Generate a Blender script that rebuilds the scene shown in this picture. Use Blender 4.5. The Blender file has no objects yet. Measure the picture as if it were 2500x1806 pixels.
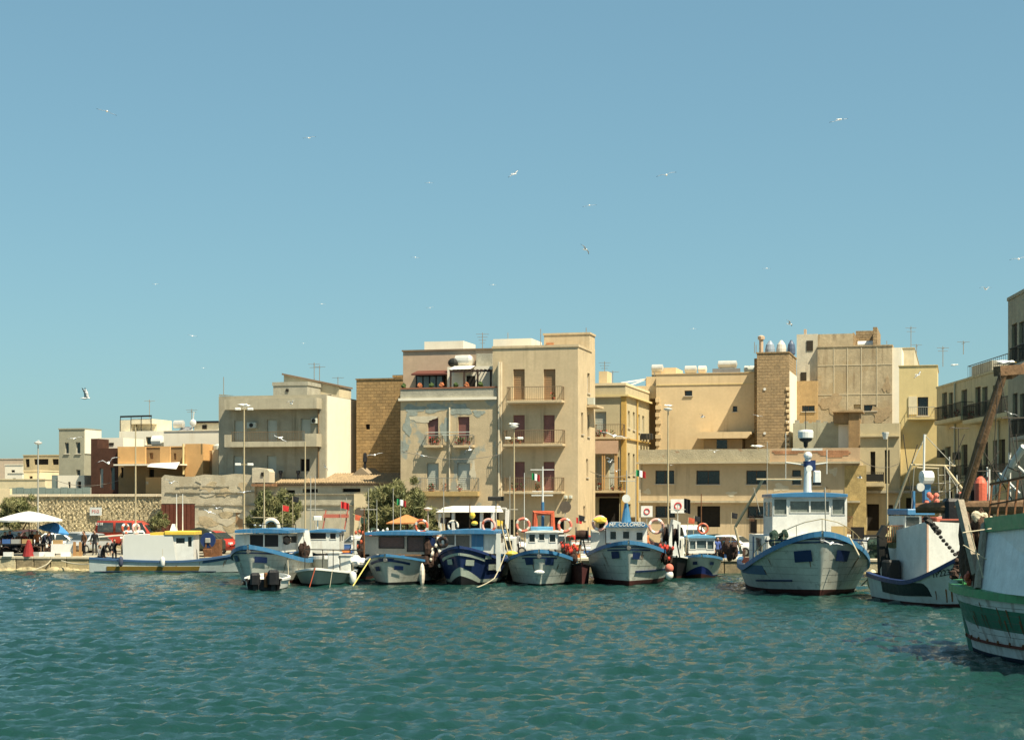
import bpy, bmesh, math, random
import numpy as np
from mathutils import Vector, Matrix
R = math.radians
rnd = random.Random(7)
C = bpy.context.scene.collection
# ------------------------------------------------------------------ camera, sky, sun, exposure
F = 4200.0; CZ = 4.54; HY = 1230.0; GZ = 0.95
cd = bpy.data.cameras.new('camera'); cam = bpy.data.objects.new('camera', cd); C.objects.link(cam)
cam.location = (0, 0, CZ); cam.rotation_euler = (R(90), 0, 0)
cd.sensor_width = 36; cd.lens = 36*F/2500; cd.shift_y = (HY-903)/2500; cd.clip_start = 1; cd.clip_end = 9000
bpy.context.scene.camera = cam
SUN = Vector((.83, -.783, 1.8)).normalized()
w = bpy.data.worlds.new('World'); bpy.context.scene.world = w; w.use_nodes = True
nt = w.node_tree; nt.nodes.clear()
sk = nt.nodes.new('ShaderNodeTexSky'); sk.sky_type = 'NISHITA'; sk.sun_disc = False
sk.sun_elevation = math.asin(SUN.z); sk.sun_rotation = math.atan2(SUN.x, SUN.y)
sk.air_density = 1.0; sk.dust_density = .8; sk.ozone_density = 2.5; sk.altitude = 0
hs = nt.nodes.new('ShaderNodeMix'); hs.data_type = 'RGBA'; hs.blend_type = 'MULTIPLY'; hs.inputs[0].default_value = 1
hs.inputs[7].default_value = (.86, 1.02, 1.0, 1)
gm = nt.nodes.new('ShaderNodeGamma'); gm.inputs[1].default_value = .55   # the film's soft shoulder on the bright sky
h2 = nt.nodes.new('ShaderNodeMix'); h2.data_type = 'RGBA'; h2.blend_type = 'MULTIPLY'; h2.inputs[0].default_value = 1; h2.inputs[7].default_value = (.82, 1.13, 1.185, 1)
bg = nt.nodes.new('ShaderNodeBackground'); bg.inputs['Strength'].default_value = 0.1
wo = nt.nodes.new('ShaderNodeOutputWorld')
nt.links.new(sk.outputs[0], hs.inputs[6]); nt.links.new(hs.outputs[2], gm.inputs[0]); nt.links.new(gm.outputs[0], h2.inputs[6]); nt.links.new(h2.outputs[2], bg.inputs[0]); nt.links.new(bg.outputs[0], wo.inputs[0])
sl = bpy.data.lights.new('sun', 'SUN'); sl.energy = 5.0; sl.angle = R(.53); sl.color = (1, .89, .67)
so = bpy.data.objects.new('sun', sl); C.objects.link(so); so.rotation_euler = SUN.to_track_quat('Z', 'Y').to_euler(); so.location = (30, -30, 80)
vs = bpy.context.scene.view_settings; vs.view_transform = 'Standard'; vs.look = 'None'; vs.exposure = 1.0; vs.gamma = 1; vs.use_curve_mapping = False
# ------------------------------------------------------------------ helpers
OFF = {}
def srgb(h):
    c = [int(h[i:i+2], 16)/255 for i in (0, 2, 4)]
    return tuple((x/12.92 if x <= .04045 else ((x+.055)/1.055)**2.4) for x in c)
def tag(o, label=None, cat=None, group=None, kind=None):
    if label: o['label'] = label
    if cat: o['category'] = cat
    if group: o['group'] = group
    if kind: o['kind'] = kind
    return o
def at(px, py, D): return Vector(((px-1250)/F*D, D, CZ+(HY-py)/F*D))
class Fr:
    def __init__(s, px, D, deg=0, xy=None):
        s.o = Vector(xy) if xy else Vector(((px-1250)/F*D, D)); s.th = R(deg)
        s.U = Vector((math.cos(s.th), math.sin(s.th))); s.V = Vector((-s.U.y, s.U.x))
    def u(s, px, v=0):
        k = (px-1250)/F; A = s.o+s.V*v
        return (k*A.y-A.x)/(s.U.x-k*s.U.y)
    def v(s, px, u=0):
        k = (px-1250)/F; A = s.o+s.U*u
        return (k*A.y-A.x)/(s.V.x-k*s.V.y)
    def z(s, py, u=0, v=0): return CZ+(HY-py)/F*(s.o+s.U*u+s.V*v).y
    def pt(s, px, py, v=0):
        u = s.u(px, v); return u, s.z(py, u, v)
    def W(s, u, v, z): p = s.o+s.U*u+s.V*v; return Vector((p.x, p.y, z))
def thing(name, label, cat, fr=None, loc=None, rot=0, group=None, zb=0, kind=None):
    o = bpy.data.objects.new(name, None); C.objects.link(o); o.empty_display_size = .3
    if fr: o.location = (fr.o.x, fr.o.y, zb); o.rotation_euler = (0, 0, fr.th); OFF[o.name] = Vector((0, 0, zb))
    else:
        o.location = loc; o.rotation_euler = (0, 0, rot)
        OFF[o.name] = Vector((0, 0, 0))
    return tag(o, label, cat, group, kind)
class M:
    def __init__(s): s.v = []; s.f = []; s.m = []
    def add(s, vs, fs, m=0):
        b = len(s.v); s.v += [tuple(x) for x in vs]; s.f += [tuple(i+b for i in f) for f in fs]; s.m += [m]*len(fs); return s
    def box(s, x0, x1, y0, y1, z0, z1, m=0):
        return s.add([(x, y, z) for x in (x0, x1) for y in (y0, y1) for z in (z0, z1)],
                     [(0, 1, 3, 2), (4, 6, 7, 5), (0, 4, 5, 1), (2, 3, 7, 6), (0, 2, 6, 4), (1, 5, 7, 3)], m)
    def bbox(s, x0, x1, y0, y1, z0, z1, b=.04, m=0):   # box with chamfered vertical and top edges
        b = min(b, (x1-x0)/2.2, (y1-y0)/2.2, (z1-z0)/2.2)
        def ring(z, i): return [(x0+i, y0+b, z), (x0+b, y0+i, z), (x1-b, y0+i, z), (x1-i, y0+b, z), (x1-i, y1-b, z), (x1-b, y1-i, z), (x0+b, y1-i, z), (x0+i, y1-b, z)]
        return s.rings([ring(z0, 0), ring(z1-b, 0), ring(z1, b*.7)], True, m)
    def rings(s, rs, cap=False, m=0, closed=True):
        n = len(rs[0]); vs = [p for r in rs for p in r]; fs = []
        for i in range(len(rs)-1):
            for j in range(n if closed else n-1):
                k = (j+1) % n; fs.append((i*n+j, i*n+k, (i+1)*n+k, (i+1)*n+j))
        if cap: fs += [tuple(range(n))[::-1], tuple(range((len(rs)-1)*n, len(rs)*n))]
        return s.add(vs, fs, m)
    def quad(s, a, b, c, d, m=0): return s.add([a, b, c, d], [(0, 1, 2, 3)], m)
    def tube(s, pts, r, n=6, m=0, cap=True):
        pts = [Vector(p) for p in pts]; rs = r if isinstance(r, (list, tuple)) else [r]*len(pts); out = []; pa = None
        for i, p in enumerate(pts):
            d = (pts[min(i+1, len(pts)-1)]-pts[max(i-1, 0)]).normalized()
            a = pa-d*pa.dot(d) if pa is not None else d.orthogonal()
            if a.length < 1e-5: a = d.orthogonal()
            a.normalize(); pa = a; b = d.cross(a)
            out.append([p+(a*math.cos(q)+b*math.sin(q))*rs[i] for q in [2*math.pi*j/n+.4 for j in range(n)]])
        return s.rings(out, cap, m)
    def bar(s, a, b, w, h=None, m=0):
        a = Vector(a); b = Vector(b); h = h or w; d = (b-a).normalized(); up = Vector((0, 0, 1)) if abs(d.z) < .95 else Vector((0, 1, 0))
        x = d.cross(up).normalized()*w/2; y = x.normalized().cross(d)*h/2
        return s.rings([[a-x-y, a+x-y, a+x+y, a-x+y], [b-x-y, b+x-y, b+x+y, b-x+y]], True, m)
    def ell(s, c, r, nu=10, nv=6, m=0, jit=0):
        c = Vector(c); r = (r, r, r) if not isinstance(r, (tuple, list)) else r; rs = []
        for i in range(nv+1):
            a = math.pi*i/nv; a = min(max(a, .12), math.pi-.12)
            rs.append([c+Vector((r[0]*math.sin(a)*math.cos(2*math.pi*j/nu), r[1]*math.sin(a)*math.sin(2*math.pi*j/nu), r[2]*math.cos(a)))*(1+jit*rnd.uniform(-1, 1)) for j in range(nu)])
        return s.rings(rs, True, m)
    def torus(s, c, Rr, r, ax='y', n=20, k=8, m=0, m2=None, squash=1):
        c = Vector(c)
        for i in range(n):
            def ring(i):
                a = 2*math.pi*i/n; out = []
                for j in range(k):
                    b = 2*math.pi*j/k; q = Rr+r*math.cos(b); h = r*math.sin(b)
                    p = {'y': (q*math.cos(a), h, q*math.sin(a)), 'x': (h, q*math.cos(a), q*math.sin(a)), 'z': (q*math.cos(a), q*math.sin(a), h)}[ax]
                    out.append(c+Vector((p[0], p[1], p[2]*squash)))
                return out
            s.rings([ring(i), ring(i+1)], False, (m2 if (m2 is not None and (i*4//n*n//4+n//8) <= i < (i*4//n*n//4+n//8+max(1, n//10))) else m))
        return s
    def lathe(s, c, prof, n=12, m=0, ax='z'):
        c = Vector(c); rs = []
        for r, h in prof:
            q = []
            for j in range(n):
                a = 2*math.pi*j/n; x, y = r*math.cos(a), r*math.sin(a)
                q.append(c+Vector({'z': (x, y, h), 'x': (h, x, y), 'y': (x, h, y)}[ax]))
            rs.append(q)
        return s.rings(rs, True, m)
    def prism(s, poly, a, b, ax='y', m=0):   # poly in the two other axes
        f = {'y': lambda p, t: (p[0], t, p[1]), 'x': lambda p, t: (t, p[0], p[1]), 'z': lambda p, t: (p[0], p[1], t)}[ax]
        return s.rings([[f(p, a) for p in poly], [f(p, b) for p in poly]], True, m)
    def xf(s, mat, i0=0): s.v[i0:] = [tuple(mat @ Vector(p)) for p in s.v[i0:]]; return s
    def build(s, name, mats, parent=None, smooth=False, label=None, cat=None, group=None, kind=None):
        me = bpy.data.meshes.new(name)
        if parent is not None: off = OFF[parent.name]
        elif kind == 'structure': off = Vector((0, 0, 0))
        else:
            a = np.array(s.v); off = Vector(((a[:, 0].min()+a[:, 0].max())/2, (a[:, 1].min()+a[:, 1].max())/2, a[:, 2].min()))
        me.from_pydata([(p[0]-off.x, p[1]-off.y, p[2]-off.z) for p in s.v], [], s.f)
        for mm in (mats if isinstance(mats, (list, tuple)) else [mats]): me.materials.append(mm)
        if any(s.m): me.polygons.foreach_set('material_index', s.m)
        if smooth: me.polygons.foreach_set('use_smooth', [True]*len(s.f))
        bm = bmesh.new(); bm.from_mesh(me); bmesh.ops.remove_doubles(bm, verts=bm.verts, dist=1e-4) if smooth else None
        bmesh.ops.recalc_face_normals(bm, faces=bm.faces); bm.to_mesh(me); bm.free()
        o = bpy.data.objects.new(name, me); C.objects.link(o)
        if parent is not None: o.parent = parent; OFF[o.name] = off
        else: o.location = off; OFF[o.name] = off
        return tag(o, label, cat, group, kind)
def copytree(o, parent=None):
    c = o.copy(); C.objects.link(c); c.parent = parent; OFF[c.name] = OFF.get(o.name, Vector())
    for ch in list(o.children): copytree(ch, c)
    return c
# ------------------------------------------------------------------ materials
_mc = {}
def mat(name, col, rough=.75, var=.12, scale=1.5, bump=.15, streak=0., scol=(.12, .1, .07), peel=None, peelt=.58, pscale=.35, brick=None, metal=0., spec=.3, fine=12, sfreq=2.2, vor=None, coat=0):
    if name in _mc: return _mc[name]
    if isinstance(col, str): col = srgb(col)
    m = bpy.data.materials.new(name); m.use_nodes = True; _mc[name] = m; t = m.node_tree; N = t.nodes; Lk = t.links.new
    b = N['Principled BSDF']; b.inputs['Roughness'].default_value = rough; b.inputs['Metallic'].default_value = metal
    b.inputs['Specular IOR Level'].default_value = spec
    if coat: b.inputs['Coat Weight'].default_value = coat
    tc = N.new('ShaderNodeTexCoord'); src = tc.outputs['Object']
    def noise(sc, det=4, stretch=None, ro=.55):
        n = N.new('ShaderNodeTexNoise'); n.inputs['Scale'].default_value = sc; n.inputs['Detail'].default_value = det; n.inputs['Roughness'].default_value = ro
        if stretch:
            mp = N.new('ShaderNodeMapping'); mp.inputs['Scale'].default_value = stretch; Lk(src, mp.inputs[0]); Lk(mp.outputs[0], n.inputs[0])
        else: Lk(src, n.inputs[0])
        return n.outputs['Fac']
    def ramp(f, a, b2, ca=0., cb=1.):
        r = N.new('ShaderNodeMapRange'); r.inputs[1].default_value = a; r.inputs[2].default_value = b2; r.inputs[3].default_value = ca; r.inputs[4].default_value = cb; Lk(f, r.inputs[0]); return r.outputs[0]
    def mix(f, a, b2, mode='MIX'):
        x = N.new('ShaderNodeMix'); x.data_type = 'RGBA'; x.blend_type = mode
        if isinstance(f, float): x.inputs[0].default_value = f
        else: Lk(f, x.inputs[0])
        for i, q in ((6, a), (7, b2)):
            if isinstance(q, tuple): x.inputs[i].default_value = (*q[:3], 1)
            else: Lk(q, x.inputs[i])
        return x.outputs[2]
    lo = tuple(max(0, c*(1-var)) for c in col); hi = tuple(min(1, c*(1+var)) for c in col)
    c = mix(ramp(noise(scale, 5), .3, .7), lo, hi)
    c = mix(ramp(noise(scale*7, 3), .35, .65, 0, .5), c, tuple(x*(1-var*1.3) for x in col))
    if peel is not None:
        pm = ramp(noise(pscale, 6, None, .6), peelt, peelt+.03)
        c = mix(pm, c, srgb(peel) if isinstance(peel, str) else peel)
    hb = None
    if brick:
        bt = N.new('ShaderNodeTexBrick'); sx = N.new('ShaderNodeSeparateXYZ'); Lk(src, sx.inputs[0]); ad = N.new('ShaderNodeMath'); Lk(sx.outputs[0], ad.inputs[0]); Lk(sx.outputs[1], ad.inputs[1])
        cx = N.new('ShaderNodeCombineXYZ'); Lk(ad.outputs[0], cx.inputs[0]); Lk(sx.outputs[2], cx.inputs[1]); Lk(cx.outputs[0], bt.inputs[0])
        bt.inputs['Scale'].default_value = 1; bt.inputs['Brick Width'].default_value = brick[0]; bt.inputs['Row Height'].default_value = brick[1]; bt.inputs['Mortar Size'].default_value = brick[2]
        bt.inputs['Mortar Smooth'].default_value = .5; bt.inputs['Color1'].default_value = (.72, .72, .72, 1); bt.inputs['Color2'].default_value = (1.15, 1.1, 1.05, 1); bt.inputs['Mortar'].default_value = (.62, .58, .53, 1)
        c = mix(.6, c, bt.outputs[0], 'MULTIPLY'); hb = bt.outputs['Fac']
    if vor:
        vt = N.new('ShaderNodeTexVoronoi'); vt.inputs['Scale'].default_value = vor; Lk(src, vt.inputs[0])
        ve = N.new('ShaderNodeTexVoronoi'); ve.feature = 'DISTANCE_TO_EDGE'; ve.inputs['Scale'].default_value = vor; Lk(src, ve.inputs[0])
        bw = N.new('ShaderNodeRGBToBW'); Lk(vt.outputs['Color'], bw.inputs[0]); cc = N.new('ShaderNodeCombineColor'); g = ramp(bw.outputs[0], .1, .9, .85, 1.12)
        for i in range(3): Lk(g, cc.inputs[i])
        c = mix(.9, c, cc.outputs[0], 'MULTIPLY'); c = mix(ramp(ve.outputs[0], .0, .05, .35, 0), c, tuple(x*.55 for x in col)); hb = ramp(ve.outputs[0], 0, .12, 1, 0)
    if streak:
        s1 = ramp(noise(1, 5, (sfreq, sfreq, sfreq*.08), .6), .5, .72, 0, streak)
        s2 = ramp(noise(.22, 4), .42, .62)
        mm = N.new('ShaderNodeMath'); mm.operation = 'MULTIPLY'; Lk(s1, mm.inputs[0]); Lk(s2, mm.inputs[1])
        c = mix(mm.outputs[0], c, scol)
    Lk(c, b.inputs['Base Color'])
    bp = N.new('ShaderNodeBump'); bp.inputs['Strength'].default_value = min(1, bump*2); bp.inputs['Distance'].default_value = .03
    h = noise(fine, 4)
    if hb:
        q = N.new('ShaderNodeMath'); q.operation = 'MULTIPLY_ADD'; q.inputs[1].default_value = -1.5; Lk(hb, q.inputs[0]); Lk(h, q.inputs[2]); h = q.outputs[0]
    Lk(h, bp.inputs['Height']); Lk(bp.outputs[0], b.inputs['Normal'])
    rr = ramp(noise(scale*3, 3), .3, .7, max(0, rough-.12), min(1, rough+.12)); Lk(rr, b.inputs['Roughness'])
    return m
def glass(name='window glass', col=(.015, .02, .02)):
    return mat(name, col, rough=.1, var=.3, scale=.8, bump=.02, spec=.6, fine=2)
def paint(name, col, rough=.42, streak=.35, **k): return mat(name, col, rough=rough, sfreq=5.5, var=.13, scale=2, bump=.03, streak=streak, fine=5, spec=.45, **k)
WHITE = paint('white boat paint', (.62, .63, .58), scol=(.3, .2, .1))
HULLW = paint('scuffed white hull paint', (.5, .52, .46), scol=(.22, .14, .07), streak=.75, peel=(.36, .38, .33), peelt=.62, pscale=1.3)
WHITE2 = paint('clean white paint', (.68, .68, .64), streak=.12)
BLUE = paint('mid blue boat paint', (.04, .155, .3), scol=(.3, .35, .4), streak=.3)
NAVY = paint('navy blue paint', (.012, .028, .1), scol=(.1, .12, .15), streak=.25)
DARK = mat('blackened steel', (.02, .02, .018), rough=.6, bump=.1)
RUST = mat('rusty steel', (.16, .07, .03), rough=.85, var=.4, scale=4, bump=.3)
BOOT = mat('antifouling red brown', (.06, .018, .014), rough=.8, var=.3, bump=.2)
BLK = mat('black paint', (.015, .015, .017), rough=.5)
STEEL = mat('galvanised steel', (.42, .4, .34), rough=.5, metal=.3, bump=.05)
POLE = mat('yellowed pole paint', (.42, .35, .22), rough=.6, streak=.3)
ORANGE = paint('lifebuoy orange', (.48, .1, .045), streak=.1)
PINK = paint('faded lifebuoy pink', (.66, .36, .3), streak=.1)
CREAMR = paint('ring cream', (.7, .62, .5), streak=.1)
WOOD = mat('weathered brown wood', (.16, .095, .05), rough=.85, var=.35, scale=5, bump=.4, streak=.4)
GREYW = mat('grey weathered timber', (.3, .26, .2), rough=.85, var=.25, scale=6, bump=.4, streak=.4)
NET = mat('dark brown net', (.045, .025, .018), rough=.95, var=.5, scale=6, bump=1, fine=30)
NETG = mat('dark green net', (.03, .06, .045), rough=.95, var=.5, scale=6, bump=1, fine=30)
ROPE = mat('pale rope', (.52, .46, .33), rough=.9, bump=.3, fine=60)
REDC = paint('red paint', (.5, .045, .025), streak=.1)
YEL = paint('yellow paint', (.7, .48, .06), streak=.2)
GREEN = paint('green boat paint', (.03, .15, .09), scol=(.1, .08, .05), streak=.4)
LGREEN = paint('bright green rail paint', (.06, .26, .1), scol=(.05, .06, .04), streak=.4)
RUBBER = mat('black rubber', (.02, .02, .02), rough=.8)
CLOTH = mat('white canvas', (.66, .64, .6), rough=.9, var=.06, bump=.1)
GLASS = glass(); GLASSB = mat('bluish cabin glass', (.09, .13, .14), rough=.12, var=.3, spec=.6, bump=.02)
SKIN = mat('skin', (.36, .2, .13), rough=.6, bump=.05)
HAIR = mat('dark hair', (.02, .015, .01), rough=.8)
FLAG = [mat('flag green', (.02, .25, .09), rough=.9), mat('flag white', (.75, .75, .7), rough=.9), mat('flag red', (.5, .03, .03), rough=.9)]
DIM = mat('dark room behind opening', (.018, .015, .012), rough=.95)
def textmesh(s, size, m, parent, pos, name='lettering', mapf=None, rot=None, depth=.012, spacing=1, shear=0):
    cu = bpy.data.curves.new('t', 'FONT'); cu.body = s; cu.size = size; cu.extrude = 0 if mapf else depth; cu.align_x = 'CENTER'; cu.align_y = 'CENTER'; cu.space_character = spacing; cu.shear = shear; cu.offset = size*.012
    to = bpy.data.objects.new('t', cu); C.objects.link(to); bpy.context.view_layer.update()
    me = bpy.data.meshes.new_from_object(to.evaluated_get(bpy.context.evaluated_depsgraph_get())); bpy.data.objects.remove(to)
    q = M(); q.v = [tuple(v.co) for v in me.vertices]; q.f = [tuple(p.vertices) for p in me.polygons]; q.m = [0]*len(q.f); bpy.data.meshes.remove(me)
    if mapf: q.v = [tuple(mapf(v[0], v[1])) for v in q.v]
    else: q.xf(Matrix.Translation(pos) @ (rot or Matrix.Identity(4)) @ Matrix.Rotation(R(90), 4, 'X'))
    return q.build(name, m, parent)
# ------------------------------------------------------------------ facade builder
def holes(m, a0, a1, z0, z1, ops, fmap, dep=.22, mi=0):
    ops = [(max(o[0], a0), min(o[1], a1), max(o[2], z0), min(o[3], z1)) for o in ops]
    A = sorted({a0, a1, *[x for o in ops for x in o[:2]]}); Z = sorted({z0, z1, *[x for o in ops for x in o[2:4]]})
    for i in range(len(A)-1):
        for j in range(len(Z)-1):
            ca = (A[i]+A[i+1])/2; cz = (Z[j]+Z[j+1])/2
            if any(o[0] < ca < o[1] and o[2] < cz < o[3] for o in ops): continue
            m.quad(fmap(A[i], 0, Z[j]), fmap(A[i+1], 0, Z[j]), fmap(A[i+1], 0, Z[j+1]), fmap(A[i], 0, Z[j+1]), mi)
    for o in ops:
        c = [(o[0], o[2]), (o[1], o[2]), (o[1], o[3]), (o[0], o[3])]
        for k in range(4):
            p, q = c[k], c[(k+1) % 4]; m.quad(fmap(p[0], 0, p[1]), fmap(q[0], 0, q[1]), fmap(q[0], dep, q[1]), fmap(p[0], dep, p[1]), mi)
def fbox(m, fmap, a0, a1, d0, d1, z0, z1, mi=0):
    P = [fmap(a, d, z) for a in (a0, a1) for d in (d0, d1) for z in (z0, z1)]
    return m.add(P, [(0, 1, 3, 2), (4, 6, 7, 5), (0, 4, 5, 1), (2, 3, 7, 6), (0, 2, 6, 4), (1, 5, 7, 3)], mi)
def fill(T, o, kind, m, fmap, dep=.22):
    a0, a1, z0, z1 = o; q = M()
    if kind == 'shutter':      # slatted panel in two leaves
        n = 2
        for i in range(n):
            b0 = a0+(a1-a0)*i/n+.01; b1 = a0+(a1-a0)*(i+1)/n-.01; q = M()
            fbox(q, fmap, b0, b1, dep-.05, dep+.02, z0, z1)
            k = 10
            for j in range(k):
                zz = z0+(z1-z0)*(j+.3)/k; fbox(q, fmap, b0+.06, b1-.06, dep-.07, dep-.04, zz, zz+(z1-z0)/k*.5)
            q.build('shutter', m, T)
    elif kind == 'roller':
        fbox(q, fmap, a0, a1, dep-.03, dep+.02, z0, z1)
        k = 14
        for j in range(k): zz = z0+(z1-z0)*(j+.2)/k; fbox(q, fmap, a0, a1, dep-.045, dep-.03, zz, zz+(z1-z0)/k*.6)
        q.build('roller_shutter', m, T)
    elif kind == 'window':
        n = 2 if (a1-a0) > .9 else 1; f = .05
        fbox(q, fmap, a0, a1, dep-.06, dep, z0, z0+f); fbox(q, fmap, a0, a1, dep-.06, dep, z1-f, z1)
        for i in range(n+1):
            x = a0+(a1-a0)*i/n; x0 = min(max(x-f/2, a0), a1-f); fbox(q, fmap, x0, x0+f, dep-.065, dep-.002, z0, z1)
        w_ = q.build('window', m, T)
        for i in range(n):
            q = M(); fbox(q, fmap, a0+(a1-a0)*i/n+f/2, a0+(a1-a0)*(i+1)/n-f/2, dep-.03, dep+.02, z0+f, z1-f); q.build('pane', GLASS, w_)
        q = M(); fbox(q, fmap, a0-.08, a1+.08, -.09, .1, z0-.07, z0-.003); q.build('sill', _mc.get('stone sill') or mat('stone sill', (.5, .46, .38)), w_)
    elif kind == 'door':
        fbox(q, fmap, a0, a1, dep-.05, dep+.02, z0, z1); fbox(q, fmap, a0+.1, a1-.1, dep-.07, dep-.045, z0+.15, z0+(z1-z0)*.45); fbox(q, fmap, a0+.1, a1-.1, dep-.07, dep-.045, z0+(z1-z0)*.52, z1-.12)
        q.build('door', m, T)
    elif kind == 'dark':
        fbox(q, fmap, a0, a1, dep, dep+.02, z0, z1); q.build('window', DIM, T)
WT = mat('white window frame', (.5, .48, .42), rough=.5); BRW = mat('brown window frame', (.1, .06, .035), rough=.6)
def building(name, label, cat, fr, pl, pr, pt, depth, wm, front=(), right=(), v0=0, z0=GZ, capm=None, cap=.12, ptr=None, group=None, T=None, prd=None, wname='wall', uv=None, lef=()):
    """walls between pixel columns pl..pr of the frame's front plane, top at row pt; depth metres (or to pixel column prd)"""
    u0, u1 = (fr.u(pl, v0), fr.u(pr, v0)) if uv is None else uv
    zt = fr.z(pt, (u0+u1)/2, v0)
    if prd: depth = fr.v(prd, u1)-v0
    T = T or thing(name, label, cat, fr, zb=z0, group=group)
    fm = lambda a, d, z: (a, v0+d, z); rm = lambda a, d, z: (u1-d, a, z); lm = lambda a, d, z: (u0+d, a, z)
    m = M(); fo = []
    for (a, b, c, d, k, mm) in front:
        p = fr.pt(a, b, v0); q = fr.pt(c, d, v0); y = (p[0]+q[0])/2
        fo.append((p[0], q[0], fr.z(d, y, v0), fr.z(b, y, v0), k, mm))
    ro = []
    for (a, b, c, d, k, mm) in right:
        va, vb = fr.v(a, u1), fr.v(c, u1); y = (va+vb)/2
        ro.append((va, vb, fr.z(d, u1, y), fr.z(b, u1, y), k, mm))
    holes(m, u0, u1, z0, zt, fo, fm); holes(m, v0, v0+depth, z0, zt, ro, rm)
    holes(m, v0, v0+depth, z0, zt, lef, lm)
    m.quad((u0, v0+depth, z0), (u1, v0+depth, z0), (u1, v0+depth, zt), (u0, v0+depth, zt))
    m.quad((u0, v0, zt), (u1, v0, zt), (u1, v0+depth, zt), (u0, v0+depth, zt))
    m.build(wname, wm, T)
    for o in fo: fill(T, (max(o[0], u0), min(o[1], u1), max(z0, o[2]), min(o[3], zt)), o[4], o[5], fm)
    for o in ro: fill(T, (max(o[0], v0), min(o[1], v0+depth), max(z0, o[2]), min(o[3], zt)), o[4], o[5], rm)
    if cap:
        m = M(); e = .06; z = zt+.004
        m.box(u0-e, u1+e, v0-e, v0+.25, z, z+cap); m.box(u1-.25, u1+e, v0+.253, v0+depth+e, z, z+cap); m.box(u0-e, u0+.25, v0+.253, v0+depth+e, z, z+cap)
        m.build('parapet_cap', capm or wm, T)
    T['_u0'] = u0; T['_u1'] = u1
    del T['_u0'], T['_u1']
    return T, u0, u1, zt
def railing(T, u0, u1, v0, v1, z, h=1., m=None, n=None, name='railing', sp=.14):
    q = M(); P = [(u0, v1), (u0, v0), (u1, v0), (u1, v1)]
    for i in range(3):
        a, b = P[i], P[i+1]; L = math.dist(a, b)
        if L < .05: continue
        q.bar((*a, z+h), (*b, z+h), .045); q.bar((*a, z+.1), (*b, z+.1), .03)
        k = max(1, int(L/sp))
        for j in range(k+1): x = a[0]+(b[0]-a[0])*j/k; y = a[1]+(b[1]-a[1])*j/k; q.bar((x, y, z+.02), (x, y, z+h), .018)
    return q.build(name, m or DARK, T)
def balcony(T, fr, pl, pr, py, v0, d, m, rm=None, th=.16, rail=True, h=1., plants=0):
    u0, u1 = fr.u(pl, v0-d), fr.u(pr, v0-d); z = fr.z(py, (u0+u1)/2, v0-d)
    b = M(); b.box(u0, u1, v0-d, v0-.003, z-th, z); b.box(u0+.05, u1-.05, v0-d+.05, v0-.004, z-th-.06, z-th-.003)
    B = b.build('balcony', m, T)
    if rail: railing(B, u0+.04, u1-.04, v0-d+.04, v0-.01, z, h, rm)
    for i in range(plants):
        x = u0+.2+(u1-u0-.4)*rnd.random(); q = M(); q.lathe((x, v0-d+.2, z+.003), [(.09, 0), (.13, .22), (.12, .22)], 8)
        q.build('flower_pot', mat('terracotta', (.35, .12, .05)), B)
        q = M()
        for _ in range(26):
            c = Vector((x, v0-d+.2, z+.38))+Vector([rnd.uniform(-.2, .2) for _ in range(3)]); e = Vector([rnd.uniform(-.07, .07) for _ in range(3)]); g = Vector([rnd.uniform(-.07, .07) for _ in range(3)])
            q.quad(c-e, c-g, c+e, c+g, 1 if rnd.random() < .25 else 0)
        q.build('potted_plant', [mat('leaf dark', (.05, .08, .02)), mat('red flower', (.4, .04, .03))], B, kind='stuff')
    return B, u0, u1, z
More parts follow.
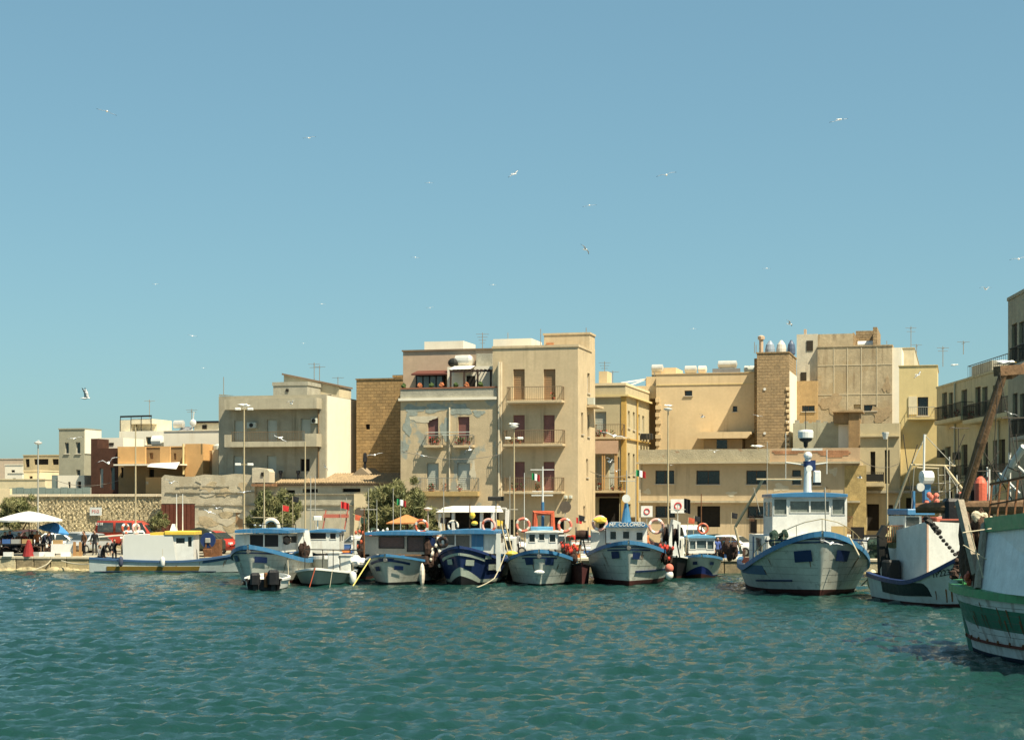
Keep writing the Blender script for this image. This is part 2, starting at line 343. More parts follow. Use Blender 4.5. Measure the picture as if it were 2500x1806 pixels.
# ------------------------------------------------------------------ water
TH = -14.5
QF = Fr(215, 117.3, -6)
def quay_y(x): u = (x-QF.o.x)/QF.U.x; return QF.o.y+QF.U.y*u
def water():
    ys = [27.0]
    while ys[-1] < 122: ys.append(ys[-1]*1.0042+.004)
    ys = [-60, -20, 0, 8, 14, 18, 21, 23, 24.5, 25.6, 26.4]+ys+[126, 132, 145, 170, 220, 400]
    xs = list(np.arange(-41, 41.01, .105)); xs = [-600, -250, -120, -80, -60, -50, -46, -43, -42]+xs+[42, 43, 46, 50, 60, 80, 120, 250, 600]
    X, Y = np.meshgrid(np.array(xs), np.array(ys)); Z = np.zeros_like(X); DX = np.zeros_like(X); rg = np.random.RandomState(3)
    dist = np.clip(Y/60, .5, 2)
    for i in range(84):
        L = .36*(1.03**i)*rg.uniform(.9, 1.1)
        if i > 74: L = rg.uniform(4, 8)
        th = R(-84)+rg.normal()*.5; k = 2*math.pi/L; ph = rg.uniform(0, 6.28)
        a = .0118*L**.6 if L < 1.2 else .0118*1.2**.6*(1.2/L)**.4
        q = k*(X*math.cos(th)+Y*math.sin(th))+ph
        mod = .65+.6*np.sin(X*rg.uniform(-.35, .35)+Y*rg.uniform(-.3, .3)+rg.uniform(0, 6))
        fade = np.clip((L/.34/dist-.75)*1.2, 0, 1) if L < 2 else 1
        s = np.sin(q); Z += a*mod*fade*(s+.28*np.cos(2*q)*1.0)
        DX += 0
    fx = np.clip((600-np.abs(X))/550, 0, 1); Z = np.where((np.abs(X) > 42) | (Y < 26.5) | (Y > 124), 0, Z)
    ny, nx = X.shape; V = np.stack([X, Y, Z], -1).reshape(-1, 3)
    idx = np.arange(ny*nx).reshape(ny, nx); Fc = np.stack([idx[:-1, :-1], idx[:-1, 1:], idx[1:, 1:], idx[1:, :-1]], -1).reshape(-1, 4)
    me = bpy.data.meshes.new('water'); me.vertices.add(len(V)); me.vertices.foreach_set('co', V.ravel()); me.loops.add(Fc.size); me.loops.foreach_set('vertex_index', Fc.ravel())
    me.polygons.add(len(Fc)); me.polygons.foreach_set('loop_start', np.arange(0, Fc.size, 4)); me.polygons.foreach_set('loop_total', np.full(len(Fc), 4)); me.polygons.foreach_set('use_smooth', np.ones(len(Fc), bool)); me.update()
    m = bpy.data.materials.new('harbour water'); m.use_nodes = True; t = m.node_tree; b = t.nodes['Principled BSDF']
    b.inputs['Roughness'].default_value = .06; b.inputs['IOR'].default_value = 1.36; pass
    tc = t.nodes.new('ShaderNodeTexCoord'); mp = t.nodes.new('ShaderNodeMapping'); mp.inputs['Scale'].default_value = (1, .75, 1); mp.inputs['Rotation'].default_value = (0, 0, R(25))
    n1 = t.nodes.new('ShaderNodeTexNoise'); n1.inputs['Scale'].default_value = 7.5; n1.inputs['Detail'].default_value = 7; n1.inputs['Roughness'].default_value = .7
    n3 = t.nodes.new('ShaderNodeTexNoise'); n3.inputs['Scale'].default_value = 2.6; n3.inputs['Detail'].default_value = 4; n3.inputs['Roughness'].default_value = .6
    b0 = t.nodes.new('ShaderNodeBump'); b0.inputs['Strength'].default_value = 1; b0.inputs['Distance'].default_value = .07
    m3 = t.nodes.new('ShaderNodeMapping'); m3.inputs['Scale'].default_value = (.75, 1.2, 1); t.links.new(tc.outputs['Object'], m3.inputs[0]); t.links.new(m3.outputs[0], n3.inputs[0]); t.links.new(n3.outputs['Fac'], b0.inputs['Height'])
    bp = t.nodes.new('ShaderNodeBump'); bp.inputs['Strength'].default_value = 1; bp.inputs['Distance'].default_value = .04; t.links.new(b0.outputs[0], bp.inputs['Normal'])
    n2 = t.nodes.new('ShaderNodeTexNoise'); n2.inputs['Scale'].default_value = .09; n2.inputs['Detail'].default_value = 3
    mx = t.nodes.new('ShaderNodeMix'); mx.data_type = 'RGBA'; mx.inputs[6].default_value = (.005, .029, .024, 1); mx.inputs[7].default_value = (.01, .045, .038, 1)
    for a, c in ((tc.outputs['Object'], mp.inputs[0]), (mp.outputs[0], n1.inputs[0]), (n1.outputs['Fac'], bp.inputs['Height']), (bp.outputs[0], b.inputs['Normal']), (tc.outputs['Object'], n2.inputs[0]), (n2.outputs['Fac'], mx.inputs[0]), (mx.outputs[2], b.inputs['Base Color'])): t.links.new(a, c)
    me.materials.append(m); o = bpy.data.objects.new('water', me); C.objects.link(o); tag(o, 'choppy teal green harbour water in the foreground', None, kind='structure')
water()
# ------------------------------------------------------------------ ground and quay
CONC = mat('sunlit quay concrete', (.46, .41, .3), var=.2, scale=.6, bump=.2, streak=.5)
q = M(); xe = 26.0
q.add([(-600, quay_y(-600), GZ), (xe, quay_y(xe), GZ), (xe, 15, GZ), (900, 15, GZ), (900, 6000, GZ), (-3000, 6000, GZ), (-3000, quay_y(-600), GZ)], [tuple(range(7))])
q.build('ground', mat('dusty asphalt', (.3, .27, .2), var=.25, scale=.4, bump=.15), kind='structure', label='dusty quayside ground behind the boats')
qw = M(); a = QF.u(215)
fm = lambda x, d, z: tuple(QF.W(x, d, z))
fbox(qw, fm, -500, 57, .32, 3, -2, GZ-.16); qw.box(xe+.3, xe+3, 15, quay_y(xe), -2, GZ-.16)
quay = qw.build('quay', mat('quay core stone', (.2, .17, .1), var=.3), kind='structure', label='old stone quay edge along the harbour')
BLK2 = [mat('quay block tan', (.36, .3, .17), var=.3, scale=1.4, bump=.5, streak=.8, scol=(.05, .05, .03)), mat('quay block brown', (.25, .2, .12), var=.35, scale=1.4, bump=.5, streak=.8), mat('quay block pale', (.45, .39, .25), var=.25, scale=1.2, bump=.5, streak=.7)]
x = -9.0; 
while x < 57:
    wd = rnd.uniform(1.1, 1.9); j = rnd.uniform(-.04, .05)
    q = M(); q.bbox(x+.02, x+wd-.02, j, .3, -.55, GZ-.17, .05)
    q.v = [tuple(QF.W(*p)) for p in q.v]; q.build('stone_block', BLK2[rnd.randrange(3)], quay)
    q = M(); q.bbox(x+.01, x+wd-.01, -.06+j*.3, 1.3, GZ-.15, GZ+.012, .03)
    q.v = [tuple(QF.W(*p)) for p in q.v]; q.build('coping_stone', CONC, quay); x += wd
# rough ledge of rock at the foot of the quay, far left
q = M()
for i in range(14):
    xx = -8.5+i*.75+rnd.uniform(-.2, .2); q.ell((xx, -.15, -.12), (rnd.uniform(.4, .8), .45, rnd.uniform(.2, .38)), 9, 6, 0, .14)
q.v = [tuple(QF.W(*p)) for p in q.v]; q.build('rock', BLK2[0], quay)
# ------------------------------------------------------------------ wall materials
TAN = mat('tan plaster', (.53, .42, .265), var=.11, scale=.7, bump=.12, streak=.6, scol=(.22, .17, .1))
TANR = TAN
PEACH = mat('peach plaster', (.61, .47, .28), var=.09, scale=.6, bump=.1, streak=.45, scol=(.3, .2, .1))
PINKW = mat('pinkish plaster', (.46, .34, .24), var=.1, bump=.1, streak=.3)
PEELT = mat('peeling tan plaster', (.5, .4, .255), var=.12, bump=.3, streak=.45, scol=(.15, .12, .07), peel=(.31, .32, .27), peelt=.54, pscale=.3)
GREYP = mat('grey render', (.36, .34, .27), var=.18, bump=.3, streak=.6, scol=(.12, .1, .06))
CREAMF = mat('grey cream stained render', (.35, .32, .24), var=.16, bump=.3, streak=.75, scol=(.14, .12, .07))
WHT = mat('white wash', (.74, .69, .57), var=.05, bump=.1, streak=.25, scol=(.45, .36, .22))
TUFF = mat('tuff block masonry', (.36, .24, .11), var=.25, bump=.5, brick=(.5, .25, .02), streak=.45, scol=(.13, .09, .05))
TUFFD = mat('dark tuff block masonry', (.36, .26, .145), var=.2, bump=.5, brick=(.5, .25, .02), streak=.3)
RUIN = mat('crumbling plaster on rubble', (.5, .44, .32), var=.2, bump=.6, streak=.55, scol=(.2, .16, .09), peel=(.42, .36, .25), peelt=.53, pscale=.55)
RUBBLE = mat('rubble stone wall', (.47, .39, .24), var=.2, scale=.8, bump=1, vor=3.6, streak=.35)
YELW = mat('yellow plaster', (.62, .5, .25), var=.07, bump=.1, streak=.25)
OLIVE = mat('pale yellow plaster', (.47, .4, .25), var=.1, bump=.15, streak=.35)
ORG = mat('orange plaster', (.58, .34, .14), var=.1, bump=.15, streak=.3, peel=(.55, .45, .32), peelt=.66, pscale=.5)
MAROON = mat('dark maroon tone', (.07, .03, .018), var=.25, bump=.2)  # very dark maroon base colour, the same over the whole front
BLUEG = mat('blue grey sheet', (.16, .21, .2), var=.15, bump=.1)
WEATH = mat('blotchy bare render', (.42, .34, .22), var=.26, scale=.5, bump=.4, streak=1.3, scol=(.17, .12, .07), peel=(.36, .28, .17), peelt=.55, pscale=.3)
MAUVE = mat('mauve shutter', (.24, .11, .095), var=.1, bump=.05); BROWNS = mat('light brown shutter', (.34, .21, .11), var=.1, bump=.05)
GREYS = mat('pale grey shutter', (.46, .48, .42), var=.06, bump=.05); DKWIN = mat('dark brown shutter', (.035, .028, .018), var=.2)
# ------------------------------------------------------------------ central tower block
f1 = Fr(1411, 127, TH)
T, u0, u1, zt = building('apartment_building', 'tall tan corner apartment block with three long balconies and mauve shutters', 'building', f1, 1203, 1411, 849, 0, TAN, prd=1444,
    front=[(1253, 901, 1281, 976, 'roller', BROWNS), (1327, 901, 1356, 976, 'roller', BROWNS), (1253, 1013, 1281, 1081, 'roller', MAUVE), (1327, 1013, 1354, 1081, 'roller', MAUVE),
           (1256, 1127, 1281, 1198, 'roller', MAUVE), (1327, 1127, 1354, 1198, 'roller', MAUVE), (1346, 1262, 1377, 1345, 'dark', DKWIN), (1228, 1268, 1262, 1345, 'door', DKWIN)],
    right=[(1434, 911, 1440, 960, 'window', WT), (1419, 1007, 1424, 1060, 'window', BRW), (1434, 1012, 1439, 1066, 'window', BRW), (1424, 1235, 1429, 1268, 'window', MAUVE), (1431, 1120, 1436, 1165, 'window', WT)], cap=.18)
CT = T
def tower_back(T, fr, u0, u1, v0, v1, z0, z1, m, name='rooftop_block'):
    q = M(); q.box(u0, u1, v0, v1, z0, z1); q.box(u0-.06, u1+.06, v0-.06, v1+.06, z1+.003, z1+.13); return q.build(name, m, T)
vb = f1.v(1444, u1); vc = f1.v(1453, u1)
q = M(); q.box(u1-4, u1, vb+.003, vc, GZ, f1.z(849, u1, vb)); q.build('rear_wing', TAN, T)
zz = f1.z(817, u1-1.5, 4.2); q = M(); q.box(f1.u(1328, 4.2), u1-.02, 4.2, vc, zt+.005, zz); q.box(f1.u(1328, 4.2)-.08, u1+.05, 4.15, vc+.05, zz+.003, zz+.15); q.build('stair_tower', TAN, T)
q = M(); q.box(f1.u(1334, 4.2), f1.u(1352, 4.2), 4.12, 4.195, zt+.02, f1.z(834, 0, 4)); q.build('brick_patch', mat('orange brick patch', (.5, .22, .1), brick=(.25, .12, .02)), T)
for i, (a, b, y, n) in enumerate(((1236, 1371, 977, 1), (1228, 1373, 1083, 2), (1228, 1371, 1199, 5))):
    balcony(T, f1, a, b, y, 0, 1.0, TAN, mat('thin brown iron', (.2, .14, .08)), plants=n)
q = M(); q.tube([(f1.u(1225), -.12, f1.z(880)), (f1.u(1225), -.12, f1.z(1213))], .07, 8); q.box(f1.u(1219), f1.u(1223), -.4, -.003, f1.z(1213), f1.z(880)); q.build('drain_pipe', mat('cream pipe', (.6, .52, .38)), T)
q = M(); a = f1.v(1432, u1); q.box(u1, u1+.8, a, a+2.6, f1.z(989, u1, a)-.15, f1.z(989, u1, a)); B = q.build('balcony', TAN, T)
q = M(); q.box(u1+.02, u1+.5, a+.2, a+.75, f1.z(987, u1, a)+.01, f1.z(970, u1, a)); q.build('condenser_unit', GREYS, T)
q = M()
for x in (1382, 1394): q.bbox(f1.u(x-3), f1.u(x+4), -.35, -.003, f1.z(1216), f1.z(1209), .03)
q.build('wall_lamp', GREYS, T)
q = M(); z = f1.z(1199, -6, -1); q.box(f1.u(1298, -1.1), f1.u(1350, -1.1), -1.16, -1.06, z-.35, z-.25); q.build('balcony_rail_board', WHITE2, T)
# curtained opening in the lowest right-hand door
# ------------------------------------------------------------------ building left of it, peeling facade with terrace
f2 = Fr(1203, 128.5, TH)
T, a0, a1, z2 = building('house', 'tan house with blue grey peeling plaster, terrace and pergola left of the tall block', 'building', f2, 978, 1214, 977, 9, PEELT,
    front=[(1044, 1017, 1070, 1084, 'roller', MAUVE), (1118, 1017, 1146, 1084, 'roller', MAUVE), (1042, 1130, 1071, 1195, 'roller', GREYS), (1116, 1130, 1148, 1195, 'roller', GREYS),
           (1085, 1262, 1125, 1345, 'dark', DKWIN), (1140, 1262, 1172, 1345, 'dark', DKWIN)], cap=0)
q = M(); q.box(a0-.12, a1, -.22, .3, z2+.003, z2+.2); q.build('cornice', WHT, T)
zp = f2.z(945, -3, 0); q = M(); q.box(a0, a1, -.05, .2, z2+.205, zp-.1); q.build('terrace_parapet', GREYP, T)
q = M(); q.box(a0-.03, a1, -.1, .25, zp-.095, zp); q.build('coping', mat('red brown coping', (.28, .12, .07)), T)
for (x0, x1) in ((1034, 1077), (1106, 1154)):
    balcony(T, f2, x0, x1, 1086, 0, .6, TAN, mat('thin grey iron', (.25, .24, .2)), plants=6, h=.75)
balcony(T, f2, 1022, 1166, 1199, 0, .55, mat('ochre ledge plaster', (.42, .3, .13), streak=.5), mat('thin grey iron', (.2, .2, .2)), plants=5, h=1, th=.35)
q = M(); q.tube([(f2.u(1098), -.08, f2.z(993)), (f2.u(1098), -.08, f2.z(1195))], .06, 8); q.build('drain_pipe', mat('cream pipe', (.6, .52, .38)), T)
q = M(); q.box(f2.u(1042), f2.u(1150), -.35, -.3, f2.z(1055), f2.z(1053)); q.box(f2.u(1042), f2.u(1150), -.35, -.3, f2.z(1062), f2.z(1060)); q.build('clothes_rail', GREYS, T)
# set back pink storey
zr = z2+.01; PS = M(); ub0, ub1 = f2.u(984, 3.6), f2.u(1213, 3.6); zpk = f2.z(855, -3, 3.6)
PS.box(ub0, ub1, 3.6, 8.9, zr, zpk); PS.build('upper_storey', PINKW, T)
q = M(); q.box(ub0-.08, ub1, 3.5, 8.95, zpk+.003, zpk+.12); q.build('parapet_cap', mat('brown cap', (.2, .14, .09)), T)
q = M(); q.box(f2.u(1015, 3), f2.u(1083, 3), 3.0, 3.58, zr, f2.z(909, 0, 3)); v = q.build('veranda', BLK, T)
for k in range(4):
    q = M(); x = f2.u(1019+k*16, 3); q.box(x, x+.42, 2.94, 2.995, zr+.8, f2.z(915, 0, 3)); q.build('pane', GLASSB, v)
q = M(); zc = f2.z(905, 0, 2.4); q.add([(f2.u(1004, 2), 2.0, zc-.25), (f2.u(1090, 2), 2.0, zc-.25), (f2.u(1090, 2), 3.59, zc+.1), (f2.u(1004, 2), 3.59, zc+.1), (f2.u(1004, 2), 2.0, zc-.13), (f2.u(1090, 2), 2.0, zc-.13), (f2.u(1090, 2), 3.59, zc+.22), (f2.u(1004, 2), 3.59, zc+.22)], [(0, 1, 2, 3), (4, 5, 6, 7), (0, 1, 5, 4), (1, 2, 6, 5), (0, 3, 7, 4), (2, 3, 7, 6)])
q.build('awning', mat('dark red tiles', (.11, .035, .025)), T)
q = M(); q.box(f2.u(1092, 2.2), f2.u(1212, 2.2), 2.2, 3.58, zr, f2.z(893, 0, 2.2)); sh = q.build('terrace_shed', WHT, T)
q = M(); q.box(f2.u(1140, 2.2), f2.u(1161, 2.2), 2.12, 2.196, zr, f2.z(916, 0, 2.2)); q.build('shed_door', DIM, sh)
q = M(); zb_ = f2.z(905, 0, 1.2)
for x in (1102, 1135, 1168, 1200): q.bar((f2.u(x, 1.2), 1.0, zr), (f2.u(x, 1.2), 1.0, zb_), .12)
q.bar((f2.u(1098, 1), 1.0, zb_), (f2.u(1207, 1), 1.0, zb_), .14)
for k in range(12): x = f2.u(1100+k*9.5, 1.2); q.bar((x, .9, zb_+.1), (x, 2.25, zb_+.1), .06)
q.build('pergola', mat('dark pergola timber', (.06, .035, .025)), T)
q = M(); q.add([(f2.u(1098, 1), .9, zb_+.16), (f2.u(1150, 1), .9, zb_+.16), (f2.u(1150, 1), 2.2, zb_+.5), (f2.u(1098, 1), 2.2, zb_+.5)], [(0, 1, 2, 3)]); q.build('shade_cloth', CLOTH, T)
zrf = f2.z(893, 0, 2.9); q = M(); q.lathe((f2.u(1111, 2.9), 2.9, zrf+.45), [(.1, 0), (.42, .08), (.45, .5), (.45, 1.2), (.3, 1.4), (.1, 1.45)], 14, ax='x'); q.build('water_tank', mat('pale steel tank', (.6, .58, .52), rough=.4, metal=.4), T)
q = M(); q.ell((f2.u(1107, 2.6), 2.6, zrf+.3), (.45, .3, .35)); q.build('added_tank_shadow', DARK, T)  # dark lump modelled in place of the shadow by the tank
q = M(); q.box(f2.u(1165, 3.2), f2.u(1204, 3.2), 2.9, 3.58, zrf, f2.z(862, 0, 3)); q.build('roof_cabin', GREYP, T)
for (x0, x1, y) in ((1036, 1131, 829), (1204, 1297, 827)):
    q = M(); q.box(f2.u(x0, 5), f2.u(x1, 5), 5, 8.5, f2.z(868, 0, 5), f2.z(y, 0, 5)); q.build('roof_house', WHT, T)
for k in range(7):
    q = M(); x = f2.u(990+k*30+rnd.uniform(-8, 8)); q.ell((x, .05, zp+.16), (.2, .16, .2), 8, 6, 0, .3); q.build('terrace_plant', mat(('leaf dark', 'terracotta')[k % 2], (.05, .08, .02)), T)
# ------------------------------------------------------------------ brick party wall behind, between cream house and peeling house
f0 = Fr(870, 140, TH)
T, *_ = building('party_wall_building', 'tall windowless tan tuff block wall between the white flank and the peeling house', 'building', f0, 870, 1010, 926, 9, TUFF, front=[(893, 1035, 903, 1048, 'dark', DIM)], capm=TUFF, cap=.1)
q = M(); u = f0.u(957); q.box(u, u+6, .1, 8, f0.z(926, 0)+.11, f0.z(917)); q.build('raised_parapet', TUFF, T)
# ------------------------------------------------------------------ cream house with overhang
f3 = Fr(795, 135, TH)
T, c0, c1, z3 = building('house', 'grey cream house with deep roof band, long concrete balcony and blank white flank', 'building', f3, 534, 795, 965, 0, CREAMF, prd=879,
    front=[(572, 1026, 596, 1078, 'roller', GREYS), (652, 1024, 676, 1078, 'roller', GREYS), (734, 1022, 758, 1078, 'roller', GREYS), (570, 1112, 593, 1165, 'roller', GREYS), (652, 1112, 675, 1165, 'roller', GREYS), (733, 1120, 756, 1150, 'dark', DIM)], cap=0)
vw = f3.v(879, c1); q = M(); q.box(c1+.003, c1+.06, .25, vw, GZ, f3.z(966, c1, 0)+.02); q.build('white_flank', WHT, T)
q = M(); e0, e1 = f3.u(549, -1), f3.u(774, -1); q.box(e0, e1, -1.1, -.003, f3.z(998, -3, -1), f3.z(972, -3, -1)); q.build('roof_band', mat('stained band render', (.43, .385, .28), streak=.7), T)
zb3 = f3.z(1090, -3, -1); q = M(); q.box(e0, e1, -1.1, -.003, zb3, zb3+.42); q.box(e0, f3.u(565, -1), -1.1, -.95, zb3+.421, zb3+.98); q.box(f3.u(745, -1), e1, -1.1, -.95, zb3+.421, zb3+1.0); q.box(e1-.15, e1, -.947, -.003, zb3+.421, zb3+1.0)
B = q.build('balcony', mat('stained band render', (.43, .385, .28)), T); railing(B, f3.u(566, -1), f3.u(744, -1), -1.02, -1.0, zb3+.42, .75, mat('thin brown iron', (.2, .14, .08)))
for (x0, x1, y0, y1, dv) in ((607, 629, 1029, 1043, .4), (763, 776, 1021, 1033, .35)):
    q = M(); q.bbox(f3.u(x0), f3.u(x1), -dv, -.003, f3.z(y1), f3.z(y0), .03); ac = q.build('condenser_unit', GREYS, T)
    q = M(); q.lathe((f3.u((x0+x1)/2), -dv-.02, f3.z((y0+y1)/2)), [(.17, 0), (.17, .03), (.05, .03)], 12, ax='y'); q.build('fan_grille', DARK, ac)
q = M(); q.tube([(f3.u(778), -.06, f3.z(975)), (f3.u(778), -.06, f3.z(1165))], .05); q.build('drain_pipe', mat('rusty pipe', (.2, .13, .07)), T)
q = M(); q.add([(c0, .05, z3+.05), (c0+1.2, .05, z3+.05), (c0+1.2, .3, z3+.05), (c0, .3, z3+.05), (c0, .05, f3.z(958)), (c0+.15, .05, f3.z(958)), (c0+.15, .3, f3.z(958)), (c0, .3, f3.z(958))], [(0, 1, 5, 4), (1, 2, 6, 5), (2, 3, 7, 6), (3, 0, 4, 7), (4, 5, 6, 7)]); q.build('parapet_end', CREAMF, T)
q = M(); q.box(f3.u(667, 3), f3.u(750, 3), 3, 6, z3, f3.z(940, -2, 3)); q.box(f3.u(667, 3)-.07, f3.u(750, 3)+.07, 2.95, 6.05, f3.z(940, -2, 3)+.003, f3.z(931, -2, 3)); rb = q.build('roof_house', GREYP, T)
q = M(); q.box(f3.u(698, 3), f3.u(705, 3), 2.94, 2.996, f3.z(954, 0, 3), f3.z(947, 0, 3)); q.build('vent', DIM, rb)
q = M(); a, b = f3.u(694, 6.2), f3.u(829, 6.2); q.rings([[(a, 6.1, z3), (b, 6.1, z3), (b, 6.1, f3.z(944, 0, 6)), (a, 6.1, f3.z(912, 0, 6))], [(a, 9, z3), (b, 9, z3), (b, 9, f3.z(944, 0, 6)), (a, 9, f3.z(912, 0, 6))]], True); rh = q.build('stair_house', mat('pale yellow render', (.55, .48, .33), streak=.3), T)
q = M(); q.rings([[(a-.1, 5.9, f3.z(912, 0, 6)+.005), (b+.1, 5.9, f3.z(944, 0, 6)+.005), (b+.1, 5.9, f3.z(944, 0, 6)+.15), (a-.1, 5.9, f3.z(912, 0, 6)+.15)], [(a-.1, 9.1, f3.z(912, 0, 6)+.005), (b+.1, 9.1, f3.z(944, 0, 6)+.005), (b+.1, 9.1, f3.z(944, 0, 6)+.15), (a-.1, 9.1, f3.z(912, 0, 6)+.15)]], True); q.build('roof', mat('brown cap', (.2, .14, .09)), rh)
for x, y in ((757, 954), (790, 962)):
    q = M(); q.box(f3.u(x, 6), f3.u(x+(5 if x == 757 else 18), 6), 6.02, 6.09, f3.z(965 if x == 757 else 967, 0, 6), f3.z(y, 0, 6)); q.build('window', DIM, rh)
# ------------------------------------------------------------------ left cluster
f4 = Fr(205, 152, TH)
T, g0, g1, z4 = building('house', 'grey house with a white upper flank behind the blue grey fence', 'building', f4, 144, 205, 1048, 7, mat('grey olive render', (.3, .29, .22), streak=.2), front=[(158, 1080, 168, 1107, 'window', WT), (185, 1079, 196, 1107, 'window', WT), (186, 1146, 196, 1162, 'window', WT)], cap=.1, prd=246)
q = M(); q.box(g1+.003, g1+.06, .1, f4.v(246, g1), f4.z(1107, g1), z4-.02); q.build('white_flank', WHT, T)
f5 = Fr(288, 144, TH)
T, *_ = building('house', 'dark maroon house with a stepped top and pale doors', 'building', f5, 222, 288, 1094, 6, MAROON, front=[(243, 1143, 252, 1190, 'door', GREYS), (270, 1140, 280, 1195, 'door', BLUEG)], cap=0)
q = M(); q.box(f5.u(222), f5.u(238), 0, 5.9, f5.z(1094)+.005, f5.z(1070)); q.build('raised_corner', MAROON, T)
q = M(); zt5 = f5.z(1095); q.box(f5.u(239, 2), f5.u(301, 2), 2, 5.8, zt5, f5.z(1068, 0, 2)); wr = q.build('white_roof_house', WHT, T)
for x0, x1, y0, y1, m_ in ((245, 257, 1079, 1094, mat('terracotta', (.35, .12, .05))), (267, 278, 1080, 1086, DIM)):
    q = M(); q.box(f5.u(x0, 2), f5.u(x1, 2), 1.95, 1.997, f5.z(y1, 0, 2), f5.z(y0, 0, 2)); q.build('window', m_, wr)
# orange terrace houses
f6 = Fr(288, 142, TH)
T, *_ = building('house', 'orange house with a bright solid balcony over a dark shaded porch', 'building', f6, 289, 448, 1092, 5, mat('brown orange plaster', (.26, .17, .08), streak=.3), v0=1.5, front=[(365, 1105, 374, 1120, 'door', BROWNS), (424, 1106, 430, 1122, 'door', BROWNS), (364, 1145, 376, 1168, 'dark', DIM), (295, 1140, 301, 1166, 'dark', DIM)], cap=.08, capm=ORG)
for (x0, x1) in ((289, 356), (392, 416)):
    q = M(); q.box(f6.u(x0), f6.u(x1), -.1, .1, f6.z(1132), f6.z(1091)); q.box(f6.u(x0), f6.u(x1), .1, 1.49, f6.z(1133), f6.z(1131)-.1); q.build('balcony', ORG, T)
q = M(); q.box(f6.u(284), f6.u(446), -.5, 1.48, f6.z(1133)-.12, f6.z(1133)-.005); q.build('canopy', WHT, T)
q = M(); q.add([(f6.u(375), -1.2, f6.z(1140)), (f6.u(446), -1.2, f6.z(1146)), (f6.u(446), -.5, f6.z(1129)), (f6.u(375), -.5, f6.z(1132))], [(0, 1, 2, 3)]); q.build('awning', CLOTH, T)
q = M(); q.box(f6.u(353), f6.u(445), .2, .4, GZ, f6.z(1165)); q.build('low_wall', ORG, T)
f7 = Fr(495, 141, TH)
T, *_ = building('house', 'bright orange house with bare plaster patches beside the grey cream house', 'building', f7, 452, 496, 1083, 6, ORG, cap=0, front=[])
q = M(); q.tube([(f7.u(449), -.1, f7.z(1083)), (f7.u(449), -.1, f7.z(1158))], .09); q.build('drain_pipe', YELW, T)
f8 = Fr(533, 142, TH)
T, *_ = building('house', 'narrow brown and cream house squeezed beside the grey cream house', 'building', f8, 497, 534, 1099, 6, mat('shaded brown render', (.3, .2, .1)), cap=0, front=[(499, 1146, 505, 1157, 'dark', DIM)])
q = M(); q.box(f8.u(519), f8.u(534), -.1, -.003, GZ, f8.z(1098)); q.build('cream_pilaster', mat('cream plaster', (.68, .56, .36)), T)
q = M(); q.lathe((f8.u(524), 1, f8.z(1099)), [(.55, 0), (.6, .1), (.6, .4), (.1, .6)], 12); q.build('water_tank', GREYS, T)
f9 = Fr(535, 150, TH)
T, *_ = building('house', 'long white house with water tanks and satellite dish behind the orange houses', 'building', f9, 400, 540, 1052, 6, WHT, cap=.06, front=[(478, 1086, 486, 1098, 'window', GREYS)])
zt9 = f9.z(1052, -2); q = M(); q.box(f9.u(474, 1), f9.u(539, 1), 1, 5, zt9, f9.z(1032, 0, 1)); rh = q.build('roof_house', mat('cream render', (.62, .55, .4)), T)
q = M(); q.box(f9.u(474, 1)-.1, f9.u(540, 1), .8, 5, f9.z(1032, 0, 1)+.003, f9.z(1027, 0, 1)); q.build('roof', BLK, rh)
q = M(); q.box(f9.u(494, 1), f9.u(505, 1), .94, .997, f9.z(1047, 0, 1), f9.z(1037, 0, 1)); q.build('window', DIM, rh)
q = M(); q.lathe((f9.u(425, 1), 1, f9.z(1034, 0, 1)), [(.1, 0), (.35, .05), (.35, .9), (.1, .95)], 12, ax='x'); q.build('water_tank', mat('pale steel tank', (.6, .58, .52)), T)
q = M(); q.add([(f9.u(427), .6, zt9+.06), (f9.u(462), .6, zt9+.06), (f9.u(455), 1.6, f9.z(1038)), (f9.u(428), 1.6, f9.z(1038))], [(0, 1, 2, 3)]); q.build('solar_panel', mat('grey solar panel', (.2, .2, .2), rough=.3), T)
q = M(); q.bar((f9.u(465), .3, zt9), (f9.u(470), .3, f9.z(1003)), .07); q.ell((f9.u(468), .25, f9.z(1031)), (.32, .12, .32)); q.build('satellite_dish', WHITE2, T)
f10 = Fr(360, 154, TH)
T, *_ = building('house', 'white stepped house with rooftop room and rods behind the maroon house', 'building', f10, 291, 402, 1052, 6, WHT, cap=0, front=[(356, 1066, 398, 1086, 'window', TAN)])
z10 = f10.z(1052); q = M(); q.box(f10.u(292, 1), f10.u(320, 1), 1, 5, z10, f10.z(1024, 0, 1)); q.box(f10.u(320, 1)+.003, f10.u(371, 1), 1, 5, f10.z(1034, 0, 1), f10.z(1022, 0, 1)); q.box(f10.u(322, 1), f10.u(371, 1), 2, 5, z10, f10.z(1034, 0, 1)-.003); q.build('rooftop_room', mat('cream render', (.62, .55, .4)), T)
q = M(); q.bar((f10.u(294, 1), 1, f10.z(1016, 0, 1)), (f10.u(370, 1), 1, f10.z(1015, 0, 1)), .15)
for x in (294, 320, 345, 369): q.bar((f10.u(x, 1), 1, z10), (f10.u(x, 1), 1, f10.z(1014, 0, 1)), .05)
q.build('roof_frame', BLK, T)
q = M(); q.lathe((f10.u(373, -1), -1, f10.z(1077, 0, -1)), [(.1, 0), (.5, .05), (.5, .95), (.1, 1)], 12, ax='x'); q.build('water_tank', WHITE2, T)
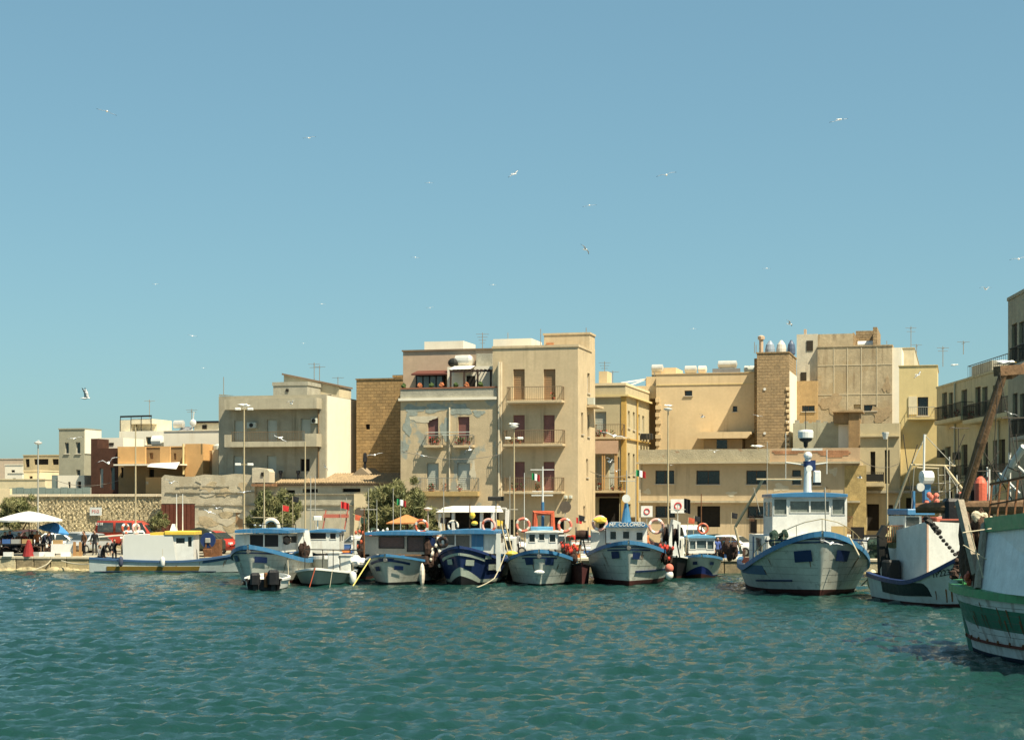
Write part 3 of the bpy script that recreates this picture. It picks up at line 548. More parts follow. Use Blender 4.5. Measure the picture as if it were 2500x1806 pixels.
# far pale buildings at the extreme left
f11 = Fr(0, 190, TH)
for (a, b, y, D_, mm, lb) in ((-60, 58, 1121, 215, mat('far pale pink wall', (.5, .4, .3)), 'far pale low building at the left edge with a pinkish band'), (12, 56, 1135, 205, WHT, 'small far white block with a dark slot'),
                             (57, 146, 1112, 190, mat('far tan wall', (.42, .34, .2)), 'far tan low building with deep shaded openings'), (18, 55, 1155, 185, WHT, 'far white box building with a plain front'),
                             (58, 97, 1150, 180, mat('cream plaster', (.68, .56, .36)), 'pale pink block with a faded blue emblem'), (-40, 110, 1171, 172, mat('far cream wall', (.58, .5, .33)), 'long low cream building behind the stone wall')):
    fz = Fr(b, D_, TH)
    T, *_ = building('house', lb, 'building', fz, a, b, y, 8, mm, cap=.1, front=[(a+(b-a)*.35, y+12, a+(b-a)*.55, y+18, 'dark', DIM)] if b-a < 70 else ([(83, 1120, 118, 1134, 'dark', DIM), (62, 1120, 72, 1140, 'dark', DIM), (128, 1120, 143, 1134, 'dark', DIM)] if a == 57 else []))
f12 = Fr(206, 146, TH)
T, *_ = building('house', 'small bright white house with two dark arched openings above the stone wall', 'building', f12, 141, 206, 1160, 4, WHT, cap=0, front=[(166, 1176, 172, 1192, 'dark', DIM), (189, 1175, 198, 1192, 'dark', DIM)])
q = M(); q.box(f12.u(125), f12.u(140), .1, 4, GZ, f12.z(1159)); q.build('grey_annexe', BLUEG, T)
f13 = Fr(20, 142, TH)
T, *_ = building('house', 'plain cream wall of a building at the left frame edge beside the stone wall', 'building', f13, -90, 24, 1192, 8, mat('cream plaster', (.68, .56, .36)), cap=0)
# blue grey fence + stone wall
f14 = Fr(395, 138, TH)
w0, w1 = f14.u(24), f14.u(396); zw = f14.z(1206, -5)
T = thing('stone_wall', 'long rubble stone wall with pale coping behind the parked cars', 'wall', f14, zb=GZ)
q = M()
nx, nz = 150, 24
for i in range(nx):
    for j in range(nz):
        pass
def disp(u, z): return .05*math.sin(u*5.1+math.sin(z*7))*math.sin(z*6.3+u*.9)+rnd.uniform(-.035, .035)
g = [[(w0+(w1-w0)*i/nx, (disp(i*.3, j*.4)), GZ+(zw-.2-GZ)*j/nz) for j in range(nz+1)] for i in range(nx+1)]
vsx = [p for r in g for p in r]; q.add(vsx, [(i*(nz+1)+j, (i+1)*(nz+1)+j, (i+1)*(nz+1)+j+1, i*(nz+1)+j+1) for i in range(nx) for j in range(nz)])
q.box(w0, w1, .1, .7, GZ, zw-.2); q.build('rubble_masonry', RUBBLE, T)
q = M(); x = w0
while x < w1-.1:
    l = min(rnd.uniform(.9, 1.4), w1-x); q = M(); q.bbox(x+.01, x+l-.01, -.12, .75, zw-.19, zw, .03); q.build('coping_stone', mat('pale coping', (.62, .53, .38)), T); x += l
f14b = Fr(222, 140.5, TH); q = M(); a, b = f14b.u(22), f14b.u(220)
T = thing('sheet_fence', 'blue grey sheet metal fence standing above the stone wall', 'fence', f14b, zb=GZ); n = 11
for i in range(n):
    q = M(); q.box(a+(b-a)*i/n+.015, a+(b-a)*(i+1)/n-.015, 0, .05, f14b.z(1206), f14b.z(1190)+.05*math.sin(i*2)); q.build('panel', BLUEG, T)
q = M()
for i in range(n+1): x = a+(b-a)*i/n; q.bar((x, .1, GZ), (x, .1, f14b.z(1190)), .08)
q.build('post', STEEL, T)
# ------------------------------------------------------------------ ruined warehouse
f15 = Fr(640, 134.5, TH)
T = thing('ruined_warehouse', 'crumbling pale warehouse wall with a rust red gate and broken top', 'building', f15, zb=GZ)
top = [(394, 1165), (402, 1158), (430, 1160), (470, 1162), (500, 1157), (540, 1159), (575, 1156), (600, 1158), (622, 1160)]
P = [(f15.u(x), f15.z(y+rnd.uniform(-1, 1))) for x, y in top]; poly = [(P[0][0], GZ)]+P+[(P[-1][0], GZ)]
gx0, gx1, gz = f15.u(393), f15.u(476), f15.z(1229)
q = M(); q.add([(p[0], 0, p[1]) for p in poly[1:-1]]+[(poly[-1][0], 0, gz), (poly[0][0], 0, gz)], [tuple(range(len(P)+2))]); q.box(gx1, P[-1][0], -.004, .5, GZ, gz-.02)
q.box(P[0][0], P[-1][0], .01, .5, gz+.01, min(p[1] for p in P)-.05); q.build('wall', RUIN, T)
for (a, b, y, d) in ((404, 622, 1201, .1), (478, 622, 1232, .12), (430, 560, 1186, .06)):
    q = M(); n = 12
    for i in range(n):
        xa = f15.u(a+(b-a)*i/n); xb = f15.u(a+(b-a)*(i+1)/n); z = f15.z(y+rnd.uniform(-.8, .8)); q.box(xa, xb-.01, -d*rnd.uniform(.4, 1.2), -.003, z-.08, z)
    q.build('ledge', mat('grey mortar ledge', (.28, .25, .18), var=.3, bump=.5), T)
for k in range(15):   # flaked plaster slabs and bare stone patches with their own relief
    a = rnd.uniform(480, 610); y = rnd.uniform(1165, 1290); q = M(); n = 9; rr = [rnd.uniform(.15, .55) for _ in range(n)]
    cx, cz = f15.u(a), f15.z(y); t_ = rnd.uniform(.015, .04)
    q.prism([(cx+1.6*rr[i]*math.cos(6.283*i/n), cz+rr[i]*math.sin(6.283*i/n)) for i in range(n)], -t_-.006, -.006, 'y'); q.build('plaster_patch', [mat('pale lime plaster', (.53, .47, .35), var=.15, bump=.4, streak=.3), mat('bare tuff patch', (.43, .35, .22), var=.3, bump=.8), mat('warm old plaster', (.48, .38, .24), var=.2, bump=.4)][k % 3], T)
q = M(); n = 8
gt = M(); gt.box(gx0, gx1, .05, .12, GZ, gz); G = gt.build('gate', mat('rust red gate', (.13, .038, .022), var=.25, scale=2, streak=.5, bump=.3), T)
for i in range(n):
    q = M(); x = gx0+(gx1-gx0)*i/n; q.box(x+.03, x+(gx1-gx0)/n-.03, .01, .047, GZ+.1, gz-.06); q.build('gate_panel', mat('rust red gate', (.13, .05, .03)), G)
for (a, b, y0, y1) in ((576, 593, 1251, 1292),):
    q = M(); q.box(f15.u(a), f15.u(b), -.02, -.008, f15.z(y1), f15.z(y0)); d = q.build('door', BROWNS, T); q = M(); q.box(f15.u(a-3), f15.u(b+3), -.1, -.022, f15.z(y0)+.003, f15.z(y0)+.12); q.build('lintel', RUIN, d)
# gable ruin stub
q = M(); q.prism([(f15.u(618, -.4), f15.z(1178)), (f15.u(660, -.4), f15.z(1178)), (f15.u(660, -.4), f15.z(1152)), (f15.u(655, -.4), f15.z(1145)), (f15.u(622, -.4), f15.z(1141)), (f15.u(618, -.4), f15.z(1143))], -.6, .5); gb = q.build('ruined_gable', mat('pale lime plaster', (.6, .54, .42)), T)
q = M(); q.box(f15.u(638, -.6), f15.u(644, -.6), -.66, -.603, f15.z(1162), f15.z(1153)); q.build('niche', DIM, gb)
q = M(); q.box(f15.u(622, -.3), f15.u(672, -.3), -1.0, .4, f15.z(1187), f15.z(1181)); q.build('broken_tile_lean_to', mat('broken red tiles', (.28, .15, .08), var=.4, bump=.6), T)
f16 = Fr(978, 132, TH)
T, h0, h1, zh = building('tiled_warehouse', 'low warehouse with a long tiled roof and slot windows behind the trees', 'building', f16, 618, 980, 1180, 8, mat('grey stained warehouse render', (.45, .41, .31), var=.2, streak=.8, bump=.4, scol=(.13, .12, .08), peel=(.36, .35, .27), peelt=.6), cap=0,
    front=[(739, 1193, 776, 1202, 'dark', DIM), (836, 1192, 880, 1201, 'dark', DIM), (690, 1196, 720, 1204, 'dark', DIM), (700, 1258, 718, 1300, 'door', BROWNS)])
zrr = f16.z(1157, -4, 3.5); xs0 = f16.u(672); q = M(); k = int((h1-xs0)/.21)
for i in range(k):     # barrel tiles running up the slope
    x = xs0+(h1-xs0)*(i+.5)/k; q.tube([(x, -.25, zh+.03), (x, 1.2, zh+(zrr-zh)*.38+.03), (x, 3.5, zrr+.03)], .095, 6)
q.build('roof_tiles', mat('old tan roof tiles', (.3, .22, .13), var=.35, scale=3, bump=.5), T, kind='stuff')
q = M(); q.add([(xs0, -.22, zh), (h1, -.22, zh), (h1, 3.5, zrr), (xs0, 3.5, zrr), (h1, 7, zh), (xs0, 7, zh)], [(0, 1, 2, 3), (3, 2, 4, 5)]); q.box(xs0, h1, -.2, 0, zh-.16, zh-.004); q.build('roof', mat('brown eaves', (.17, .11, .07)), T)
for y in (1205, 1232):
    q = M(); q.box(h0, f16.u(866), -.12, -.003, f16.z(y)-.07, f16.z(y)+.02); q.build('ledge', mat('grey mortar ledge', (.28, .25, .18)), T)
q = M(); q.box(f16.u(867), f16.u(905), -.25, -.004, GZ, f16.z(1205)); q.build('white_pier', mat('cream plaster', (.68, .56, .36)), T)
q = M(); a, b = f16.u(866, 3.5), f16.u(915, 3.5); z = f16.z(1158, 0, 3.5); q.rings([[(a, 2.6, z-.1), (b, 2.6, z-.1), ((a+b)/2, 2.6, f16.z(1140, 0, 2.6))], [(a, 6, z-.1), (b, 6, z-.1), ((a+b)/2, 6, f16.z(1140, 0, 2.6))]], True); q.build('gable_roof', mat('grey brown gable', (.28, .22, .15)), T)
q = M(); q.lathe((f16.u(889, 3), 3.2, f16.z(1143, 0, 3)), [(.12, 0), (.12, .5), (.2, .55), (.14, 1.2), (.05, 1.25)], 8); q.build('chimney', BLK, T)
for x in (656, 685, 728):
    q = M(); q.lathe((f16.u(x, 1), 1, f16.z(1166, 0, 1)), [(.1, 0), (.1, .35), (.16, .4), (.16, .6)], 8); q.build('chimney', BLK, T)
# ------------------------------------------------------------------ alley and yellow building
f20 = Fr(1525, 140, TH)
T, y0_, y1_, z20 = building('house', 'pale yellow house with ochre corner pier, cornice and cluttered balconies in the alley', 'building', f20, 1440, 1527, 941, 0, OLIVE, prd=1586, capm=mat('cream plaster', (.68, .56, .36)), cap=.2,
    front=[(1450, 1005, 1480, 1060, 'roller', GREYS), (1457, 1115, 1472, 1195, 'door', GREYS), (1486, 1115, 1512, 1195, 'door', GREYS), (1462, 1215, 1512, 1345, 'dark', DIM)],
    right=[(1533, 1003, 1538, 1045, 'window', WT), (1545, 1006, 1550, 1050, 'window', WT), (1558, 1012, 1562, 1055, 'window', WT), (1568, 1015, 1573, 1058, 'window', WT), (1533, 1105, 1538, 1160, 'window', BRW), (1545, 1108, 1550, 1160, 'window', BRW), (1531, 1230, 1540, 1290, 'door', DKWIN)])
vA = f20.v(1586, y1_); q = M(); q.box(y1_-.35, y1_+.03, -.06, -.003, GZ, f20.z(965)); q.box(y1_+.003, y1_+.05, .01, .25, GZ, f20.z(965)); q.build('corner_pier', mat('ochre plaster', (.5, .32, .09), streak=.3), T)
q = M(); zc = f20.z(967); q.box(y0_, y1_+.25, -.2, -.062, zc, zc+.14); q.box(y1_+.055, y1_+.3, -.06, vA, zc, zc+.14); q.build('cornice', YELW, T)
q = M(); zc = f20.z(1072); q.box(y1_+.055, y1_+.15, .3, vA, zc, zc+.1); q.tube([(y1_+.12, f20.v(1553, y1_), GZ), (y1_+.12, f20.v(1553, y1_), f20.z(975, y1_, 4))], .07); q.build('string_course', mat('ochre plaster', (.5, .32, .09)), T)
for v_ in (1562, 1569, 1576):
    q = M(); vv = f20.v(v_, y1_); q.bbox(y1_+.06, y1_+.55, vv, vv+.8, f20.z(1072, y1_, vv), f20.z(1058, y1_, vv), .03); q.build('condenser_unit', DARK, T)
for y in (1066, 1197): balcony(T, f20, 1450, 1522, y, -.06, .9, PEACH, mat('thin brown iron', (.2, .14, .08)), plants=4)
q = M(); q.box(y0_, f20.u(1515), -1.0, -.95, f20.z(1107, 0, -1), f20.z(1075, 0, -1)); q.build('balcony_screen', mat('pinkish cloth', (.55, .36, .24)), T)
q = M()
for x in (1471, 1476, 1502, 1506): q.bar((f20.u(x, -.9), -.9, f20.z(1195, 0, -.9)), (f20.u(x, -.9), -.9, f20.z(1107, 0, -.9)), .1)
q.build('balcony_posts', ORG, T)
q = M(); q.box(y0_, f20.u(1513), -.8, -.07, f20.z(1212), f20.z(1205)); q.build('porch_slab', mat('dark maroon tone', (.07, .03, .018)), T)
q = M(); q.box(f20.u(1462, 2), f20.u(1482, 2), 2, 4, z20, f20.z(905, 0, 2)); q.build('roof_stub', PEACH, T)
# ------------------------------------------------------------------ large peach block
f21 = Fr(1848, 148, TH)
T, p0, p1, z21 = building('apartment_building', 'broad blank peach wall with two small windows and toothed left edge', 'building', f21, 1602, 1850, 912, 11, PEACH, cap=.06, front=[(1671, 953, 1690, 966, 'window', BRW), (1789, 991, 1800, 1005, 'window', BRW)])
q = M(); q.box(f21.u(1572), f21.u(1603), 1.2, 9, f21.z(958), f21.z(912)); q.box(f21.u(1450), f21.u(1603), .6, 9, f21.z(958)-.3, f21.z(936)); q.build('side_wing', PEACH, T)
q = M(); q.box(f21.u(1570), f21.u(1600), 2.5, 9, GZ, f21.z(958)-.31); q.build('painted_shade_wing', mat('shaded brown render', (.3, .2, .1)), T)  # dark brown colour stands for the shadow gap left of the peach wall
for k in range(9):
    q = M(); z = f21.z(968+k*18); q.box(f21.u(1602)-.05, f21.u(1602)+(.45 if k % 2 else .3), -.1, -.003, z-.35, z); q.build('toothing_stone', PEACH, T)
q = M(); q.box(p0, f21.u(1926), -.05, -.002, f21.z(937), f21.z(937)+.07); q.build('string_course', YELW, T)
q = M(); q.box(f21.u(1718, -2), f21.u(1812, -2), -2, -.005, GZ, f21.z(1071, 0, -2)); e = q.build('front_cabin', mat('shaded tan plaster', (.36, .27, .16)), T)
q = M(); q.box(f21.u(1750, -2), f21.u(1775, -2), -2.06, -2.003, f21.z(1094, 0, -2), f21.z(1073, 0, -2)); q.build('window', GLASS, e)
q = M(); z = f21.z(1070, 0, -2); a, b = f21.u(1697, -3), f21.u(1832, -3); q.rings([[(a+.3, -3, z), (b-.3, -3, z), (b, -3, z+.35), (b, -3, z+.55), (a, -3, z+.55), (a, -3, z+.35)], [(a+.3, -.1, z), (b-.3, -.1, z), (b, -.1, z+.35), (b, -.1, z+.55), (a, -.1, z+.55), (a, -.1, z+.35)]], True); q.build('canopy', PEACH, T)
q = M(); q.box(f21.u(1591, 2), f21.u(1650, 2), 2, 6, z21, f21.z(893, 0, 2)); q.build('roof_room', PEACH, T)
def tank(T, fr, a, b, y, v, zt, m, dome=False):
    u0, u1 = fr.u(a, v), fr.u(b, v); q = M(); r = (u1-u0)/2
    if dome: q.lathe(((u0+u1)/2, v, zt), [(r*.9, 0), (r, .1), (r, .5), (r*.8, .9), (r*.3, 1.2), (.1, 1.25)], 14)
    else:
        r = .33; q.lathe((u0, v, fr.z(y, u0, v)+.0), [(.08, 0), (r, .08), (r, u1-u0-.08), (.08, u1-u0)], 12, ax='x'); q.bar((u0+.3, v, zt), (u0+.3, v, fr.z(y, u0, v)), .06); q.bar((u1-.3, v, zt), (u1-.3, v, fr.z(y, u0, v)), .06)
    return q.build('water_tank', m, T)
PST = mat('pale steel tank', (.6, .58, .52))
for a, b, y, mm in ((1590, 1620, 899, PST), (1671, 1702, 902, PST), (1704, 1726, 902, CREAMR), (1752, 1800, 890, PST), (1816, 1845, 902, GREYS)): tank(T, f21, a, b, y, 1.5, z21, mm)
q = M(); q.box(f21.u(1740, 1.4), f21.u(1808, 1.4), 1.2, 1.3, z21, f21.z(898, 0, 1.3)); q.build('solar_panel', mat('grey solar panel', (.2, .2, .2)), T)
# brick tower
f22 = Fr(1926, 145, TH)
T, *_t = building('apartment_building', 'brown tuff block tower with three domed water tanks on its roof', 'building', f22, 1848, 1926, 862, 0, TUFFD, prd=1944, cap=.1)
zt22 = f22.z(862); q = M(); q.box(_t[1]+.004, _t[1]+.06, .3, f22.v(1944, _t[1]), GZ, f22.z(905)); q.build('white_flank', WHT, T)
for a, b, mm in ((1868, 1892, mat('blue grey tank', (.25, .3, .36), rough=.5)), (1895, 1920, mat('grey cream tank', (.55, .52, .45), rough=.5)), (1922, 1942, mat('dark blue tank', (.08, .11, .17), rough=.5))): tank(T, f22, a, b, 0, 3, zt22+.12, mm, True)
q = M(); x = f22.u(1860, 3); q.lathe((x, 2.5, zt22+.1), [(.18, 0), (.18, 1.3), (.3, 1.35), (.3, 1.6), (.1, 1.7)], 8); q.build('chimney', PINKW, T)
q = M(); q.box(f22.u(1838), f22.u(1848)-.005, 1, 6, GZ, zt22-.3); q.build('side_buttress', TUFF, T)
for k in range(11):
    q = M(); z = f22.z(948+k*13.5); q.bbox(_t[1]-.28+(.1 if k % 2 else 0), _t[1]+.08, -.09, -.003, z-.17, z+.08, .04); q.build('toothing_stone', PEACH, T)
for y in (949, 1057):
    q = M(); x = f22.u(1867); q.lathe((x, -.05, f22.z(y)), [(.12, 0), (.12, .05)], 8, ax='y'); q.build('wall_plate', WHITE2, T)
# white grey narrow block + big weathered block
f23 = Fr(2178, 150, TH)
T, b0, b1, z23 = building('apartment_building', 'big blotchy windowless block with seams, roof room and two slot windows', 'building', f23, 1996, 2178, 846, 9, WEATH, cap=.1, front=[(2109, 988, 2140, 1003, 'window', BRW), (2084, 987, 2101, 998, 'roller', PEACH)])
q = M(); q.box(f23.u(1996), f23.u(2082), .6, 8, z23+.11, f23.z(810)); q.build('upper_wall', WEATH, T)
q = M(); q.box(f23.u(2083), f23.u(2140), 4, 8, z23+.11, f23.z(803, 0, 3)); q.box(f23.u(2080), f23.u(2084), .8, 4, z23+.11, f23.z(808)); q.box(f23.u(2134, 3), f23.u(2144, 3), .9, 8, z23+.11, f23.z(803, 0, 3)); q.build('roof_loggia', mat('dark tuff block masonry', (.29, .19, .095)), T)
tank(T, f23, 2092, 2134, 842, 2.2, z23+.1, WHITE2)
for x in (2035, 2068, 2102, 2140):
    q = M(); q.box(f23.u(x), f23.u(x)+.07, -.03, -.002, f23.z(1030), z23-.1); q.build('seam', mat('pale seam', (.52, .45, .32)), T)
for y in (890, 962):
    q = M(); q.box(b0, b1, -.028, -.0015, f23.z(y), f23.z(y)+.06); q.build('seam', mat('pale seam', (.52, .45, .32)), T)
q = M(); q.box(b1+.003, b1+.8, .3, 8, GZ, f23.z(848)); q.build('white_side_strip', WHT, T)
f24 = Fr(1996, 151, TH)
T, *_ = building('apartment_building', 'pale stepped block with a rooftop doorway left of the big blotchy block', 'building', f24, 1943, 1996, 930, 8, mat('rust tan render', (.4, .27, .13), var=.25, streak=.5), cap=0, front=[(1958, 990, 1989, 1004, 'window', BRW)])
q = M(); q.box(f24.u(1945, 1), f24.u(1996, 1), 1, 8, f24.z(930), f24.z(815, 0, 1)); uw = q.build('upper_storey', mat('grey white render', (.55, .5, .39), streak=.7, var=.15), T)
q = M(); q.box(f24.u(1969, 1), f24.u(1985, 1), .95, .997, f24.z(856, 0, 1), f24.z(831, 0, 1)); q.build('door', DKWIN, uw)
q = M(); q.box(f24.u(1955, 1), f24.u(1969, 1), .95, .997, f24.z(929, 0, 1), f24.z(908, 0, 1)); q.build('door', DKWIN, uw)
q = M(); q.box(f24.u(1962, 1), f24.u(1968, 1), 1.2, 1.6, f24.z(815, 0, 1), f24.z(802, 0, 1)); q.build('chimney', PINKW, T)
f25 = Fr(2232, 156, TH)
T, *_ = building('apartment_building', 'pale cream rooftop block right of the big blotchy block', 'building', f25, 2180, 2232, 850, 5, mat('pale yellow render', (.55, .48, .33)), cap=.05, prd=2250)
# ------------------------------------------------------------------ low long building on the right
f26 = Fr(1560, 133, TH)
wr_ = [(1600, 1148, 1646, 1181, 'window', BRW), (1700, 1148, 1757, 1182, 'window', BRW), (1822, 1148, 1871, 1182, 'window', BRW), (1934, 1147, 1955, 1163, 'window', BRW), (1934, 1167, 1955, 1182, 'window', BRW), (1984, 1148, 2004, 1184, 'window', BRW),
       (1600, 1235, 1648, 1263, 'window', BRW), (1702, 1235, 1758, 1286, 'dark', DIM), (1825, 1235, 1870, 1264, 'window', BRW), (1930, 1238, 1952, 1262, 'window', BRW)]
T, l0, l1, z26 = building('long_low_building', 'long two storey tan building with wide dark windows and projecting ledges', 'building', f26, 1560, 2100, 1131, 10, mat('pinkish tan plaster', (.51, .4, .255), var=.1, streak=.6, scale=.7, bump=.15), front=wr_, cap=0)
q = M(); q.box(l0-.1, f26.u(1880), -.75, 0, z26+.003, z26+.13); q.box(f26.u(1880)+.005, l1, -.6, 0, z26-.05, z26+.1); q.build('ledge', mat('grey concrete ledge', (.42, .37, .26), streak=.6), T)
q = M(); q.box(l0, f26.u(1880), -.3, 0, z26+.135, f26.z(1098)); q.build('parapet', mat('stained grey parapet', (.4, .35, .24), var=.2, streak=.9, bump=.5, peel=(.3, .2, .12), peelt=.64), T)
q = M(); q.box(f26.u(1880)+.005, l1, -.2, 0, z26+.105, f26.z(1097)); rp = q.build('right_parapet', mat('pink parapet plaster', (.48, .34, .21), streak=.4), T)
x = f26.u(1886)
while x < f26.u(2070):   # exposed bricks at the parapet top
    for r_ in range(4):
        if r_ < 2+1.6*math.sin(x*.9)+math.sin(x*2.3):
            z = f26.z(1103)-r_*.13; q = M(); xo = x+.15*(r_ % 2); q.box(xo, xo+.285, -.225, -.203, z-.118, z); q.build('brick', mat('exposed red brick', (.42, .21, .11), var=.35), rp)
    x += .3
q = M(); q.box(l0, l1, -.5, -.003, f26.z(1222)-.15, f26.z(1222)); q.build('ledge', mat('grey concrete ledge', (.42, .37, .26)), T)
q = M(); x = f26.u(2062); q.box(x, x+1.6, -.05, -.003, GZ, z26-.2)
q.build('ochre_patch', mat('ochre patched render', (.45, .33, .14), var=.3, streak=.5, bump=.3), T)
q = M(); q.bar((f26.u(1563), -.1, GZ), (f26.u(1563), -.1, z26), .1); q.build('drain_pipe', mat('cream pipe', (.6, .52, .38)), T)
f27 = Fr(2070, 143, TH)
T, *_ = building('house', 'grey green roof structure with ragged top and bright white patch behind the long low building', 'building', f27, 1936, 2072, 1032, 6, mat('grey green render', (.4, .38, .27), var=.15, streak=.4), cap=0, front=[])
q = M(); q.box(f27.u(2047), f27.u(2072)-.01, -.06, -.003, f27.z(1096), f27.z(1036)); q.build('white_patch', WHT, T)
q = M(); q.box(f27.u(2036), f27.u(2072), -.6, 0, f27.z(1034)+.01, f27.z(1008)); q.box(f27.u(2073), f27.u(2100), -.8, 2, GZ, f27.z(1008)); q.box(f27.u(2034), f27.u(2108), -1, 2, f27.z(1008)+.004, f27.z(1005)); q.build('brown_stack', mat('brown render', (.3, .2, .1), var=.2, streak=.4), T)
for x in (1940, 1962, 1982, 1992, 2010, 2028):
    q = M(); u = f27.u(x); q.box(u, u+.35, .1, .5, f27.z(1034), f27.z(1034)+rnd.uniform(.1, .4)); q.build('broken_block', GREYP, T)
# ------------------------------------------------------------------ olive / yellow houses
f28 = Fr(2100, 133, TH)
T, *r28 = building('house', 'shaded olive two storey house with tall narrow brown shutters and dark balcony', 'building', f28, 2100, 2196, 1033, 8, OLIVE, cap=0, front=[(2125, 1102, 2137, 1162, 'shutter', DKWIN), (2160, 1098, 2172, 1180, 'shutter', DKWIN), (2117, 1230, 2146, 1295, 'dark', DIM), (2165, 1232, 2180, 1290, 'door', DKWIN)])
balcony(T, f28, 2099, 2158, 1177, 0, .8, OLIVE, DARK, h=.75, th=.3); q = M(); q.box(f28.u(2100, -.8), f28.u(2157, -.8), -.82, -.78, f28.z(1175, 0, -.8), f28.z(1157, 0, -.8)); q.build('balcony_panel', DARK, T)
q = M(); q.box(r28[0], r28[1], -.25, -.003, r28[2]-1.05, r28[2]-.95); q.build('cornice', OLIVE, T)
q = M(); q.box(r28[0], r28[1]+3, -.35, -.003, f28.z(1197)-.2, f28.z(1197)); q.build('string_course', GREYP, T)
f29 = Fr(2196, 135, TH)
T, s0, s1, z29 = building('house', 'sunlit bright yellow house with one white shuttered balcony window', 'building', f29, 2195, 2288, 893, 8, YELW, cap=.05, front=[(2240, 969, 2266, 1014, 'window', BRW), (2212, 1215, 2232, 1290, 'door', DKWIN)])
q = M(); q.box(f29.u(2218), f29.u(2239), -.08, -.003, f29.z(1012), f29.z(968)); q.build('shutter', mat('cream shutter', (.66, .58, .4)), T)
balcony(T, f29, 2217, 2284, 1020, 0, .7, YELW, STEEL, h=.85, th=.1)
q = M(); q.box(s0, s1, -.3, -.003, f29.z(1186)-.25, f29.z(1186)); q.build('ledge', GREYP, T)
# right street facade, facing the harbour from the right
P0 = Vector(((2287-1250)/F*132, 132)); P1 = Vector(((2470-1250)/F*111, 111)); ang = math.degrees(math.atan2((P1-P0).y, (P1-P0).x))
f30 = Fr(0, 0, ang, xy=(P0.x, P0.y)); Lf = (P1-P0).length
def op(f, a, b, c, d, k, m_): return (a, b, c, d, k, m_)
cols = [(2300, 2312, 958, 1022), (2317, 2326, 958, 1020), (2347, 2361, 951, 1022), (2381, 2394, 944, 1015), (2398, 2411, 944, 1014), (2424, 2434, 940, 1010), (2438, 2447, 938, 1008)]
cl2 = [(2308, 2321, 1090, 1150), (2347, 2362, 1085, 1160), (2385, 2397, 1078, 1165), (2401, 2412, 1078, 1165), (2424, 2436, 1074, 1165), (2440, 2454, 1072, 1165)]
SH = mat('dark grey green shutter', (.06, .06, .045), var=.2)
ops = [(a, c, b, d, 'shutter', DKWIN if i % 2 else SH) for i, (a, b, c, d) in enumerate(cols)]+[(a, c, b, d, 'shutter', DKWIN if i % 2 else SH) for i, (a, b, c, d) in enumerate(cl2)]+[(2310, 1200, 2325, 1290, 'dark', DIM), (2350, 1200, 2372, 1290, 'dark', DIM), (2400, 1195, 2425, 1290, 'dark', DIM)]
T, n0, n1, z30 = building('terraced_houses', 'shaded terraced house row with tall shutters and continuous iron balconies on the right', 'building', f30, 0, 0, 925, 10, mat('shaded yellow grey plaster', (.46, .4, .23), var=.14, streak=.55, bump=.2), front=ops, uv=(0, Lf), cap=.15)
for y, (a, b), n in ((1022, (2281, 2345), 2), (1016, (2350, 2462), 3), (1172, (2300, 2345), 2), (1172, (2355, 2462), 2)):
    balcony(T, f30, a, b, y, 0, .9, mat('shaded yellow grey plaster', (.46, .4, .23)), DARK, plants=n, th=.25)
q = M()
for x in (2334, 2441): q.tube([(f30.u(x), -.1, GZ), (f30.u(x), -.1, z30)], .07)
q.build('drain_pipe', mat('grey green pipe', (.4, .4, .3)), T)
for x, y in ((2338, 1110), (2300, 1105)):
    q = M(); u = f30.u(x); q.bbox(u, u+.9, -.4, -.004, f30.z(y+12, u), f30.z(y-6, u), .04); q.build('condenser_unit', SH, T)
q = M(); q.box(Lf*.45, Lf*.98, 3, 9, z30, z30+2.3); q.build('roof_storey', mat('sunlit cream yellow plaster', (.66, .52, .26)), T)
q = M(); q.box(Lf*.13, Lf*.4, 2, 8, z30, z30+1.5); q.build('roof_storey', GREYP, T)
railing(T, Lf*.4, Lf*.95, .3, .5, z30+.15, .9, DARK, name='roof_railing', sp=.5)
X1 = (2461-1250)/F*104; f31 = Fr(0, 0, -90-4, xy=(X1, 104))
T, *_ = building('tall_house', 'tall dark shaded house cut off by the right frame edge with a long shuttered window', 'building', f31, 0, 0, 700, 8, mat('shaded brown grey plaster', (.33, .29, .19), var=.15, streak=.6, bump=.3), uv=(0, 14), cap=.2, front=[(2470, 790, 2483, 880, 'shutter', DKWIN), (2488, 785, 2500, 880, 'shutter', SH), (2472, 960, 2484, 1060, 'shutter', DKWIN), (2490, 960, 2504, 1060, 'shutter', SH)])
balcony(T, f31, 2463, 2520, 884, 0, .9, GREYP, DARK); balcony(T, f31, 2463, 2520, 1064, 0, .9, GREYP, DARK)

# big flakes of other render colours, each a thin ragged skin on its wall
def flake(T, fr, cx, cy, rx, ry, m, sd, v=0., t=.012, rot=0):
    g = random.Random(sd); n = 22; u0, z0 = fr.pt(cx, cy, v); sc = (fr.o+fr.U*u0+fr.V*v).y/F; P_ = []
    for i in range(n):
        a = 6.2832*i/n; k = 1+.28*math.sin(a*3+sd)+g.uniform(-.2, .2); P_.append((u0+rx*sc*k*math.cos(a), z0+ry*sc*k*math.sin(a)+rot*rx*sc*k*math.cos(a)))
    q = M(); q.prism(P_, v-t, v-.002, 'y'); return q.build('render_patch', m, T)
BG = mat('blue grey old render', (.3, .33, .29), var=.2, scale=2, bump=.3, streak=.4); CRE = mat('cream old render', (.56, .5, .37), var=.12, bump=.2); RBR = mat('rust brown render', (.37, .275, .165), var=.25, bump=.3, streak=.4)
HB = [o for o in bpy.data.objects if 'peeling plaster' in o.get('label', '')][0]
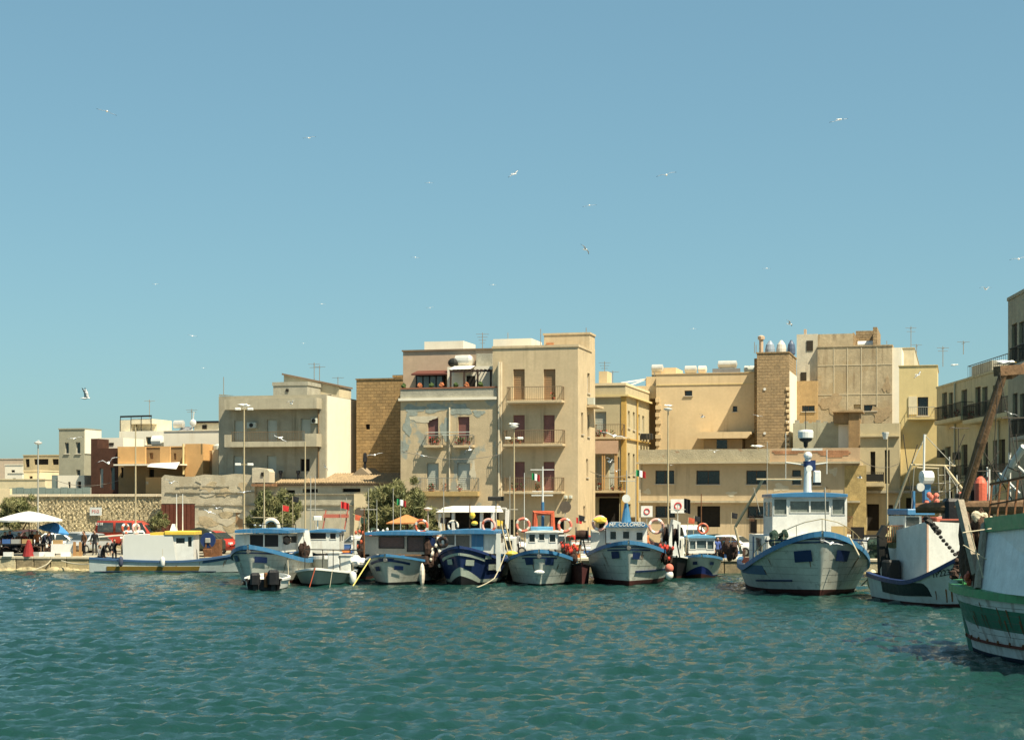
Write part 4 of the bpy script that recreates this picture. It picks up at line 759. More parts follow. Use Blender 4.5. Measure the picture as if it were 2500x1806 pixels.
for (cx, cy, rx, ry, m__, sd) in ((1010, 1000, 26, 13, BG, 1), (1065, 996, 30, 10, BG, 2), (1125, 1000, 26, 13, BG, 3), (995, 1040, 11, 22, BG, 4), (1085, 1050, 9, 26, BG, 5), (1030, 1022, 34, 8, CRE, 6), (1168, 1008, 16, 8, BG, 7), (990, 1090, 8, 14, BG, 8), (1155, 1150, 7, 20, CRE, 10)): flake(HB, f2, cx, cy, rx, ry, m__, sd, 0, .012+.002*(sd % 5))
WB = [o for o in bpy.data.objects if o.get('label', '').startswith('big blotchy')][0]
for (cx, cy, rx, ry, m__, sd) in ((2030, 985, 26, 22, RBR, 11), (2070, 1010, 30, 14, RBR, 12), (2150, 1010, 22, 20, RBR, 13), (2165, 940, 9, 18, RBR, 16)): flake(WB, f23, cx, cy, rx, ry, m__, sd, 0, .032+.002*(sd % 5))
LB = [o for o in bpy.data.objects if o.get('label', '').startswith('long two storey')][0]
for (cx, cy, rx, ry, m__, sd) in ((1905, 1190, 18, 9, CRE, 21), (2020, 1210, 14, 18, RBR, 22), (1580, 1200, 9, 7, CRE, 23), (2035, 1150, 10, 9, CRE, 24), (1785, 1205, 12, 6, CRE, 25)): flake(LB, f26, cx, cy, rx, ry, m__, sd, 0, .012)
# ------------------------------------------------------------------ boats
def clampf(x, a, b): return max(a, min(b, x))
class Boat:
    def __init__(s, name, label, px, D, hdg, L, B, Hb, Hm, Hs, rake=.9, flare=.6, tr=.8, full=2.6, name_group=None, cat='fishing boat', xy=None):
        s.fr = Fr(px, D, -hdg, xy=xy); s.T = thing(name, label, cat, s.fr, group=name_group)
        s.L, s.B, s.Hb, s.Hm, s.Hs, s.rake, s.flare, s.tr, s.full = L, B, Hb, Hm, Hs, rake, flare, tr, full; s.zk = -.55
    def sheer(s, t):
        if t < .5: return s.Hm+(s.Hb-s.Hm)*(1-t/.5)**1.9
        return s.Hm+(s.Hs-s.Hm)*((t-.5)/.5)**1.8
    def P(s, t, h, side, out=0.):
        """surface point: t along 0 bow..1 stern, h absolute height"""
        sh = s.sheer(t); q = clampf((h-s.zk)/(sh-s.zk), 0, 1.2); r = max(q, 0)
        yb = s.rake*(1-min(r, 1))**1.2; y = yb+t*(s.L-yb)
        tau = min(t/.5, 1); p = 1.8+(s.full-1.8)*r**1.3; e = 1.0-(1-.62)*r**1.2
        f = (1-(1-tau)**p)**e if tau > 0 else 0
        if t > .5: f *= 1-(1-s.tr)*((t-.5)/.5)**2
        wf = (1-s.flare*.42)+s.flare*.42*r**.8; wf *= min(1, .35+r*3.2)
        x = s.B/2*wf*f
        if out:
            x += out; y -= out*max(0, 1-t*4)
        return Vector((side*x, y, h))
    def hull(s, bands, gun, gw=.16, gh=.15, deckm=None, nt=40, name='hull', rail=True):
        ts = [(i/nt)**1.35 for i in range(nt+1)]; mats = []; m = M()
        for lo, hi, mm in bands:
            if mm not in mats: mats.append(mm)
            k = mats.index(mm); n = 5
            for side in (1, -1):
                rs = [[s.P(t, (lo(t) if callable(lo) else lo)+((hi(t) if callable(hi) else hi)-(lo(t) if callable(lo) else lo))*j/n, side) for j in range(n+1)] for t in ts]
                m.rings(rs, False, k, closed=False)
        zs = sorted([-.5, 0, .3, .8, 1.4, s.Hs]); zs = [z for z in zs if z <= s.Hs+1e-6]
        m.add([s.P(1, z, 1) for z in zs]+[s.P(1, z, -1) for z in zs[::-1]], [tuple(range(len(zs)*2))], 0)
        s.h = m.build(name, mats, s.T, smooth=True)
        if rail:
            q = M()
            for side in (1, -1):
                rs = []
                for t in ts:
                    c = s.P(t, s.sheer(t), side); o_ = s.P(t, s.sheer(t), side, .05)
                    i_ = Vector((side*max(abs(c.x)-gw, 0), c.y+(gw if t < .06 else 0), c.z))
                    rs.append([o_-Vector((0, 0, gh)), o_+Vector((0, 0, .03)), i_+Vector((0, 0, .05)), i_-Vector((0, 0, .1))])
                q.rings(rs, False, 0)
            q.build('gunwale', gun, s.T, smooth=False)
        q = M(); rs = [[Vector((-max(abs(s.P(t, s.sheer(t)-.35, 1).x)-.05, 0), s.P(t, s.sheer(t)-.35, 1).y, s.sheer(t)-.35)), Vector((max(abs(s.P(t, s.sheer(t)-.35, 1).x)-.05, 0), s.P(t, s.sheer(t)-.35, 1).y, s.sheer(t)-.35))] for t in ts]
        q.rings(rs, False, 0, closed=False); q.build('deck', deckm or mat('worn deck paint', (.25, .24, .2), bump=.2), s.T)
        return s
    def strip(s, name, t0, t1, lo, hi, m, sides=(1, -1), out=.03, n=16):
        o = None
        for side in sides:
            q = M(); rs = []
            for i in range(n+1):
                t = t0+(t1-t0)*i/n; a = lo(t) if callable(lo) else lo; b = hi(t) if callable(hi) else hi
                rs.append([s.P(t, a, side, .002), s.P(t, a, side, out), s.P(t, (a+b)/2, side, out), s.P(t, b, side, out), s.P(t, b, side, .002)])
            q.rings(rs, True, 0); o = q.build(name, m, s.T)
        return o
    def patch(s, name, poly, m, side=1, out=.06, n=6):
        """poly: 4 corners (t,h) lying on the hull"""
        a, b, c, d = poly; q = M(); g = [[None]*(n+1) for _ in range(n+1)]
        for i in range(n+1):
            for j in range(n+1):
                u, v = i/n, j/n; t = (a[0]*(1-u)+b[0]*u)*(1-v)+(d[0]*(1-u)+c[0]*u)*v; h = (a[1]*(1-u)+b[1]*u)*(1-v)+(d[1]*(1-u)+c[1]*u)*v
                g[i][j] = s.P(t, h, side, out)
        q.add([p for r in g for p in r], [(i*(n+1)+j, (i+1)*(n+1)+j, (i+1)*(n+1)+j+1, i*(n+1)+j+1) for i in range(n) for j in range(n)])
        return q.build(name, m, s.T)
    def eyes(s, pxs, m, D=None):
        """dark hawse panels given by pixel centre and size"""
        for (cx, cy, w_, h_) in pxs:
            side = 1 if s.fr.u(cx, .6) > 0 else -1
            best = None
            for i in range(1, 60):
                t = i/60*.35; z = s.fr.z(cy, s.P(t, 1, side).x, s.P(t, 1, side).y); p = s.P(t, z, side); e = abs(s.fr.u(cx, p.y)-p.x)
                if best is None or e < best[0]: best = (e, t, z)
            _, t, z = best; y = s.P(t, z, side).y; sc = (s.fr.o.y+y)/F; hw = w_*sc/2; hh = h_*sc/2
            def tof(x, z):
                b = min(((abs(abs(s.P(i/160*.45, z, side).x)-x), i/160*.45) for i in range(1, 160)))
                return b[1]
            x = abs(s.P(t, z, side).x); k = hw*.18
            s.patch('hawse_panel', [(tof(x-hw, z-hh+k), z-hh+k), (tof(x+hw*.8, z-hh), z-hh), (tof(x+hw, z+hh-k), z+hh-k), (tof(x-hw*.8, z+hh), z+hh)], m, side)
    def px(s, px, py, y): return s.fr.pt(px, py, y)
    def cabin(s, l, r, t, b, y, dep, m, wins=(), roof=None, roofpx=None, sidewins=2, vis=.14, name='wheelhouse', wm=None, slope=0., frm=None, zb=None, over=.12, gl=None):
        x0, z1 = s.px(l, t, y); x1, _ = s.px(r, t, y); z0 = s.px(l, b, y)[1] if zb is None else zb
        fm = lambda a, d, z: (a, y+d+slope*(z-z0), z); q = M()
        ops = []
        for (a, b_, c, d) in wins:
            p = s.px(a, b_, y); p2 = s.px(c, d, y); ops.append((p[0], p2[0], p2[1], p[1]))
        holes(q, x0, x1, z0, z1, ops, fm, .06); so = []
        zt = z1-(z1-z0)*.12; zb_ = z0+(z1-z0)*.5; k = sidewins
        for i in range(k): a = y+.25+(dep-.4)*i/k; so.append((a, a+(dep-.4)/k-.18, max(zb_, z0+.3), zt))
        for sx, fx in ((x1, -1), (x0, 1)):
            fs_ = lambda a, d, z, sx=sx, fx=fx: (sx+fx*d, a+(slope*(z-z0) if a < y+.01 else 0), z)
            holes(q, y, y+dep, z0, z1, so, fs_, .06)
        q.quad((x0, y+dep, z0), (x1, y+dep, z0), (x1, y+dep, z1), (x0, y+dep, z1)); q.quad((x0, y+slope*(z1-z0), z1), (x1, y+slope*(z1-z0), z1), (x1, y+dep, z1), (x0, y+dep, z1))
        W = q.build(name, m, s.T); gl = gl or GLASS
        for o in ops:
            p = M(); fbox(p, fm, o[0], o[1], .05, .065, o[2], o[3]); p.build('pane', gl, W)
            p = M(); f = .035
            fbox(p, fm, o[0]-f, o[1]+f, -.03, -.002, o[3], o[3]+f); fbox(p, fm, o[0]-f, o[1]+f, -.03, -.002, o[2]-f, o[2]); fbox(p, fm, o[0]-f, o[0], -.03, -.002, o[2]+.001, o[3]-.001); fbox(p, fm, o[1], o[1]+f, -.03, -.002, o[2]+.001, o[3]-.001); p.build('window_frame', frm or WHITE2, W)
        for sx, fx in ((x1, -1), (x0, 1)):
            for o in so:
                p = M(); fbox(p, lambda a, d, z: (sx+fx*d, a, z), o[0], o[1], .05, .065, o[2], o[3]); p.build('pane', gl, W)
        if roof:
            rl, rr, rt, rb = roofpx; yy = y-vis; a, zt_ = s.px(rl, rt, yy); c, zb2 = s.px(rr, rb, yy); zb2 = max(zb2, z1+.002); zt_ = max(zt_, zb2+.07)
            p = M(); n = 10; rs = []
            for e, yv in ((0, yy), (1, yy+.05), (1, y+dep+.15)):
                ring = []
                for i in range(n+1):
                    xx = a+(c-a)*i/n; cr = (1-((i/n)*2-1)**2)*.1; ring.append((xx, yv, zt_-.1+cr+(.02 if e else 0)))
                for i in range(n, -1, -1): ring.append((a+(c-a)*i/n, yv, zb2))
                rs.append(ring)
            p.rings(rs, True); p.build('roof', roof, W); s.rz = zt_
        s.c = (x0, x1, y, y+dep, z0, z1); return W
def mast(T, x, y, z0, z1, m=None, r=.05, r2=None, yards=(), name='mast'):
    q = M(); q.tube([(x, y, z0), (x, y, z1)], [r, r2 or r*.6], 8)
    for (z, a, b) in yards: q.tube([(x+a, y, z), (x+b, y, z)], .025, 6)
    return q.build(name, m or STEEL, T)
def lifebuoy(bt, px, py, rpx, y, m=ORANGE, m2=None, label='', ax='y', squash=1, rr=.24):
    x, z = bt.px(px, py, y); R_ = rpx*(bt.fr.o.y+y)/F; p = bt.fr.W(x, y, z)
    T = thing('lifebuoy', label, 'lifebuoy', loc=(p.x, p.y, p.z-R_*1.0), rot=bt.fr.th, group='lifebuoys on the moored boats')
    q = M(); q.torus((0, 0, R_), R_*(1-rr/1.6), R_*rr*.8, ax, 24, 8, 0, 1, squash)
    q.build('ring', [m, m2 or WHITE2], T, smooth=True)
    q = M(); n = 12; rr_ = R_*1.02; pts = [(rr_*math.cos(6.283*i/n)*(1 if i % 3 else .96), -.02, R_+rr_*math.sin(6.283*i/n)*(1 if i % 3 else .96)*squash) for i in range(n+1)]
    if ax == 'x': pts = [(p_[1], p_[0], p_[2]) for p_ in pts]
    q.tube(pts, .012, 4); q.build('grab_line', ROPE, T); return T
def rope(label, pts, r=.03, m=ROPE, sag=.0, group='mooring ropes'):
    P = [Vector(p) for p in pts]; out = []
    for i in range(len(P)-1):
        for j in range(8): 
            t = j/8; c = P[i].lerp(P[i+1], t); c.z -= sag*4*t*(1-t); out.append(c)
    out.append(P[-1]); q = M(); q.tube(out, r, 6); return q.build('mooring_rope', m, None, label=label, cat='rope', group=group)
def heap(label, c, r, m, n=14, name='net_pile', cat='fishing net', group=None, rot=0, floats=None):
    q = M()
    for i in range(n):
        p = Vector((rnd.uniform(-1, 1)*r[0]*.6, rnd.uniform(-1, 1)*r[1]*.6, rnd.uniform(.15, .8)*r[2])); q.ell(Vector(c)+p, (r[0]*rnd.uniform(.3, .5), r[1]*rnd.uniform(.3, .5), r[2]*rnd.uniform(.2, .35)), 9, 6, 0, .12)
    ms = [m]
    if floats:
        ms.append(floats)
        for i in range(16): p = Vector((rnd.uniform(-1, 1)*r[0]*.85, -r[1]*rnd.uniform(.3, .9), rnd.uniform(.2, .95)*r[2])); q.ell(Vector(c)+p, (.09, .09, .12), 6, 4, 1)
    return q.build(name, ms, None, label=label, cat=cat, group=group)
def drum(bt, px, py, rpx, y, w_, m, label, ax='x'):
    x, z = bt.px(px, py, y); Rr = rpx*(bt.fr.o.y+y)/F; p = bt.fr.W(x, y, z)
    T = thing('net_drum', label, 'net drum', loc=(p.x, p.y, p.z-Rr), rot=bt.fr.th)
    for s_ in (-1, 1):
        q = M(); q.lathe((s_*w_/2, 0, Rr), [(.05, -.03), (Rr, -.03), (Rr, .03), (.05, .03)], 22, ax='x' if ax == 'x' else 'y')
        if ax == 'y': q.v = [(v[0]-s_*w_/2, v[1]+s_*w_/2, v[2]) for v in q.v]
        q.build('flange', m, T)
        if ax == 'y' and s_ == -1:
            q = M(); q.lathe((0, -w_/2-.05, Rr), [(.16, -.08), (.16, .02)], 12, ax='y'); q.build('hub', STEEL, T)
    q = M(); q.lathe((-w_/2, 0, Rr) if ax == 'x' else (0, -w_/2, Rr), [(Rr*.55, .03), (Rr*.62, w_/2), (Rr*.55, w_-.03)], 16, ax=ax); q.build('wound_net', NET, T)
    q = M(); q.bar((0, 0, Rr), (-.25, 0, -.7), .08); q.bar((0, 0, Rr), (.25, 0, -.7), .08); q.build('stand', DARK, T); return T
def fender(label, p, r=.14, h=.6, m=WHITE2, m2=None):
    T = thing('fender', label, 'fender', loc=p, group='fenders')
    q = M(); q.lathe((0, 0, 0), [(.02, 0), (r*.6, .04), (r, .15), (r, h-.15), (r*.6, h-.04), (.03, h)], 12); q.build('body', m, T, smooth=True)
    q = M(); q.tube([(0, 0, h), (0, 0, h+.5)], .015, 5); q.build('lanyard', ROPE, T); return T
def flag(bt_T, x, y, z, w_, h_, mats, name='flag', parent=None):
    n = len(mats); q = M(); k = 9
    for i in range(k):
        f = lambda i: (x+w_*i/k, y+.06*math.sin(i*1.3), z-.25*w_*(i/k)**1.5)
        a, b = f(i), f(i+1); q.quad(a, b, (b[0], b[1], b[2]+h_), (a[0], a[1], a[2]+h_), min(int(i*n/k), n-1))
    return q.build(name, mats, bt_T)
def hornspk(T, x, y, z, r=.22):
    q = M(); q.lathe((x, y, z), [(r, -.2), (r*.9, -.18), (r*.35, 0), (r*.25, .15)], 16, ax='y'); return q.build('loudhailer', WHITE2, T)
def eyebrow(bt, z, half=.12, m=None, name='bow_moulding'):
    for dz in (0, -.16): bt.strip(name, .0, half-abs(dz)*.15, lambda t: z+dz-.04-t*z*.35, lambda t: z+dz+.03-t*z*.35, m or NAVY, out=.045, n=10)
    q = M(); p = bt.P(0, z-.05, 1); q.lathe((0, p.y-.05, z-.08), [(.02, -.04), (.1, -.04), (.13, 0), (.1, .06), (.02, .06)], 12, ax='y'); q.build('bow_boss', mat('grey iron boss', (.13, .13, .12)), bt.T)
def clutter(T, lst):
    for n_, a, m_ in lst:
        q = M()
        for it in a:
            if it[0] == 'box': q.bbox(*it[1:], .03)
            elif it[0] == 'bar': q.bar(it[1], it[2], it[3])
            elif it[0] == 'ell': q.ell(it[1], it[2], 8, 6, 0, .08)
        q.build(n_, m_, T)
# ---- B: blue visor boat
b = Boat('fishing_boat', 'white boat with mid blue gunwale, blue visor roof and two big black windows, stained bow', 606, 95, 9, 11, 4.1, 2.25, 1.35, 1.5)
b.hull([(-.55, .22, BOOT), (.22, b.sheer, HULLW)], BLUE, gh=.2); eyebrow(b, 2.0); b.eyes([(579, 1363, 20, 17), (634, 1366, 26, 17)], NAVY)
W_ = b.cabin(574, 688, 1304, 1348, 3.6, 3.4, WHITE, wins=[(610, 1304.5, 643, 1334), (646, 1304.5, 680, 1334)], roof=BLUE, roofpx=(573, 704, 1290, 1301), gl=BLK, sidewins=1, vis=.5)
for k in range(2): pass
mast(b.T, b.px(645, 1290, 5)[0], 5, b.rz, b.px(0, 1150, 5)[1], POLE, .05, yards=[(b.px(0, 1262, 5)[1], -.7, .8)], name='antenna_mast')
q = M(); q.torus((b.px(662, 1280, 5.5)[0], 5.5, b.rz+.05), .45, .12, 'y', 18, 7); q.build('hoop', CREAMR, b.T)
clutter(b.T, [('rail', [('bar', (-1.5, 3.8, b.rz+.25), (1.6, 3.8, b.rz+.25), .04)]+[('bar', (x, 3.8, b.rz-.05), (x, 3.8, b.rz+.25), .03) for x in (-1.5, -.7, 0, .8, 1.6)], DARK)])
lifebuoy(b, 700, 1318, 11, 4, DARK, NET, 'dark coil of hose hanging beside the big black windows')
heap('dark ropes and nets bundled behind the stained white bow', b.fr.W(1.7, 5.2, 1.3), (.35, .5, 1.0), NET)
rope('rope running from the blue visor boat down into the water', [b.fr.W(1.6, 2.2, 1.6), b.fr.W(1.9, 1.5, -.1)], .02)
bB = b
# white funnel/net chute shapes right of it + dark gear
# ---- C: dinghy with two outboards
c = Boat('motor_dinghy', 'low white dinghy with two dark covered outboard engines in front of the stained bow', 664, 91.5, 182, 4.2, 2.3, .75, .6, .6, rake=.5)
c.fr = Fr(664, 94.5, 182); c.T.location = (c.fr.o.x, c.fr.o.y, 0); c.T.rotation_euler = (0, 0, c.fr.th)
c.hull([(-.55, .1, BLK), (.1, c.sheer, WHITE)], WHITE2, gw=.1, gh=.08)
for x, s_ in ((-.55, 1), (.4, .85)):
    q = M(); q.bbox(x-.28*s_, x+.28*s_, 4.2, 4.95, .35, 1.0*s_+.1, .12); q.build('outboard_cowl', BLK, c.T)
    q = M(); q.bar((x, 4.6, .35), (x, 4.7, -.5), .2); q.build('outboard_leg', DARK, c.T)
q = M(); q.bbox(-.05-.17, .12-.17, 4.2, 4.55, .2, .95, .04); q.build('fuel_box', RUST, c.T)
# ---- E: white cabin boat with blue roof behind grey boat
e = Boat('fishing_boat', 'white boat with slim blue roof and red roof frame behind the grey skiff', 790, 100, 0, 9, 3.6, 1.5, 1.3, 1.3)
e.hull([(-.55, .2, BOOT), (.2, e.sheer, HULLW)], WHITE2)
e.cabin(752, 828, 1299, 1345, 2.6, 3, WHITE, wins=[(757, 1300.5, 796, 1315), (806, 1301.5, 820, 1315)], roof=BLUE, roofpx=(750, 832, 1292, 1299), gl=BLK)
q = M()
for x in (-.4, .9): q.bar((x, 3.2, e.rz), (x+.2, 3.2, e.rz+1.15), .07)
q.bar((-.35, 3.2, e.rz+.8), (1.15, 3.2, e.rz+.8), .22); q.build('roof_gantry', mat('faded red steel', (.42, .12, .08), rough=.6), e.T)
q = M(); q.bbox(-.95, -.45, 3.0, 3.4, e.rz+.55, e.rz+.8, .05); q.bar((-.7, 3.2, e.rz), (-.7, 3.2, e.rz+.56), .06); q.build('radar_box', WHITE2, e.T)
mast(e.T, -1.1, 3, e.rz, e.px(0, 1163, 5)[1], STEEL, .04)
mast(e.T, 1.0, 3.4, e.rz, e.px(0, 1215, 5)[1], STEEL, .035)
q = M()
for a, w0_ in ((725, 8), (741, 8)): x0 = e.px(a, 1300, 1.2)[0]; q.rings([[(x0, 1.2, 3.0), (x0+.3, 1.2, 3.0), (x0+.3, 1.5, 3.0), (x0, 1.5, 3.0)], [(x0+.25, 1.0, .9), (x0+.6, 1.0, .9), (x0+.6, 1.4, .9), (x0+.25, 1.4, .9)]], True)
q.build('net_guide_posts', WHITE2, e.T)
flag(e.T, e.px(832, 1235, 3)[0], 3, e.px(0, 1240, 3)[1], .5, .4, [FLAG[2]], 'pennant'); mast(e.T, e.px(832, 1235, 3)[0], 3, 1.4, e.px(0, 1225, 3)[1], STEEL, .02, name='flag_staff')
heap('black and orange fishing gear piled beside the slim blue roofed boat', e.fr.W(2.3, 3.5, 1.4), (.8, 1.2, 1.6), NET, floats=ORANGE)
heap('green tarpaulin bundle with white floats behind the grey skiff', e.fr.W(2.7, 5.5, 2.2), (.8, .8, .9), NETG, floats=WHITE2, cat='tarpaulin bundle', name='tarpaulin_bundle')
# ---- D: grey skiff
d = Boat('skiff', 'small weathered grey skiff with white rail and white engine boxes', 768, 94.5, 4, 6.5, 3.25, 1.0, .72, .7, rake=1.0, flare=.8, full=1.7)
d.hull([(-.55, .12, BLK), (.12, d.sheer, mat('dull grey green hull', (.3, .33, .28), streak=.5, bump=.2))], WHITE2, gw=.12, gh=.08)
for a, b_, y0, m_ in ((799, 829, 1350, WHITE2), (829, 857, 1356, WHITE)):
    x0, z1 = d.px(a, y0, 2.6); x1, _ = d.px(b_, y0, 2.6); q = M(); q.bbox(x0+.02, x1-.02, 2.6, 3.4, .45, z1, .04); q.box(x0-.02, x1+.02, 2.55, 3.45, z1+.003, z1+.06); q.build('engine_box', m_, d.T)
q = M()
for x in (-.9, .1, .7): q.bar((x, 1.9, .6), (x, 1.9, 2.0), .04)
q.bar((-.9, 1.9, 2.0), (2.3, 2.4, 1.95), .06); q.build('hand_rail', DARK, d.T)
rope('orange rope hanging from the grey skiff stem to the water', [d.fr.W(.05, -.05, 1.05), d.fr.W(-.25, -.3, -.1)], .025, ORANGE)
rope('thin pale line from the grey skiff to the water', [d.fr.W(.9, .5, .9), d.fr.W(.8, .2, -.1)], .015)
fender('fat white fender on the right side of the grey skiff', d.fr.W(1.75, 2.3, .02), .2, .75)
q = M(); 
for i in range(5): q.ell(d.fr.W(1.9+rnd.uniform(-.3, .3), 3.2+rnd.uniform(-.3, .3), 1.15+rnd.uniform(0, .3)), (.32, .3, .25), 8, 6, 0, .15)
q.build('white_sack', CLOTH, None, label='crumpled white sack lying on the right side of the grey skiff', cat='sack')
# ---- F: tan cabin boat
f = Boat('fishing_boat', 'worn white boat with drab tan cabin, faded blue roof edge and a pinkish window', 940, 95.5, 10, 10.5, 3.95, 1.72, 1.2, 1.35)
TANC = paint('drab tan cabin paint', (.42, .37, .3), streak=.4)
f.hull([(-.55, .16, BLK), (.16, f.sheer, mat('scuffed cream hull', (.55, .53, .45), var=.15, scale=3, streak=.9, bump=.2, scol=(.2, .13, .06)))], BLUE, gh=.1)
f.strip('bow_band', .0, .11, lambda t: 1.36-t*2.2, lambda t: 1.48-t*2.2, NAVY, out=.04); eyebrow(f, 1.5, .02); f.eyes([(925, 1388, 17, 13), (971, 1386, 20, 12)], NAVY)
f.cabin(890, 1036, 1308, 1352, 2.9, 3.3, TANC, wins=[(926, 1311, 986, 1337), (995, 1311, 1034, 1345)], roof=BLUE, roofpx=(888, 1052, 1296, 1306), gl=mat('pinkish dusty glass', (.12, .07, .06), rough=.3), frm=DARK, vis=.4)
lifebuoy(f, 1029, 1284, 17, 3.5, ORANGE, CREAMR, 'orange lifebuoy standing on the faded blue roof of the tan cabin')
drum(f, 1046, 1322, 15, 3.4, .5, NAVY, 'navy net drum at the right side of the tan cabin boat', 'y')
for px_, top in ((920, 1220), (960, 1193), (978, 1225)): mast(f.T, f.px(px_, 0, 4)[0], 4, f.rz-.1, f.px(0, top, 4)[1], STEEL, .03, name='pole')
mast(f.T, f.px(889, 0, 2.5)[0], 2.5, .9, f.px(0, 1240, 2.5)[1], RUST, .05, name='pole')
flag(f.T, f.px(969, 0, 4)[0], 4, f.px(0, 1232, 4)[1], .55, .35, FLAG, 'italian_tricolour')
rope('yellow mooring line dropping from the tan cabin boat into the water', [f.fr.W(-.9, .2, 1.5), f.fr.W(-1.5, -1.6, -.1)], .035, mat('yellow rope', (.6, .5, .15)))
heap('tangle of cream floats and ropes on the right side of the tan cabin boat', f.fr.W(1.95, 3.2, .5), (.55, .9, 1.9), NET, 12, floats=CREAMR)
q = M(); q.ell(f.fr.W(1.9, .9, .6), (.16, .3, .65), 8, 8); q.build('hanging_tyre', CREAMR, None, label='tall cream fender squeezed between tan cabin boat and navy boat', cat='fender')
# ---- G: navy boat
g = Boat('fishing_boat', 'dark navy blue boat with pale chevron at the waterline and blue cabin', 1120, 95, 8, 10.5, 3.6, 2.2, 1.35, 1.5)
g.hull([(-.55, lambda t: .12+.45*max(0, 1-t*7), BLK), (lambda t: .12+.45*max(0, 1-t*7), lambda t: .3+.75*max(0, 1-t*6.5), mat('grey green chevron paint', (.4, .45, .38), streak=.5)), (lambda t: .3+.75*max(0, 1-t*6.5), g.sheer, NAVY)], NAVY, gh=.12)
g.strip('bow_band', .0, .15, lambda t: 1.7-t*2.6, lambda t: 1.84-t*2.6, mat('grey green chevron paint', (.4, .45, .38)), out=.035)
GP = mat('grey green chevron paint', (.4, .45, .38)); g.eyes([(1101, 1371, 17, 15), (1144, 1373, 20, 16), (1203, 1384, 19, 16), (1190, 1360, 12, 9)], GP)
W_ = g.cabin(1078, 1213, 1303, 1350, 3.0, 3.2, WHITE, wins=[(1084, 1305.5, 1110, 1330), (1113, 1305.5, 1147, 1340)], roof=BLUE, roofpx=(1076, 1216, 1292, 1303), vis=.35, gl=mat('dusty cabin glass', (.14, .13, .11), rough=.3))
q = M(); x0, z1 = g.px(1151, 1304, 2.95); x1, z0 = g.px(1180, 1344, 2.95); q.box(x0, x1, 2.92, 2.997, z0, z1); q.build('blue_door', BLUE, W_)
lifebuoy(g, 1106, 1283, 14, 3.3, CREAMR, DARK, 'pale worn ring standing on the navy boat roof'); lifebuoy(g, 1193, 1283, 18, 3.3, PINK, ORANGE, 'large faded pink ring on the right of the navy boat roof')
mast(g.T, g.px(1147, 0, 4)[0], 4, g.rz-.1, g.px(0, 1230, 4)[1], RUST, .05)
q = M(); q.ell((g.px(1154, 0, 4)[0], 3.9, g.px(0, 1257, 4)[1]), (.17, .17, .2)); q.ell((g.px(1159, 0, 4)[0], 3.9, g.px(0, 1275, 4)[1]), (.2, .17, .13)); q.build('yellow_lamp', YEL, g.T)
lifebuoy(g, 1081, 1323, 14, 1.6, BLK, NET, 'dark round tyre ring on the left bow of the navy boat', rr=.45)
rope('long pale mooring line curving from the cream bow to the water by the navy boat', [g.fr.W(2.7, -.6, 1.9), g.fr.W(2.2, -1.5, .5), g.fr.W(.9, -2.3, -.05)], .03, sag=.1)
q = M(); q.bar((g.px(1217, 0, 1.5)[0], 1.5, .8), (g.px(1217, 0, 1.5)[0], 1.5, 2.9), .22); q.build('white_post', WHITE, g.T)
# ---- H: boat with white wheelhouse and red frame
h = Boat('fishing_boat', 'white boat with small three windowed white wheelhouse and a red padded frame on top', 1316, 94.5, 3, 10.5, 4.0, 2.02, 1.3, 1.4)
h.hull([(-.55, .12, BLK), (.12, h.sheer, HULLW)], BLUE, gh=.16); eyebrow(h, 1.75, .1, NAVY); h.eyes([(1294, 1370, 22, 18), (1338, 1371, 22, 18)], NAVY)
h.cabin(1284, 1361, 1300, 1340, 3.0, 2.8, WHITE2, wins=[(1292, 1304, 1306, 1322), (1316, 1303, 1329, 1318), (1342, 1304, 1356, 1322)], roof=WHITE, roofpx=(1282, 1375, 1295, 1300))
q = M(); z = h.rz+.02; x0, zt_ = h.px(1295, 1285, 3.2); x1 = h.px(1350, 1285, 3.2)[0]; q.bbox(x0, x1, 3.1, 3.9, z, zt_, .03); q.build('roof_locker', mat('light blue paint', (.12, .33, .52), streak=.3), h.T)
q = M(); a, zt_ = h.px(1306, 1252, 3.6); c_ = h.px(1348, 1252, 3.6)[0]; q.tube([(a, 3.6, z), (a, 3.6, zt_), (c_, 3.6, zt_), (c_, 3.6, z)], .19, 8); q.build('padded_frame', mat('orange red padding', (.5, .1, .045), var=.3, scale=4), h.T)
lifebuoy(h, 1277, 1281, 18, 3.6, mat('coral ring', (.6, .17, .12)), CREAMR, 'coral red lifebuoy left of the red padded frame'); lifebuoy(h, 1379, 1282, 18, 3.6, mat('coral ring', (.6, .17, .12)), CREAMR, 'coral red and white lifebuoy right of the red padded frame')
mx_ = h.px(1325, 0, 3.9)[0]; zm = h.px(0, 1225, 3.9)[1]; q = M(); q.tube([(mx_, 3.95, z), (mx_, 3.95, zm)], .09, 8); q.build('mast', BLUE, h.T)
mast(h.T, mx_, 3.95, zm, h.px(0, 1140, 4)[1], WHITE2, .06, yards=[(h.px(0, 1148, 4)[1], -.7, .65), (h.px(0, 1200, 4)[1], -.6, .6)], name='topmast'); flag(h.T, mx_-.62, 3.9, h.px(0, 1172, 4)[1], .45, .38, FLAG, 'italian_tricolour')
for px_, top, r_ in ((1280, 1155, .025), (1257, 1000, 0)): 
    if r_: mast(h.T, h.px(px_, 0, 4)[0], 4, 1.4, h.px(0, top, 4)[1], WHITE2, r_, name='whip_antenna')
q = M(); p = h.P(0, .75, 1); q.ell((0, p.y-.02, .78), (.3, .12, .13), 12, 6); q.build('bow_shield', WHITE2, h.T)
q = M()
for x in (-1.75, -1.5): q.bar((x, 2.3, 1.4), (x-.5, 2.8, 3.4), .06)
